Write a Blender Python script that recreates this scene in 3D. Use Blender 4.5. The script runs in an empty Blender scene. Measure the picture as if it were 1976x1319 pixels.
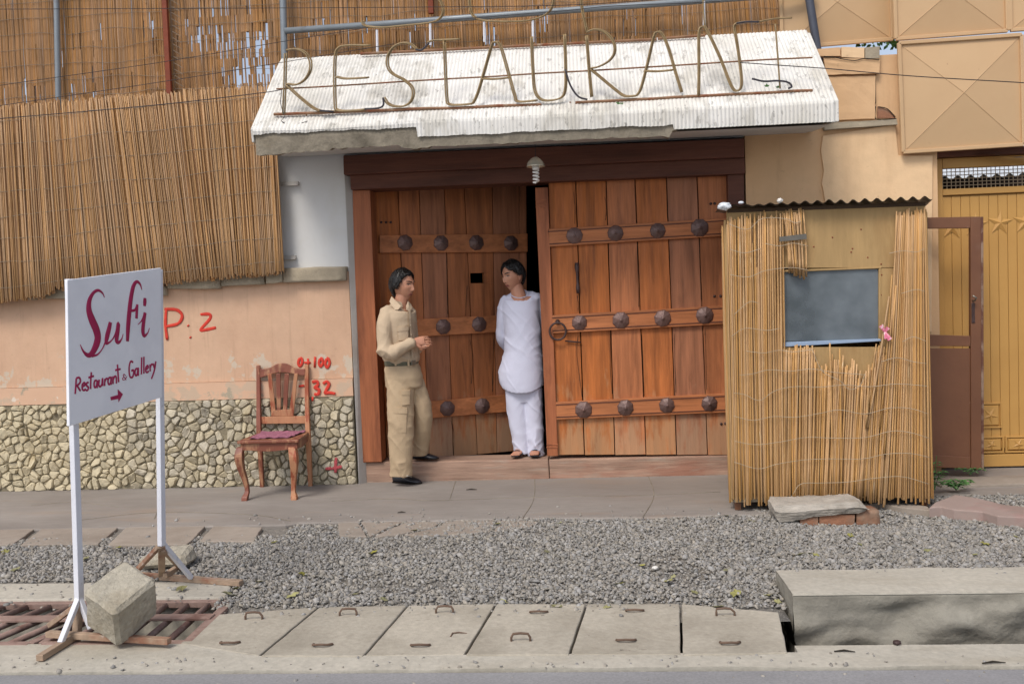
import bpy, math, random
import numpy as np
from mathutils import Vector, Matrix, noise as mnoise

SC = bpy.context.scene
COL = SC.collection
rad = math.radians
random.seed(7)
RNG = np.random.default_rng(11)

# ------------------------------------------------------------------ camera
CAM_LOC = Vector((0.0, -8.0, 1.55))
CAM_ROT = Matrix.Rotation(rad(4.2), 3, 'Z') @ Matrix.Rotation(rad(90 - 2.5), 3, 'X') @ Matrix.Rotation(rad(-2.0), 3, 'Z')
W0, H0, F0 = 1976.0, 1319.0, 1800.0
cam_data = bpy.data.cameras.new('camera')
cam_data.sensor_width = 36.0
cam_data.lens = 36.0 * F0 / W0
cam_data.clip_start = 0.05
cam_data.clip_end = 2000.0
cam = bpy.data.objects.new('camera', cam_data)
cam.matrix_world = Matrix.Translation(CAM_LOC) @ CAM_ROT.to_4x4()
COL.objects.link(cam)
SC.camera = cam

# ------------------------------------------------------------------ sky and sun
SUN_EL, SUN_AZ = rad(52), rad(-28)      # sun stands in front of the facade, a little to the left
world = bpy.data.worlds.new('World')
SC.world = world
world.use_nodes = True
wn = world.node_tree
wn.nodes.clear()
sky = wn.nodes.new('ShaderNodeTexSky')
sky.sky_type = 'NISHITA'
sky.sun_disc = False
sky.sun_elevation = SUN_EL
sky.sun_rotation = math.pi - SUN_AZ
sky.altitude = 1500
sky.air_density = 1.0
sky.dust_density = 8.0
sky.ozone_density = 1.0
bg = wn.nodes.new('ShaderNodeBackground')
bg.inputs['Strength'].default_value = 0.13
wo = wn.nodes.new('ShaderNodeOutputWorld')
hz = wn.nodes.new('ShaderNodeHueSaturation')      # thin overcast: paler than a clear sky, evenly
hz.inputs['Saturation'].default_value = 0.6
wn.links.new(sky.outputs[0], hz.inputs['Color'])
wn.links.new(hz.outputs[0], bg.inputs['Color'])
wn.links.new(bg.outputs[0], wo.inputs['Surface'])

sun_data = bpy.data.lights.new('sun', 'SUN')
sun_data.energy = 1.5
sun_data.angle = rad(20)
sun_data.color = (1.0, 0.93, 0.84)
sun = bpy.data.objects.new('sun', sun_data)
sdir = Vector((math.sin(SUN_AZ) * math.cos(SUN_EL), -math.cos(SUN_AZ) * math.cos(SUN_EL), math.sin(SUN_EL)))
sun.rotation_euler = sdir.to_track_quat('Z', 'Y').to_euler()
sun.location = (-3, -8, 12)
COL.objects.link(sun)

SC.view_settings.view_transform = 'Standard'
SC.view_settings.look = 'None'
SC.view_settings.exposure = 0.46
SC.view_settings.gamma = 1.0
SC.view_settings.use_curve_mapping = False

# ------------------------------------------------------------------ measuring helpers (photo point -> place on a real plane)
def ray(u, v):
    return CAM_ROT @ Vector((u - W0 / 2, H0 / 2 - v, -F0))

def PY(u, v, y=0.0):
    d = ray(u, v)
    return CAM_LOC + d * ((y - CAM_LOC.y) / d.y)

def PZ(u, v, z=0.0):
    d = ray(u, v)
    return CAM_LOC + d * ((z - CAM_LOC.z) / d.z)

def PP(u, v, o, n):
    d = ray(u, v)
    return CAM_LOC + d * ((o - CAM_LOC).dot(n) / d.dot(n))

def lerp(a, b, t):
    return a + (b - a) * t

def nz(x, y=0.0, z=0.0):
    return mnoise.noise(Vector((x, y, z)))

def sm(a, b, x):
    t = min(1.0, max(0.0, (x - a) / (b - a)))
    return t * t * (3 - 2 * t)

# ------------------------------------------------------------------ objects
def world_origin(o):
    p = Vector((0, 0, 0))
    while o is not None:
        p = p + o.location
        o = o.parent
    return p

def tag(o, label=None, cat=None, group=None, kind=None):
    if label: o['label'] = label
    if cat: o['category'] = cat
    if group: o['group'] = group
    if kind: o['kind'] = kind
    return o

def thing(name, loc, label, cat, group=None):
    o = bpy.data.objects.new(name, None)
    o.empty_display_size = 0.1
    COL.objects.link(o)
    o.location = loc
    return tag(o, label, cat, group)

class MB:
    """collects shapes in world coordinates and links them as one mesh object"""
    def __init__(s):
        s.v, s.f = [], []
    def add(s, vs, fs):
        n = len(s.v)
        s.v.extend([tuple(p) for p in vs])
        s.f.extend([tuple(i + n for i in f) for f in fs])
        return s
    def hexa(s, p):
        return s.add(p, [(3, 2, 1, 0), (4, 5, 6, 7), (0, 1, 5, 4), (1, 2, 6, 5), (2, 3, 7, 6), (3, 0, 4, 7)])
    def box(s, lo, hi):
        x0, y0, z0 = lo; x1, y1, z1 = hi
        return s.hexa([(x0, y0, z0), (x1, y0, z0), (x1, y1, z0), (x0, y1, z0), (x0, y0, z1), (x1, y0, z1), (x1, y1, z1), (x0, y1, z1)])
    def obox(s, c, ax, ay, az):
        c, ax, ay, az = map(Vector, (c, ax, ay, az))
        return s.hexa([c - ax - ay - az, c + ax - ay - az, c + ax + ay - az, c - ax + ay - az, c - ax - ay + az, c + ax - ay + az, c + ax + ay + az, c - ax + ay + az])
    def bar(s, a, b, w, h, up=(0, 0, 1)):
        a, b, up = Vector(a), Vector(b), Vector(up)
        d = (b - a).normalized()
        side = d.cross(up)
        if side.length < 1e-4: side = d.cross(Vector((1, 0, 0)))
        side.normalize(); upv = side.cross(d).normalized()
        return s.obox((a + b) / 2, (b - a) / 2, side * w / 2, upv * h / 2)
    def prism(s, poly, vec):
        poly = [Vector(p) for p in poly]; vec = Vector(vec); n = len(poly)
        vs = poly + [p + vec for p in poly]
        fs = [tuple(range(n - 1, -1, -1)), tuple(range(n, 2 * n))]
        fs += [(i, (i + 1) % n, n + (i + 1) % n, n + i) for i in range(n)]
        return s.add(vs, fs)
    def tube(s, pts, r, n=6, flat=None, caps=True):
        pts = [Vector(p) for p in pts]; m = len(pts)
        rr = r if isinstance(r, (list, tuple)) else [r] * m
        vs, fs = [], []
        prev = None
        for i, p in enumerate(pts):
            t = (pts[min(i + 1, m - 1)] - pts[max(i - 1, 0)])
            if t.length < 1e-9: t = Vector((0, 0, 1))
            t.normalize()
            if flat is not None:
                nrm = Vector(flat[0]); side = t.cross(nrm)
                if side.length < 1e-6: side = Vector((1, 0, 0))
                side.normalize(); up = side.cross(t).normalized()
                a, b = rr[i], flat[1]
            else:
                if prev is None:
                    h = Vector((0, 0, 1)) if abs(t.z) < 0.9 else Vector((1, 0, 0))
                    side = t.cross(h).normalized()
                else:
                    side = (prev - t * prev.dot(t))
                    if side.length < 1e-6: side = t.orthogonal()
                    side.normalize()
                prev = side; up = side.cross(t).normalized(); a = b = rr[i]
            for k in range(n):
                ang = 2 * math.pi * k / n
                vs.append(p + side * (a * math.cos(ang)) + up * (b * math.sin(ang)))
        for i in range(m - 1):
            for k in range(n):
                k2 = (k + 1) % n
                fs.append((i * n + k, i * n + k2, (i + 1) * n + k2, (i + 1) * n + k))
        if caps:
            fs.append(tuple(range(n - 1, -1, -1)))
            fs.append(tuple((m - 1) * n + k for k in range(n)))
        return s.add(vs, fs)
    def loft(s, rings, caps=True, closed=True):
        n = len(rings[0]); vs = [p for r in rings for p in r]; fs = []
        for i in range(len(rings) - 1):
            for k in range(n if closed else n - 1):
                k2 = (k + 1) % n
                fs.append((i * n + k, i * n + k2, (i + 1) * n + k2, (i + 1) * n + k))
        if caps:
            fs.append(tuple(range(n - 1, -1, -1)))
            fs.append(tuple((len(rings) - 1) * n + k for k in range(n)))
        return s.add(vs, fs)
    def lathe(s, o, axis, prof, n=12, start=0.0):
        o, axis = Vector(o), Vector(axis).normalized()
        a = axis.orthogonal().normalized(); b = axis.cross(a)
        rings = []
        for r, h in prof:
            rings.append([o + axis * h + a * (r * math.cos(start + 2 * math.pi * k / n)) + b * (r * math.sin(start + 2 * math.pi * k / n)) for k in range(n)])
        return s.loft(rings)
    def grid(s, rows):
        n = len(rows[0]); vs = [p for r in rows for p in r]
        fs = [(i * n + k, i * n + k + 1, (i + 1) * n + k + 1, (i + 1) * n + k) for i in range(len(rows) - 1) for k in range(n - 1)]
        return s.add(vs, fs)
    def mesh(s, name, off=Vector((0, 0, 0))):
        me = bpy.data.meshes.new(name)
        off = Vector(off)
        me.from_pydata([(x - off.x, y - off.y, z - off.z) for x, y, z in s.v], [], s.f)
        me.validate(); me.update()
        return me
    def build(s, name, mat, parent=None, smooth=False, bevel=0.0, origin=None, fix=True):
        base = world_origin(parent) if parent is not None else Vector((0, 0, 0))
        org = Vector(origin) if origin is not None else base
        me = s.mesh(name, org)
        if fix: recalc(me)
        o = bpy.data.objects.new(name, me)
        COL.objects.link(o)
        if parent is not None:
            o.parent = parent
        o.location = org - base
        if mat is not None: me.materials.append(mat)
        if smooth: me.shade_smooth()
        if bevel:
            b = o.modifiers.new('bevel', 'BEVEL'); b.width = bevel; b.segments = 2; b.limit_method = 'ANGLE'; b.angle_limit = rad(40)
        return o

import bmesh
def recalc(me):
    bm = bmesh.new(); bm.from_mesh(me)
    bmesh.ops.recalc_face_normals(bm, faces=bm.faces)
    bm.to_mesh(me); bm.free()

def inst(name, me, parent, loc, rot=(0, 0, 0), scale=(1, 1, 1)):
    """object sharing mesh data; loc in world coordinates"""
    o = bpy.data.objects.new(name, me)
    COL.objects.link(o)
    o.parent = parent
    o.location = Vector(loc) - (world_origin(parent) if parent is not None else Vector((0, 0, 0)))
    o.rotation_euler = rot
    o.scale = scale
    return o

def roughen(o, cuts, amp, scale, seed=0.0, smooth=True):
    """subdivide a mesh and break its surface up with noise"""
    me = o.data
    bm = bmesh.new(); bm.from_mesh(me)
    if cuts:
        bmesh.ops.subdivide_edges(bm, edges=bm.edges[:], cuts=cuts, use_grid_fill=True)
    bm.normal_update()
    org = world_origin(o)
    for v in bm.verts:
        p = (v.co + org) * scale
        d = nz(p.x + seed, p.y, p.z) + 0.5 * nz(p.x * 2.3 + seed, p.y * 2.3, p.z * 2.3 + 5) + 0.3 * nz(p.x * 5.1, p.y * 5.1 + seed, p.z * 5.1)
        v.co += v.normal * (amp * d)
    bm.to_mesh(me); bm.free()
    if smooth: me.shade_smooth()

def spline(pts, sub=6):
    """Catmull-Rom through 2-D or 3-D points"""
    P = [Vector(p) for p in pts]
    if len(P) < 3: return P
    P = [P[0] * 2 - P[1]] + P + [P[-1] * 2 - P[-2]]
    out = []
    for i in range(1, len(P) - 2):
        for k in range(sub):
            t = k / sub
            a, b, c, d = P[i - 1], P[i], P[i + 1], P[i + 2]
            out.append(0.5 * ((2 * b) + (c - a) * t + (2 * a - 5 * b + 4 * c - d) * t * t + (3 * b - a - 3 * c + d) * t ** 3))
    out.append(P[-2])
    return out

# ------------------------------------------------------------------ materials
def lin(c, mute=0.10):
    g = 0.35 * c[0] + 0.5 * c[1] + 0.15 * c[2]      # haze put into the colours: each pulled towards grey
    c = [x + (g - x) * mute for x in c]
    return tuple((x / 12.92 if x <= 0.04045 else ((x + 0.055) / 1.055) ** 2.4) for x in (c[0] / 255, c[1] / 255, c[2] / 255))

MATS = {}
def mk(name, rgb, k=1.0, var=0.18, scale=5.0, stretch=(1, 1, 1), detail=5.0, rough=0.8, spec=0.3, metal=0.0, bump=0.25, bscale=45.0,
       bstretch=None, bdist=0.01, stains=(), objrand=0.0, island=0.0, hue=0.0, obj_offset=False, rough2=None, fine=None, coat=0.0, trans=0.0):
    """procedural material: base colour with noise, any number of noise-shaped stains, bump"""
    m = bpy.data.materials.new(name); m.use_nodes = True
    t = m.node_tree; N, Lk = t.nodes, t.links
    b = N['Principled BSDF']
    base = [x * k for x in lin(rgb)]
    tc = N.new('ShaderNodeTexCoord'); co = tc.outputs['Object']
    oi = N.new('ShaderNodeObjectInfo')
    if obj_offset or objrand:
        sc = N.new('ShaderNodeVectorMath'); sc.operation = 'SCALE'; sc.inputs[0].default_value = (37.0, 19.0, 53.0)
        Lk.new(oi.outputs['Random'], sc.inputs['Scale'])
        ad = N.new('ShaderNodeVectorMath'); ad.operation = 'ADD'
        Lk.new(co, ad.inputs[0]); Lk.new(sc.outputs[0], ad.inputs[1]); co = ad.outputs[0]
    def noise(scale, stretch, detail=5.0, rough=0.55, dist=0.0):
        mp = N.new('ShaderNodeMapping'); mp.inputs['Scale'].default_value = stretch
        Lk.new(co, mp.inputs['Vector'])
        n = N.new('ShaderNodeTexNoise'); n.inputs['Scale'].default_value = scale; n.inputs['Detail'].default_value = detail
        n.inputs['Roughness'].default_value = rough; n.inputs['Distortion'].default_value = dist
        Lk.new(mp.outputs[0], n.inputs['Vector']); return n.outputs['Fac']
    def ramp(f, lo, hi, c0=(0, 0, 0, 1), c1=(1, 1, 1, 1)):
        r = N.new('ShaderNodeValToRGB'); r.color_ramp.elements[0].position = lo; r.color_ramp.elements[1].position = hi
        r.color_ramp.elements[0].color = c0; r.color_ramp.elements[1].color = c1
        Lk.new(f, r.inputs[0]); return r.outputs[0]
    def mix(f, a, bb, mode='MIX'):
        x = N.new('ShaderNodeMix'); x.data_type = 'RGBA'; x.blend_type = mode
        if isinstance(f, float): x.inputs[0].default_value = f
        else: Lk.new(f, x.inputs[0])
        for inp, val in ((x.inputs[6], a), (x.inputs[7], bb)):
            if isinstance(val, tuple): inp.default_value = val
            else: Lk.new(val, inp)
        return x.outputs[2]
    lo = tuple(max(0, c * (1 - var)) for c in base) + (1,)
    hi = tuple(min(1, c * (1 + var)) for c in base) + (1,)
    c = ramp(noise(scale, stretch, detail), 0.3, 0.7, lo, hi)
    if fine:
        f2 = ramp(noise(fine[0], fine[2] if len(fine) > 2 else stretch, 4.0), 0.25, 0.75, (1 - fine[1],) * 3 + (1,), (1 + fine[1],) * 3 + (1,))
        c = mix(1.0, c, f2, 'MULTIPLY')
    for st in stains:      # (rgb, scale, lo, hi, opacity[, stretch[, z0, z1]])
        srgb, ssc, slo, shi, op = st[:5]
        ss = st[5] if len(st) > 5 else (1, 1, 1)
        f = noise(ssc, ss, 8.0, 0.62)
        if len(st) > 6:
            sx = N.new('ShaderNodeSeparateXYZ'); Lk.new(tc.outputs['Object'], sx.inputs[0])
            mr = N.new('ShaderNodeMapRange'); mr.inputs['From Min'].default_value = st[6]; mr.inputs['From Max'].default_value = st[7]
            mr.inputs['To Min'].default_value = -0.25; mr.inputs['To Max'].default_value = 0.25
            Lk.new(sx.outputs['Z'], mr.inputs['Value'])
            am = N.new('ShaderNodeMath'); am.operation = 'ADD'; Lk.new(f, am.inputs[0]); Lk.new(mr.outputs[0], am.inputs[1]); f = am.outputs[0]
        f = ramp(f, slo, shi, (0, 0, 0, 1), (op, op, op, 1))
        c = mix(f, c, tuple(x * k for x in lin(srgb)) + (1,))
    for src, amt in ((oi.outputs['Random'], objrand), (None, island)):
        if amt:
            if src is None:
                g = N.new('ShaderNodeNewGeometry'); src = g.outputs['Random Per Island']
            mr = N.new('ShaderNodeMapRange'); mr.inputs['To Min'].default_value = 1 - amt; mr.inputs['To Max'].default_value = 1 + amt
            Lk.new(src, mr.inputs['Value'])
            hs = N.new('ShaderNodeHueSaturation'); Lk.new(c, hs.inputs['Color']); Lk.new(mr.outputs[0], hs.inputs['Value'])
            if hue:
                m2 = N.new('ShaderNodeMath'); m2.operation = 'MULTIPLY'; m2.inputs[1].default_value = 7.31; Lk.new(src, m2.inputs[0])
                m3 = N.new('ShaderNodeMath'); m3.operation = 'FRACT'; Lk.new(m2.outputs[0], m3.inputs[0])
                m4 = N.new('ShaderNodeMapRange'); m4.inputs['To Min'].default_value = 1 - hue; m4.inputs['To Max'].default_value = 1 + hue
                Lk.new(m3.outputs[0], m4.inputs['Value']); Lk.new(m4.outputs[0], hs.inputs['Saturation'])
            c = hs.outputs[0]
    Lk.new(c, b.inputs['Base Color'])
    b.inputs['Roughness'].default_value = rough
    if rough2 is not None:
        rr = ramp(noise(scale * 2.2, stretch, 4.0), 0.3, 0.7, (rough,) * 3 + (1,), (rough2,) * 3 + (1,)); Lk.new(rr, b.inputs['Roughness'])
    b.inputs['Metallic'].default_value = metal
    b.inputs['Specular IOR Level'].default_value = spec
    if coat: b.inputs['Coat Weight'].default_value = coat
    if bump:
        bn = N.new('ShaderNodeBump'); bn.inputs['Strength'].default_value = bump; bn.inputs['Distance'].default_value = bdist
        Lk.new(noise(bscale, bstretch or stretch, 6.0, 0.6), bn.inputs['Height']); Lk.new(bn.outputs[0], b.inputs['Normal'])
    MATS[name] = m
    return m

WOOD_UP = (9, 9, 0.7)
mk('door_wood', (168, 98, 54), 1.06, 0.3, 2.2, (7, 7, 0.55), rough=0.5, rough2=0.7, spec=0.35, bump=0.3, bscale=9, bstretch=WOOD_UP, objrand=0.14, hue=0.1,
   fine=(9, 0.16, (6, 6, 0.35)), stains=[((88, 46, 26), 3.0, 0.54, 0.76, 0.75, (5, 5, 0.5)), ((176, 140, 104), 5.0, 0.52, 0.72, 0.6, (3, 3, 0.8), 0.95, 0.1)])
mk('band_wood', (176, 106, 62), 1.04, 0.25, 2.0, (0.6, 7, 7), rough=0.5, rough2=0.7, bump=0.3, bscale=9, bstretch=(0.7, 9, 9), objrand=0.12,
   fine=(9, 0.15, (0.4, 6, 6)), stains=[((78, 40, 22), 3.5, 0.55, 0.8, 0.7, (0.7, 4, 4))])
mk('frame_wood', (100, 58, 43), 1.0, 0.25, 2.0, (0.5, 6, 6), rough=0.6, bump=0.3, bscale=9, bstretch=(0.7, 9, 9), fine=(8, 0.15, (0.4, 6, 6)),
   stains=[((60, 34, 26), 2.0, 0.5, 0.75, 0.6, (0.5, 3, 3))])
mk('post_wood', (160, 92, 56), 1.02, 0.28, 2.0, (7, 7, 0.5), rough=0.55, bump=0.3, bscale=9, bstretch=WOOD_UP, objrand=0.1, fine=(9, 0.15, (6, 6, 0.35)),
   stains=[((84, 40, 26), 2.4, 0.5, 0.75, 0.7, (3, 3, 0.6))])
mk('sill_wood', (166, 134, 114), 0.95, 0.25, 2.5, (0.7, 6, 6), rough=0.8, bump=0.4, bscale=8, bstretch=(0.6, 8, 8), fine=(9, 0.2, (0.5, 6, 6)),
   stains=[((156, 88, 66), 2.2, 0.5, 0.66, 0.5, (0.6, 2, 2)), ((170, 155, 140), 6, 0.55, 0.7, 0.6, (0.6, 4, 4))])
mk('iron', (84, 66, 64), 0.9, 0.3, 18, rough=0.5, metal=0.35, bump=0.4, bscale=70, objrand=0.12, stains=[((104, 70, 56), 14, 0.5, 0.7, 0.5)])
mk('stud_iron', (112, 86, 80), 0.95, 0.2, 18, rough=0.42, metal=0.25, spec=0.5, bump=0.3, bscale=60, objrand=0.18, stains=[((112, 72, 56), 14, 0.5, 0.7, 0.5)])
mk('peach', (216, 176, 144), 0.92, 0.06, 1.2, rough=0.9, bump=0.35, bscale=22, bdist=0.006, fine=(9, 0.05),
   stains=[((198, 150, 118), 1.3, 0.45, 0.8, 0.55, (1.5, 1.5, 0.5)), ((168, 132, 106), 3.4, 0.56, 0.74, 0.5, (4, 4, 0.22)), ((150, 122, 98), 7.0, 0.6, 0.8, 0.4, (5, 5, 0.2)), ((206, 196, 176), 5.0, 0.73, 0.76, 0.7, (1, 1, 1), 2.0, 0.9), ((188, 150, 122), 14, 0.6, 0.7, 0.4)])
mk('peach_band', (220, 178, 146), 0.92, 0.06, 1.5, rough=0.9, bump=0.4, bscale=25, bdist=0.006,
   stains=[((200, 176, 150), 2.6, 0.57, 0.6, 0.8, (1, 1, 1.2)), ((168, 158, 136), 3.4, 0.61, 0.64, 0.85), ((226, 214, 196), 9, 0.66, 0.69, 0.9)])
mk('peach_right', (224, 182, 136), 0.9, 0.05, 1.1, rough=0.9, bump=0.45, bscale=16, bdist=0.008, fine=(8, 0.05),
   stains=[((214, 164, 112), 1.0, 0.42, 0.7, 0.5, (1, 1, 0.7)), ((190, 150, 110), 3.0, 0.56, 0.74, 0.55, (3, 3, 0.4)), ((160, 128, 96), 12, 0.64, 0.72, 0.4)])
mk('plaster_patch', (236, 198, 152), 0.92, 0.06, 1.1, rough=0.9, bump=0.5, bscale=14, bdist=0.008, fine=(10, 0.05), stains=[((206, 164, 120), 2.2, 0.5, 0.75, 0.5, (2, 2, 0.4)), ((180, 146, 110), 11, 0.64, 0.74, 0.4)])
mk('white_paint', (214, 214, 212), 0.95, 0.05, 1.2, rough=0.75, bump=0.25, bscale=12, bdist=0.006, stains=[((196, 188, 168), 1.6, 0.5, 0.75, 0.5), ((170, 166, 158), 6, 0.68, 0.75, 0.4)])
mk('reveal_paint', (186, 182, 176), 0.95, 0.08, 2, rough=0.8, bump=0.3, bscale=20, stains=[((160, 150, 138), 3, 0.5, 0.7, 0.5)])
mk('mortar', (156, 144, 118), 0.78, 0.2, 12, rough=0.95, bump=0.6, bscale=60)
mk('stone', (186, 175, 150), 0.92, 0.16, 9, rough=0.85, bump=0.4, bscale=40, objrand=0.2, hue=0.2, stains=[((170, 152, 116), 5, 0.5, 0.7, 0.5), ((120, 112, 90), 9, 0.62, 0.75, 0.5)])
mk('cap_stone', (178, 164, 140), 0.85, 0.16, 5, rough=0.95, bump=0.7, bscale=30, objrand=0.1, stains=[((146, 136, 116), 6, 0.5, 0.7, 0.6)])
mk('concrete', (198, 189, 171), 0.74, 0.08, 2.5, rough=0.9, bump=0.6, bscale=44, bdist=0.006, fine=(36, 0.13), objrand=0.07,
   stains=[((156, 146, 128), 1.6, 0.45, 0.68, 0.65), ((138, 128, 112), 5, 0.56, 0.7, 0.4), ((112, 102, 90), 13, 0.66, 0.72, 0.6)])
mk('kerb_concrete', (204, 197, 181), 0.74, 0.09, 2.5, rough=0.9, bump=0.6, bscale=40, bdist=0.006, fine=(34, 0.13),
   stains=[((176, 164, 142), 2.0, 0.5, 0.7, 0.5, (0.5, 2, 1)), ((130, 122, 110), 9, 0.68, 0.74, 0.5)])
mk('rough_concrete', (150, 140, 122), 0.8, 0.2, 4, rough=0.95, bump=0.9, bscale=26, bdist=0.012, fine=(18, 0.15), stains=[((100, 92, 78), 3.5, 0.5, 0.66, 0.7), ((120, 104, 76), 2.2, 0.58, 0.7, 0.5)])
mk('ditch_concrete', (160, 155, 142), 0.85, 0.14, 3, rough=0.95, bump=0.8, bscale=14, bdist=0.015, fine=(16, 0.1), stains=[((134, 129, 116), 7, 0.5, 0.62, 0.45, (0.6, 1, 2.2)), ((128, 116, 90), 3.0, 0.6, 0.68, 0.5)])
mk('block_concrete', (184, 176, 158), 0.82, 0.14, 6, rough=0.95, bump=1.0, bscale=32, bdist=0.014, fine=(40, 0.2), stains=[((146, 132, 106), 3, 0.5, 0.66, 0.6), ((120, 112, 100), 9, 0.62, 0.72, 0.5)])
mk('pavement', (164, 156, 148), 0.76, 0.12, 1.5, (0.6, 1.6, 1), rough=0.85, bump=0.35, bscale=50, bdist=0.004, fine=(14, 0.07, (0.6, 1.6, 1)),
   stains=[((140, 130, 122), 0.9, 0.42, 0.66, 0.8, (0.6, 1.4, 1)), ((176, 150, 126), 1.3, 0.55, 0.7, 0.5, (0.6, 2, 1)), ((196, 188, 176), 5, 0.66, 0.72, 0.5, (0.5, 2.4, 1))])
mk('flagstone', (176, 163, 149), 0.74, 0.1, 2.5, rough=0.9, bump=0.5, bscale=30, bdist=0.006, objrand=0.08, fine=(14, 0.08), stains=[((150, 134, 118), 2, 0.45, 0.68, 0.6)])
mk('pink_stone', (188, 164, 154), 0.68, 0.1, 2.5, rough=0.9, bump=0.5, bscale=30, bdist=0.006, stains=[((190, 136, 130), 1.7, 0.5, 0.64, 0.6), ((150, 144, 130), 2.2, 0.5, 0.66, 0.6)])
mk('road', (154, 153, 154), 0.8, 0.12, 2.0, (0.5, 1.5, 1), rough=0.85, bump=0.5, bscale=160, bdist=0.003, fine=(90, 0.16, (1, 1, 1)), stains=[((128, 126, 130), 1.2, 0.5, 0.7, 0.5, (0.4, 1.6, 1))])
mk('soil', (140, 128, 112), 0.6, 0.2, 6, rough=0.95, bump=0.7, bscale=50, fine=(40, 0.2))
mk('gravel_bed', (154, 148, 139), 0.68, 0.3, 60, rough=0.95, bump=1.0, bscale=90, fine=(140, 0.35, (1, 1, 1)), stains=[((150, 134, 110), 2.0, 0.52, 0.7, 0.5)])
mk('gravel', (165, 160, 152), 0.77, 0.12, 60, rough=0.85, bump=0.2, bscale=120, island=0.28, hue=0.6)
mk('dark_dirt', (70, 62, 52), 0.5, 0.3, 5, rough=1.0)
mk('canopy_white', (232, 230, 224), 0.92, 0.05, 2.2, rough=0.8, bump=0.25, bscale=40, bdist=0.004,
   stains=[((186, 181, 168), 5.5, 0.53, 0.62, 0.6, (1.0, 0.45, 0.45)), ((204, 198, 184), 1.4, 0.42, 0.66, 0.5), ((158, 155, 147), 16, 0.585, 0.63, 0.6, (1.4, 0.6, 0.6)), ((128, 125, 117), 34, 0.63, 0.67, 0.6, (1.3, 0.6, 0.6)), ((150, 144, 132), 2.3, 0.60, 0.70, 0.5, (1, 0.5, 0.5))])
mk('soffit_white', (206, 204, 200), 0.9, 0.05, 2, rough=0.85, bump=0.3, bscale=20)
mk('reed', (188, 146, 100), 0.95, 0.2, 3, (3, 3, 0.8), rough=0.6, spec=0.3, bump=0.15, bscale=20, bstretch=(5, 5, 0.6), objrand=0.12, hue=0.1, stains=[((150, 112, 74), 2.0, 0.55, 0.75, 0.4, (3, 3, 0.8)), ((186, 160, 126), 1.6, 0.5, 0.72, 0.4, (3, 3, 0.6))])
mk('reed_mass', (184, 140, 94), 0.95, 0.2, 3, (3, 3, 0.6), rough=0.65, bump=0.15, bscale=20, bstretch=(5, 5, 0.6), island=0.16, hue=0.12, stains=[((124, 84, 48), 1.4, 0.5, 0.7, 0.5, (1, 1, 0.6))])
mk('cane', (202, 156, 100), 0.9, 0.16, 3, (3, 3, 1.5), rough=0.5, spec=0.35, bump=0.15, bscale=20, bstretch=(5, 5, 0.6), objrand=0.12, hue=0.1, stains=[((156, 110, 68), 2.2, 0.55, 0.72, 0.45, (3, 3, 1.2)), ((232, 206, 160), 5, 0.64, 0.72, 0.6, (3, 3, 1.2))])
mk('tie', (194, 174, 146), 0.85, 0.1, 20, rough=0.7, bump=0)
mk('mat_wire', (150, 134, 116), 0.85, 0.1, 20, rough=0.6, bump=0)
mk('pole_grey', (138, 146, 152), 0.9, 0.08, 6, rough=0.45, metal=0.3, bump=0.1, bscale=60, stains=[((120, 110, 100), 9, 0.62, 0.72, 0.5)])
mk('dark_pole', (84, 88, 100), 0.9, 0.1, 6, rough=0.5, metal=0.2, bump=0.1)
mk('rust_red', (138, 62, 36), 0.9, 0.15, 8, rough=0.6, bump=0.2, bscale=40, stains=[((96, 50, 32), 6, 0.5, 0.7, 0.5)])
mk('letter_tube', (160, 134, 92), 0.8, 0.18, 14, rough=0.45, bump=0.15, bscale=60, stains=[((120, 92, 54), 10, 0.52, 0.7, 0.6)])
mk('letter_dark', (66, 62, 70), 0.8, 0.15, 14, rough=0.4, bump=0.1)
mk('rusty_bar', (156, 116, 86), 0.8, 0.2, 12, rough=0.8, bump=0.3, bscale=60, stains=[((146, 76, 44), 7, 0.5, 0.62, 0.8), ((196, 184, 160), 8, 0.6, 0.7, 0.6)])
mk('wire_black', (66, 60, 62), 0.7, 0.1, 10, rough=0.6, bump=0)
mk('lamp_chrome', (216, 208, 184), 0.95, 0.05, 10, rough=0.22, metal=0.55, spec=0.6, bump=0)
mk('lamp_white', (228, 226, 220), 0.95, 0.03, 10, rough=0.3, bump=0)
mk('plywood', (190, 154, 100), 0.82, 0.12, 2.0, (2, 2, 0.6), rough=0.7, bump=0.2, bscale=30, fine=(9, 0.08, (5, 5, 0.5)), stains=[((150, 108, 60), 2.0, 0.5, 0.72, 0.6, (2, 2, 0.7)), ((150, 84, 40), 26, 0.7, 0.74, 0.8)])
mk('corrugated', (150, 146, 140), 0.85, 0.15, 5, rough=0.5, metal=0.4, bump=0.2, bscale=30, stains=[((120, 92, 70), 5, 0.5, 0.66, 0.6)])
mk('blue_trim', (150, 172, 200), 0.9, 0.06, 5, rough=0.6, bump=0.1)
mk('tape', (112, 108, 100), 0.8, 0.1, 20, rough=0.7, bump=0.2)
mk('plastic_bag', (220, 226, 232), 0.9, 0.06, 10, rough=0.35, spec=0.5, bump=0.5, bscale=30)
mk('pink_cloth', (236, 120, 150), 0.9, 0.25, 30, rough=0.7, bump=0.2, stains=[((250, 220, 224), 40, 0.5, 0.6, 0.9)])
mk('brown_metal', (124, 80, 54), 0.95, 0.1, 3, rough=0.45, spec=0.4, bump=0.15, bscale=30, stains=[((96, 54, 42), 2, 0.5, 0.7, 0.5), ((170, 140, 120), 12, 0.69, 0.73, 0.8), ((130, 106, 92), 2.4, 0.6, 0.75, 0.4)])
mk('brown_edge', (150, 124, 106), 0.9, 0.2, 12, rough=0.6, bump=0.2, stains=[((104, 60, 46), 7, 0.45, 0.55, 0.9)])
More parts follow.
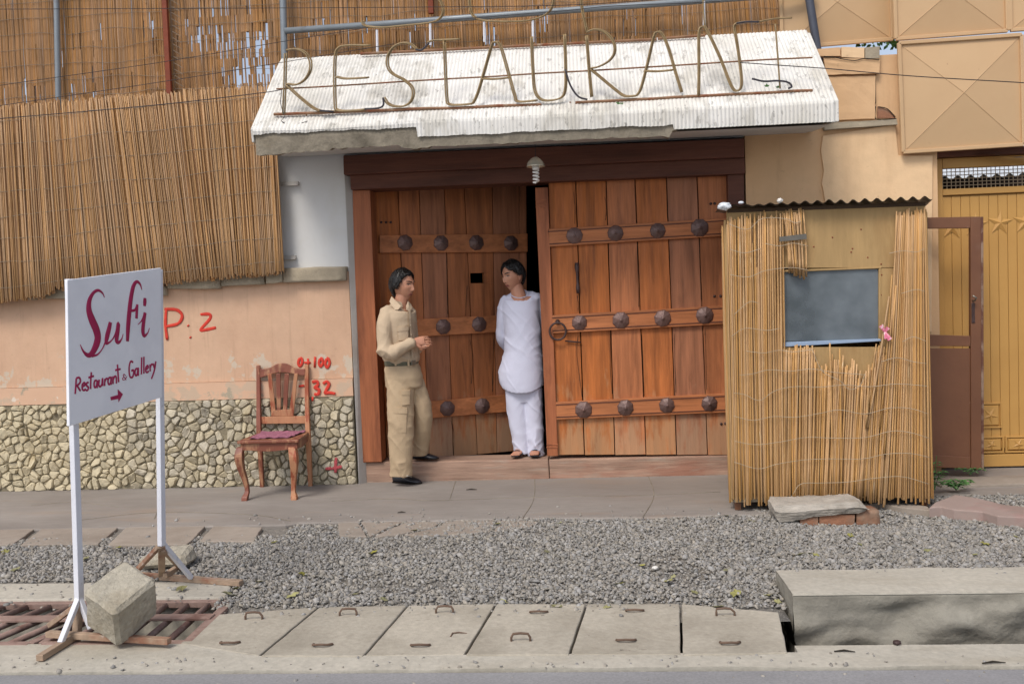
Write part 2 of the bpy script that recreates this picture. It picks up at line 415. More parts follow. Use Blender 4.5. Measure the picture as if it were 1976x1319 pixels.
mk('yellow_gate', (204, 152, 76), 0.9, 0.05, 1.5, rough=0.5, spec=0.4, bump=0.12, bscale=30, stains=[((186, 132, 60), 1.2, 0.45, 0.7, 0.5), ((150, 110, 70), 5, 0.66, 0.75, 0.4, (1, 1, 0.4))])
mk('beige_metal', (212, 174, 128), 0.88, 0.05, 1.2, rough=0.5, spec=0.35, bump=0.1, bscale=20, stains=[((204, 160, 114), 0.9, 0.45, 0.7, 0.5), ((150, 96, 60), 9, 0.7, 0.74, 0.7)])
mk('mesh_metal', (170, 150, 122), 0.85, 0.1, 9, rough=0.6, bump=0)
mk('sign_white', (236, 238, 244), 0.97, 0.03, 1.5, rough=0.45, spec=0.4, bump=0.12, bscale=7, bdist=0.01, stains=[((204, 206, 216), 2.2, 0.45, 0.75, 0.6), ((176, 172, 164), 5.0, 0.6, 0.8, 0.4, (1, 1, 0.4)), ((150, 146, 140), 24, 0.7, 0.74, 0.5)])
mk('post_white', (218, 220, 228), 0.95, 0.05, 5, rough=0.5, bump=0.15, bscale=40, stains=[((150, 148, 150), 12, 0.66, 0.72, 0.6)])
mk('sign_red', (176, 32, 84), 0.9, 0.08, 12, rough=0.5, bump=0)
mk('foot_wood', (174, 148, 124), 0.85, 0.2, 4, (6, 1, 6), rough=0.75, bump=0.3, bscale=20, stains=[((150, 84, 56), 5, 0.5, 0.64, 0.7), ((206, 196, 186), 6, 0.58, 0.66, 0.7)])
mk('grate_iron', (158, 130, 118), 0.85, 0.15, 8, rough=0.75, bump=0.35, bscale=60, stains=[((110, 70, 58), 6, 0.5, 0.66, 0.7), ((180, 150, 140), 8, 0.58, 0.7, 0.5)])
mk('rebar', (122, 98, 82), 0.75, 0.15, 20, rough=0.8, bump=0.3)
mk('graffiti', (222, 62, 46), 0.92, 0.12, 20, rough=0.8, bump=0.2, bscale=60)
mk('graffiti_old', (190, 78, 84), 0.85, 0.2, 20, rough=0.8, bump=0.2)
mk('chair_red', (138, 76, 56), 0.88, 0.15, 5, rough=0.5, spec=0.4, bump=0.2, bscale=30, objrand=0.08, stains=[((190, 138, 100), 6, 0.52, 0.6, 0.8, (2, 2, 0.7)), ((110, 54, 42), 5, 0.58, 0.7, 0.6)])
mk('chair_worn', (190, 132, 94), 0.88, 0.15, 5, (3, 3, 0.7), rough=0.6, bump=0.25, bscale=30, objrand=0.08, stains=[((160, 72, 46), 5, 0.5, 0.58, 0.85, (3, 3, 0.6))])
mk('cushion', (176, 110, 132), 0.8, 0.15, 30, rough=0.9, bump=0.6, bscale=60, stains=[((128, 74, 98), 14, 0.5, 0.65, 0.6)])
mk('khaki', (200, 176, 146), 0.9, 0.06, 3, rough=0.85, bump=0.35, bscale=9, bdist=0.02, fine=(160, 0.05, (1, 1, 1)))
mk('khaki_trousers', (192, 166, 132), 0.9, 0.06, 3, rough=0.85, bump=0.35, bscale=8, bdist=0.02, fine=(160, 0.05, (1, 1, 1)))
mk('white_cloth', (206, 208, 228), 0.95, 0.03, 3, rough=0.85, bump=0.3, bscale=6, bdist=0.02)
mk('skin', (198, 138, 108), 0.9, 0.06, 9, rough=0.5, spec=0.4, bump=0.08, bscale=90, stains=[((176, 100, 80), 8, 0.5, 0.7, 0.35)])
mk('lip', (150, 78, 68), 0.8, 0.06, 9, rough=0.45, bump=0)
mk('hair', (30, 27, 26), 0.8, 0.3, 20, (3, 3, 0.5), rough=0.38, spec=0.5, bump=0.3, bscale=50, bstretch=(3, 3, 0.4))
mk('eye_dark', (34, 26, 22), 0.8, 0.05, 9, rough=0.25, bump=0)
mk('eye_white', (190, 180, 172), 0.8, 0.03, 9, rough=0.3, bump=0)
mk('shoe_black', (44, 46, 54), 0.8, 0.1, 9, rough=0.3, spec=0.5, bump=0.1)
mk('belt_green', (108, 106, 86), 0.8, 0.3, 30, rough=0.6, bump=0.2)
mk('buckle', (150, 146, 136), 0.9, 0.1, 9, rough=0.3, metal=0.8, bump=0)
mk('brick', (176, 122, 92), 0.75, 0.15, 8, rough=0.95, bump=0.6, bscale=40, objrand=0.1, stains=[((170, 150, 128), 5, 0.5, 0.65, 0.6)])
mk('rock', (178, 170, 158), 0.92, 0.18, 4, (0.8, 2.5, 4), rough=0.95, bump=0.9, bscale=18, bstretch=(0.7, 2, 4), bdist=0.015, fine=(12, 0.15, (0.7, 2, 4)), stains=[((206, 200, 190), 8, 0.6, 0.7, 0.7), ((130, 120, 106), 4, 0.5, 0.66, 0.6)])
mk('leaf_yellow', (164, 160, 96), 0.75, 0.25, 12, rough=0.7, bump=0.2, objrand=0.3, hue=0.3)
mk('weed_green', (92, 142, 74), 0.75, 0.25, 8, rough=0.6, bump=0.2, objrand=0.15, island=0.2)
mk('tree_green', (84, 130, 62), 0.7, 0.25, 8, rough=0.6, bump=0.2, island=0.3)
mk('bark', (96, 76, 58), 0.7, 0.2, 8, rough=0.9, bump=0.6)
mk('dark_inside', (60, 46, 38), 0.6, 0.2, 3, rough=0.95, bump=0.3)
mk('white_bit', (226, 222, 214), 0.9, 0.05, 9, rough=0.7, bump=0)

def glass_mat():
    m = bpy.data.materials.new('kiosk_glass'); m.use_nodes = True
    b = m.node_tree.nodes['Principled BSDF']; N = m.node_tree.nodes; Lk = m.node_tree.links
    tc = N.new('ShaderNodeTexCoord'); n = N.new('ShaderNodeTexNoise'); n.inputs['Scale'].default_value = 3.0; n.inputs['Detail'].default_value = 6
    Lk.new(tc.outputs['Object'], n.inputs['Vector'])
    r = N.new('ShaderNodeValToRGB'); r.color_ramp.elements[0].color = lin((82, 92, 98)) + (1,); r.color_ramp.elements[1].color = lin((136, 146, 154)) + (1,)  # grey-blue of dim reflections painted into the glass colour
    r.color_ramp.elements[0].position = 0.3; r.color_ramp.elements[1].position = 0.75
    Lk.new(n.outputs['Fac'], r.inputs[0]); Lk.new(r.outputs[0], b.inputs['Base Color'])
    b.inputs['Roughness'].default_value = 0.18; b.inputs['Specular IOR Level'].default_value = 0.6
    b.inputs['Alpha'].default_value = 0.75
    MATS['kiosk_glass'] = m
glass_mat()
M = MATS

# ================================================================== THE SETTING
def struct(name, mb, mat, **kw):
    o = mb.build(name, mat, **kw); o['kind'] = 'structure'; return o

struct('ground', MB().grid([[(x, y, -0.72) for x in (-60, 0, 60)] for y in (-60, 0, 60)]), M['soil'])
road_rows = [[(x, y, -0.082 - 0.02 * sm(-4.2, -7, y)) for x in (-60, -8, -4, -2, 0, 2, 4, 8, 60)] for y in (-40, -14, -7, -5, -4.3, -3.97)]
struct('road', MB().grid(road_rows), M['road'])

KZ = -0.07
# kerb strip between road and drain, its front edge a little ragged
def strip(y_back, y_front, z, x0, x1, n, jag, depth=0.6):
    top_b = [Vector((lerp(x0, x1, i / n), y_back + jag * 0.4 * nz(i * 0.7, 3.3), z)) for i in range(n + 1)]
    top_f = [Vector((lerp(x0, x1, i / n), y_front + jag * (nz(i * 0.31, 7.7) + 0.6 * nz(i * 1.3, 2.2)), z)) for i in range(n + 1)]
    dn = Vector((0, 0, -depth))
    return MB().grid([[p + dn for p in top_b], top_b, top_f, [p + dn for p in top_f]])
kx = sorted(list(np.linspace(-7, 6, 160)) + [-1.968, -1.962, 0.928, 0.934])
def kback(x): return -3.61 if x < -2.02 else (lerp(-3.61, -3.79, min(1.0, (x + 2.02) / 0.45)) if x < 0.931 else -3.71)
kt = [Vector((x, kback(x), KZ)) for x in kx]; km = [Vector((x, -3.82, KZ)) for x in kx]
kf = [Vector((x, -3.955 + 0.022 * nz(x * 1.9, 7.7) + 0.012 * nz(x * 7, 2.2), KZ - 0.002)) for x in kx]
kb = MB().grid([[p + Vector((0, 0, -0.5)) for p in kt], kt, km, kf, [p + Vector((0, 0, -0.4)) for p in kf]])
struct('kerb', kb, M['kerb_concrete'])

# far lip of the drain at the left, and its side
lip = MB()
lip.hexa([(-7, -2.94, -0.6), (-2.03, -2.94, -0.6), (-2.10, -2.64, -0.6), (-7, -2.60, -0.6), (-7, -2.94, -0.055), (-2.03, -2.95, -0.055), (-2.10, -2.66, -0.05), (-7, -2.60, -0.055)])
o = struct('drain_lip', lip, M['kerb_concrete'], bevel=0.012)
# ditch wall, right: concrete beam with a smeared rough face
bw = MB()
nx, nzr = 200, 30
rows = []
for j in range(nzr + 1):
    t = j / nzr
    row = []
    for i in range(nx + 1):
        x = lerp(1.03, 6.5, i / nx)
        z = 0.02 - t * 0.62
        bulge = 0.0 if j == 0 else sm(0, 0.16, t) * (0.06 * nz(x * 2.4, z * 7, 1) + 0.03 * nz(x * 6, z * 13, 4) - 0.02 * sm(0.2, 0.5, t))
        ridge = 0.02 * max(0, nz(x * 1.6 + 3, z * 12 - x * 1.5)) * sm(0.1, 0.3, t)
        row.append(Vector((x, -3.25 - bulge - ridge, z)))
    rows.append(row)
top = [Vector((p.x, -2.84 + 0.02 * nz(p.x * 3, 9) + 0.03 * sm(1.2, 3.0, p.x) * 0, 0.02 + 0.004 * nz(p.x * 4, 2))) for p in rows[0]]
bw.grid([[p + Vector((0, 0, -0.6)) for p in top], top] + rows)
bw.add([(1.03, -3.25, 0.02), (1.03, -2.84, 0.02), (1.03, -2.84, -0.6), (1.03, -3.25, -0.6)], [(0, 1, 2, 3)])
struct('ditch_wall', bw, M['ditch_concrete'], smooth=True)
topm = MB().grid([[p + Vector((0, 0, 0.003)) for p in top], [Vector((p.x, (top[i].y + p.y) / 2, 0.027 + 0.004 * nz(p.x * 5, 1))) for i, p in enumerate(rows[0])], [p + Vector((0, -0.002, 0.003)) for p in rows[0]], [p + Vector((0, -0.004, -0.006)) for p in rows[0]]])
struct('ditch_coping', topm, M['kerb_concrete'])
# drain bed
struct('drain_bed', MB().grid([[(-7, -2.9, -0.5), (7, -2.9, -0.5)], [(-7, -3.75, -0.52), (7, -3.75, -0.52)]]), M['dark_dirt'])
struct('drain_side', MB().grid([[(-2.1, -3.085, -0.12), (1.03, -3.085, -0.12)], [(-2.1, -3.085, -0.6), (1.03, -3.085, -0.6)]]), M['rough_concrete'])

# pavement against the facade
def pav_edge(x):
    e = -1.42 - 0.03 * nz(x * 1.3, 5) - 0.02 * nz(x * 5, 1)
    if x < -2.15: e = -1.47 - 0.012 * nz(x * 4, 2)
    return e
xs = list(np.linspace(-7, 1.5, 110)); 
pv = MB()
r0 = [Vector((x, 0.6, 0.0)) for x in xs]; r1 = [Vector((x, 0.0, 0.0)) for x in xs]
r2 = [Vector((x, -0.7, 0.004 * nz(x * 1.2, 4))) for x in xs]
r3 = [Vector((x, pav_edge(x) + 0.015, -0.002)) for x in xs]; r4 = [Vector((x, pav_edge(x), -0.012)) for x in xs]; r5 = [Vector((x, pav_edge(x), -0.2)) for x in xs]
pv.grid([r0, r1, r2, r3, r4, r5])
PAV = struct('pavement', pv, M['pavement'])
for cp in ([(150, 1003), (300, 988), (480, 992), (560, 1004)], [(300, 948), (306, 975), (298, 1000)], [(1032, 922), (1030, 962), (1008, 1000)], [(640, 966), (760, 962), (830, 965), (935, 962), (1100, 957), (1250, 955), (1390, 948)],
           [(60, 975), (140, 968), (230, 978)], [(1250, 915), (1262, 955), (1240, 998)], [(880, 925), (868, 962)]):
    MB().tube([p + Vector((0, 0, 0.002 * nz(i, 3))) for i, p in enumerate(spline([PZ(u, v, 0.001) for u, v in cp], 6))], [0.003 + 0.002 * nz(i * 0.5, cp[0][0]) for i in range((len(cp) - 1) * 6 + 1)] if len(cp) > 2 else 0.003, 5, flat=((0, 0, 1), 0.002)).build('crack', M['rough_concrete'], PAV)
# ground strip at the right, in front of the yellow gate
gr = MB().grid([[Vector((x, y, 0.002 * nz(x, y) - 0.01 + 0.0 * x)) for x in np.linspace(1.4, 7, 24)] for y in np.linspace(0.8, -0.9, 8)])
struct('gate_apron', gr, M['pavement'])

# flagstones of the row in front of the pavement, and the cracked slab pieces; parts of the pavement
def slab(pxs, z, th, name='slab', mat='flagstone', parent=PAV, seed=0):
    pts = [PZ(u, v, z) for u, v in pxs]
    # densify with ragged edges
    out = []
    for i, p in enumerate(pts):
        q = pts[(i + 1) % len(pts)]
        n = max(2, int((q - p).length / 0.06))
        for k in range(n):
            r = lerp(p, q, k / n); nn = Vector((q.y - p.y, p.x - q.x, 0)).normalized()
            out.append(r + nn * (0.008 * nz(r.x * 13 + seed, r.y * 13) if k else 0))
    mb = MB().prism([p + Vector((0, 0, -th)) for p in out], (0, 0, th))
    return mb.build(name, M[mat], parent, bevel=0.006)
FZ = -0.004
slab([(-120, 1019), (70, 1017), (24, 1050), (-160, 1052)], FZ, 0.1)
slab([(84, 1016), (232, 1014), (190, 1048), (40, 1050)], FZ, 0.1, seed=3)
slab([(246, 1014), (398, 1012), (372, 1040), (360, 1049), (208, 1050)], FZ, 0.1, seed=5)
slab([(412, 1014), (506, 1016), (490, 1044), (385, 1043)], FZ, 0.1, seed=8)
slab([(652, 1008), (692, 1007), (708, 1034), (655, 1032)], FZ, 0.08, seed=1)
slab([(697, 1007), (780, 1005), (742, 1020), (714, 1034)], FZ, 0.08, seed=2)
slab([(786, 1006), (852, 1006), (838, 1015), (770, 1030), (722, 1035), (748, 1021)], FZ, 0.08, seed=4)
slab([(860, 1004), (954, 1002), (948, 1024), (880, 1030), (800, 1032), (780, 1031), (842, 1017)], FZ, 0.08, seed=6)
slab([(960, 1003), (1040, 1005), (1020, 1016), (953, 1024)], FZ, 0.08, seed=7)

# gravel: bed sheet and loose stones
def gz(x, y):
    z = -0.012 - 0.04 * sm(-1.5, -3.0, y) + 0.012 * nz(x * 0.9, y * 1.1)
    z -= 0.035 * math.exp(-((x - 1.8) / 0.5) ** 2 - ((y + 1.62) / 0.2) ** 2) + 0.02 * sm(-3.04, -3.1, y)
    if x > 1.0: z += 0.045 * sm(1.0, 1.3, x) * sm(-2.1, -2.7, y)
    return z
gxs = np.linspace(-7, 7, 141); gys = np.linspace(-0.85, -3.34, 44)
struct('gravel_ground', MB().grid([[Vector((x, y, gz(x, y) - 0.012 if not (x > 1.03 and y < -2.86) and not (x < -2.05 and y < -2.66) else -0.62)) for x in gxs] for y in gys]), M['gravel_bed'], smooth=True)

def gravel_field():
    ico = np.array([(0, 0, 1)] + [(0.894 * math.cos(a), 0.894 * math.sin(a), 0.447) for a in np.arange(5) * 2 * math.pi / 5] +
                   [(0.894 * math.cos(a + math.pi / 5), 0.894 * math.sin(a + math.pi / 5), -0.447) for a in np.arange(5) * 2 * math.pi / 5] + [(0, 0, -1)])
    fi = [(0, 1, 2), (0, 2, 3), (0, 3, 4), (0, 4, 5), (0, 5, 1)]
    fi += [(1, 6, 2), (2, 6, 7), (2, 7, 3), (3, 7, 8), (3, 8, 4), (4, 8, 9), (4, 9, 5), (5, 9, 10), (5, 10, 1), (1, 10, 6)]
    fi = np.array(fi)
    P = []
    rng = np.random.default_rng(3)
    while len(P) < 92000:
        x = rng.uniform(-5.6, 4.4); y = rng.uniform(-3.16, -0.9)
        e = pav_edge(x) if x < 1.2 else -1.0
        if x < 1.2 and y > e + 0.03: continue
        if -1.9 < x < 1.2 and y > e - 0.25 and rng.random() < 0.45 and x < -0.3: continue
        if x < 1.2 and y > e and rng.random() < 0.8: continue
        if x < -2.1 and y > -1.85 and rng.random() < 0.985 and (y > -1.72): continue
        if x > 1.02 and y < -2.845: continue
        if x < -2.06 and y < -2.64 and rng.random() < 0.98: continue
        far = -3.085 + 0.05 * nz(x * 2.0, 4)
        if x > 0.4: far -= 0.1 * sm(0.4, 1.0, x)
        if y < far: continue
        if abs(x - 1.75) < 0.75 and -1.25 < y: continue
        if nz(x * 1.1 + 9, y * 1.6) > 0.42 and rng.random() < 0.55: continue
        P.append((x, y, gz(x, y)))
    for _ in range(1000):      # grit strayed onto the concrete around
        k = rng.random(); x = rng.uniform(-3.4, 3.2)
        if k < 0.42: y = -3.09 - abs(rng.normal(0, 0.10)); z = KZ + 0.004; ok = -1.95 < x < 0.95
        elif k < 0.62: y = rng.uniform(-3.95, -3.8); z = KZ; ok = True
        elif k < 0.72: y = -4.0 - abs(rng.normal(0, 0.12)); z = -0.086; ok = True
        elif k < 0.78: y = -2.66 - abs(rng.normal(0, 0.08)); z = -0.054; ok = x < -2.1 and y > -2.93
        elif k < 0.84: y = -2.86 - abs(rng.normal(0, 0.07)); z = 0.024; ok = x > 1.06 and y > -3.22
        else: y = pav_edge(min(x, 1.2)) + abs(rng.normal(0, 0.16)); z = 0.0; ok = x < 1.0
        if ok: P.append((x, y, z))
    P = np.array(P); n = len(P)
    s = rng.lognormal(math.log(0.0058), 0.45, n).clip(0.003, 0.020)
    sc = np.stack([s * rng.uniform(0.8, 1.5, n), s * rng.uniform(0.8, 1.3, n), s * rng.uniform(0.5, 0.9, n)], 1)
    a = rng.uniform(0, 2 * math.pi, n); ca, sa = np.cos(a), np.sin(a)
    tilt = rng.normal(0, 0.35, n)
    V = ico[None] * rng.uniform(0.72, 1.25, (n, 12, 1)) * sc[:, None, :]
    zt = V[:, :, 2] + V[:, :, 0] * tilt[:, None]
    X = V[:, :, 0] * ca[:, None] - V[:, :, 1] * sa[:, None]; Y = V[:, :, 0] * sa[:, None] + V[:, :, 1] * ca[:, None]
    V = np.stack([X, Y, zt], 2) + P[:, None, :] + np.stack([0 * s, 0 * s, sc[:, 2] * 0.25 + rng.uniform(-0.006, 0.004, n)], 1)[:, None, :]
    F = (fi[None] + (np.arange(n) * 12)[:, None, None]).reshape(-1, 3)
    me = bpy.data.meshes.new('gravel')
    me.vertices.add(n * 12); me.vertices.foreach_set('co', V.reshape(-1).astype(np.float32))
    nf = len(F)
    me.loops.add(nf * 3); me.loops.foreach_set('vertex_index', F.reshape(-1).astype(np.int32))
    me.polygons.add(nf); me.polygons.foreach_set('loop_start', (np.arange(nf) * 3).astype(np.int32))
    me.update(calc_edges=True)
    me.materials.append(M['gravel'])
    o = bpy.data.objects.new('gravel', me); COL.objects.link(o)
    tag(o, 'grey gravel strewn between the pavement and the drain', 'gravel', kind='stuff')
gravel_field()

# drain covers with rebar handles
edges = [((410, 1185), (345, 1240)), ((615, 1170), (501, 1264)), ((787, 1167), (702, 1264)), ((957, 1164), (897, 1262)), ((1131, 1164), (1099, 1261)), ((1313, 1164), (1316, 1262)), ((1505, 1180), (1522, 1258))]
handles = [[(490, 1194, 1), (447, 1238, -1)], [(672, 1187, 1), (625, 1242, -1)], [(858, 1182, 1), (812, 1244, -0.7)], [(1040, 1180, -0.7), (1005, 1236, 1)], [(1225, 1178, -0.5), (1208, 1234, -0.8)], [(1400, 1187, 1), (1408, 1238, -1)]]
covlab = ['leftmost concrete drain cover, beside the rusty grate', 'second concrete drain cover from the grate', 'third concrete drain cover from the grate, faint third mark near its middle',
          'third concrete drain cover from the ditch wall', 'concrete drain cover next to the last one, flat handles', 'last concrete drain cover on the right, beside the open ditch']
for i in range(6):
    z = KZ + 0.004 * (i % 2) + 0.003
    q = []
    for j, (a, sgn) in enumerate(((edges[i], 1), (edges[i + 1], -1))):
        f, nr = PZ(*a[0], z), PZ(*a[1], z)
        q.append((f + Vector((0.006 * sgn, 0, 0)), nr + Vector((0.006 * sgn, 0, 0))))
    quad = [q[0][1], q[1][1], q[1][0], q[0][0]]
    base = sum(quad, Vector((0, 0, 0))) / 4
    t = thing('drain_cover', (base.x, base.y, z - 0.1), covlab[i], 'drain cover', 'concrete drain covers')
    top = []
    for a_, b_ in zip(quad, quad[1:] + quad[:1]):
        for k in range(8):
            p = lerp(a_, b_, k / 8); top.append(p + Vector((0.004 * nz(p.x * 17, p.y * 17), 0.006 * nz(p.x * 15, p.y * 15, 3), 0)))
    MB().prism([p + Vector((0, 0, -0.1)) for p in top], (0, 0, 0.1)).build('slab', M['concrete'], t, bevel=0.006)
    for (hu, hv, hh) in handles[i]:
        c = PZ(hu, hv, z)
        w, up, fw = 0.045, (0.035 if hh > 0 else 0.012), (0.0 if hh > 0 else -0.045 * -hh)
        skew = random.uniform(-0.01, 0.01)
        pts = [c + Vector((-w, 0, -0.01)), c + Vector((-w, fw * 0.3, up * 0.5)), c + Vector((-w + 0.01 + skew, fw * 0.9, up)), c + Vector((0, fw, up + 0.003)), c + Vector((w - 0.01 + skew, fw * 0.9, up)), c + Vector((w, fw * 0.3, up * 0.5)), c + Vector((w, 0, -0.01))]
        MB().tube(pts, 0.006, 6).build('handle', M['rebar'], t, smooth=True)

c = PZ(884, 1224, KZ + 0.006)
MB().tube([c + Vector((-0.035, -0.02, -0.004)), c + Vector((-0.03, 0.02, 0.002)), c + Vector((0.0, 0.03, 0.002)), c + Vector((0.04, 0.028, -0.004))], 0.004, 5).build('handle_scar', M['rebar'], [o_ for o_ in COL.objects if o_.name.startswith('drain_cover') and o_.get('label') == covlab[2]][0])
# rusty grates over the open drain
def grate(name, label, x0, x1, slant, nb, y0=-2.965, y1=-3.6, z=-0.085):
    t = thing(name, ((x0 + x1) / 2, (y0 + y1) / 2, z - 0.02), label, 'drain grate', 'rusty drain grates')
    th = 0.035
    for (a, b, w, nm) in [((x0 + slant, y0, z), (x1 + slant, y0, z), 0.05, 'frame_bar'), ((x0, y1, z), (x1, y1, z), 0.05, 'frame_bar'),
                          ((x0, y1, z + 0.001), (x0 + slant, y0, z + 0.001), 0.05, 'frame_bar'), ((x1, y1, z + 0.001), (x1 + slant, y0, z + 0.001), 0.05, 'frame_bar')]:
        MB().bar(a, b, w, th).build(nm, M['grate_iron'], t, bevel=0.004)
    ym = (y0 + y1) / 2 + 0.03
    MB().bar((x0 + slant / 2, ym, z + 0.02), (x1 + slant / 2, ym, z + 0.02), 0.075, 0.015).build('flat_bar', M['grate_iron'], t, bevel=0.003)
    for k in range(1, nb):
        x = lerp(x0, x1, k / nb)
        MB().tube([(x + 0.25 * slant * 0, y1, z - 0.002), (x + slant, y0, z - 0.002)], 0.017, 6).build('bar', M['grate_iron'], t, smooth=True)
    return t
grate('drain_grate', 'rusty drain grate of diagonal bars at the left edge of the picture', -4.3, -2.79, 0.16, 11)
grate('drain_grate', 'rusty drain grate under the concrete block and sign stand', -2.72, -1.98, -0.02, 6)

# ================================================================== WALLS
# ---- left wall: peach plaster, lower band, stone plinth, cap stones, graffiti
LW = thing('restaurant_wall', (-3.9, 0.0, 0), 'peach plastered wall with pebble-stone plinth left of the wooden doors', 'wall')
xl, xr = -7.0, -1.99
def wavy_wall(x0, x1, z0, z1, y, amp, nxn=60, nzn=14, back=0.3):
    rows = [[Vector((lerp(x0, x1, i / nxn), y + amp * (nz(lerp(x0, x1, i / nxn) * 1.3, lerp(z0, z1, j / nzn) * 1.7, 2) + 0.4 * nz(lerp(x0, x1, i / nxn) * 5, lerp(z0, z1, j / nzn) * 5)), lerp(z0, z1, j / nzn))) for i in range(nxn + 1)] for j in range(nzn + 1)]
    mb = MB().grid(rows)
    b = [[(x0, y + back, z0), (x1, y + back, z0)], [(x0, y + back, z1), (x1, y + back, z1)]]
    mb.grid(b)
    for e in (0, -1):
        col = [r[e] for r in rows]
        mb.grid([[p for p in col], [Vector((p.x, y + back, p.z)) for p in col]])
    for r in (rows[0], rows[-1]):
        mb.grid([r, [Vector((p.x, y + back, p.z)) for p in r]])
    return mb
wavy_wall(xl, xr, 0.93, 1.86, 0.0, 0.008).build('plaster', M['peach'], LW, smooth=False)
wavy_wall(xl, xr, 0.775, 0.927, -0.022, 0.005, 60, 4).build('plinth_band', M['peach_band'], LW, smooth=False)
MB().box((xl, -0.012, -0.05), (xr - 0.003, 0.3, 0.773)).build('mortar', M['mortar'], LW)

def voronoi_stones():
    rng = np.random.default_rng(5)
    cs = 0.075
    pts = []
    z0, z1 = 0.0, 0.772
    nrow = int(round((z1 - z0) / (cs * 0.95)))
    for j in range(-1, nrow + 1):
        for i in range(int((-1.99 - -6.7) / cs) + 2):
            pts.append((-6.75 + (i + 0.5 * (j % 2)) * cs + rng.normal(0, cs * 0.34), z0 + (j + 0.5) * (z1 - z0) / nrow + rng.normal(0, cs * 0.3)))
    pts = np.array(pts)
    stones = []
    for i, p in enumerate(pts):
        if not (z0 - 0.01 < p[1] < z1 + 0.01) or p[0] > -1.985: continue
        poly = [Vector((p[0] - 0.2, p[1] - 0.2)), Vector((p[0] + 0.2, p[1] - 0.2)), Vector((p[0] + 0.2, p[1] + 0.2)), Vector((p[0] - 0.2, p[1] + 0.2))]
        d = np.hypot(*(pts - p).T)
        planes = []
        for j in np.argsort(d)[1:16]:
            nv = (pts[j] - p) / d[j]; planes.append((nv, nv @ p + d[j] / 2 * rng.uniform(0.93, 1.03) - 0.0034))
        planes += [(np.array((0, 1.)), z1 - 0.002), (np.array((0, -1.)), -z0 + 0.0), (np.array((1., 0)), -1.995)]
        for nv, c in planes:
            out = []
            for k in range(len(poly)):
                a, b = poly[k], poly[(k + 1) % len(poly)]
                da, db = nv[0] * a.x + nv[1] * a.y - c, nv[0] * b.x + nv[1] * b.y - c
                if da <= 0: out.append(a)
                if da * db < 0: out.append(lerp(a, b, da / (da - db)))
            poly = out
            if len(poly) < 3: break
        if len(poly) < 3: continue
        # drop slivers, soften corners
        q = []
        for k in range(len(poly)):
            a, b = poly[k], poly[(k + 1) % len(poly)]
            if (b - a).length < 0.008: continue
            q += [lerp(a, b, 0.2), lerp(a, b, 0.8)]
        if len(q) < 6: continue
        stones.append((p, q))
    stones.sort(key=lambda s: -s[0][0])
    rest = MB()
    cnt = 0
    for p, q in stones:
        c = sum(q, Vector((0, 0))) / len(q)
        h = rng.uniform(0.014, 0.030)
        tx, tz = rng.normal(0, 0.2), rng.normal(0, 0.2)
        r0 = [Vector((v.x, -0.008, v.y)) for v in q]
        r1 = [Vector((v.x, -0.012 - h * 0.55, v.y)) for v in q]
        r2 = []
        for v in q:
            w = lerp(v, c, rng.uniform(0.12, 0.3)); r2.append(Vector((w.x, -0.012 - h + tx * (w.x - c.x) + tz * (w.y - c.y) + rng.normal(0, 0.003), w.y)))
        n = len(q)
        mb = MB() if cnt < 300 and p[0] > -5.5 else rest
        vs = r0 + r1 + r2 + [Vector((c.x, -0.012 - h * 1.08, c.y))]
        fs = [(a * n + k, a * n + (k + 1) % n, (a + 1) * n + (k + 1) % n, (a + 1) * n + k) for a in range(2) for k in range(n)] + [(2 * n + k, 2 * n + (k + 1) % n, 3 * n) for k in range(n)]
        if rng.random() < 0.025: continue           # a few stones have fallen out
        mb.add(vs, fs)
        if mb is not rest:
            mb.build('stone', M['stone'], LW, smooth=False, origin=(c.x, 0, c.y)); cnt += 1
    if rest.v:
        o = rest.build('stones', M['stone'], LW); o['kind'] = 'stuff'
voronoi_stones()

# cap stones along the top of the peach wall
caps = [(-20, 66, 560, 578), (66, 190, 556, 576), (192, 320, 552, 570), (322, 425, 533, 557), (427, 510, 528, 552), (512, 545, 528, 548), (547, 668, 517, 545)]
for i, (u0, u1, v0_, v1_) in enumerate(caps):
    a, b = PY(u0, v1_, -0.06), PY(u1 - 1, v1_ - 4 if i > 3 else v1_, -0.06)
    zt0 = PY(u0, v0_, -0.06).z; zt1 = PY(u1, v0_ - (3 if i > 3 else 0), -0.06).z
    mb = MB().hexa([(a.x, -0.06, a.z), (b.x, -0.06, b.z), (b.x, 0.25, b.z), (a.x, 0.25, a.z), (a.x, -0.055, zt0), (b.x, -0.055, zt1), (b.x, 0.25, zt1), (a.x, 0.25, zt0)])
    o = mb.build('cap_stone', M['cap_stone'], LW); roughen(o, 5, 0.009, 9, i * 3.1)

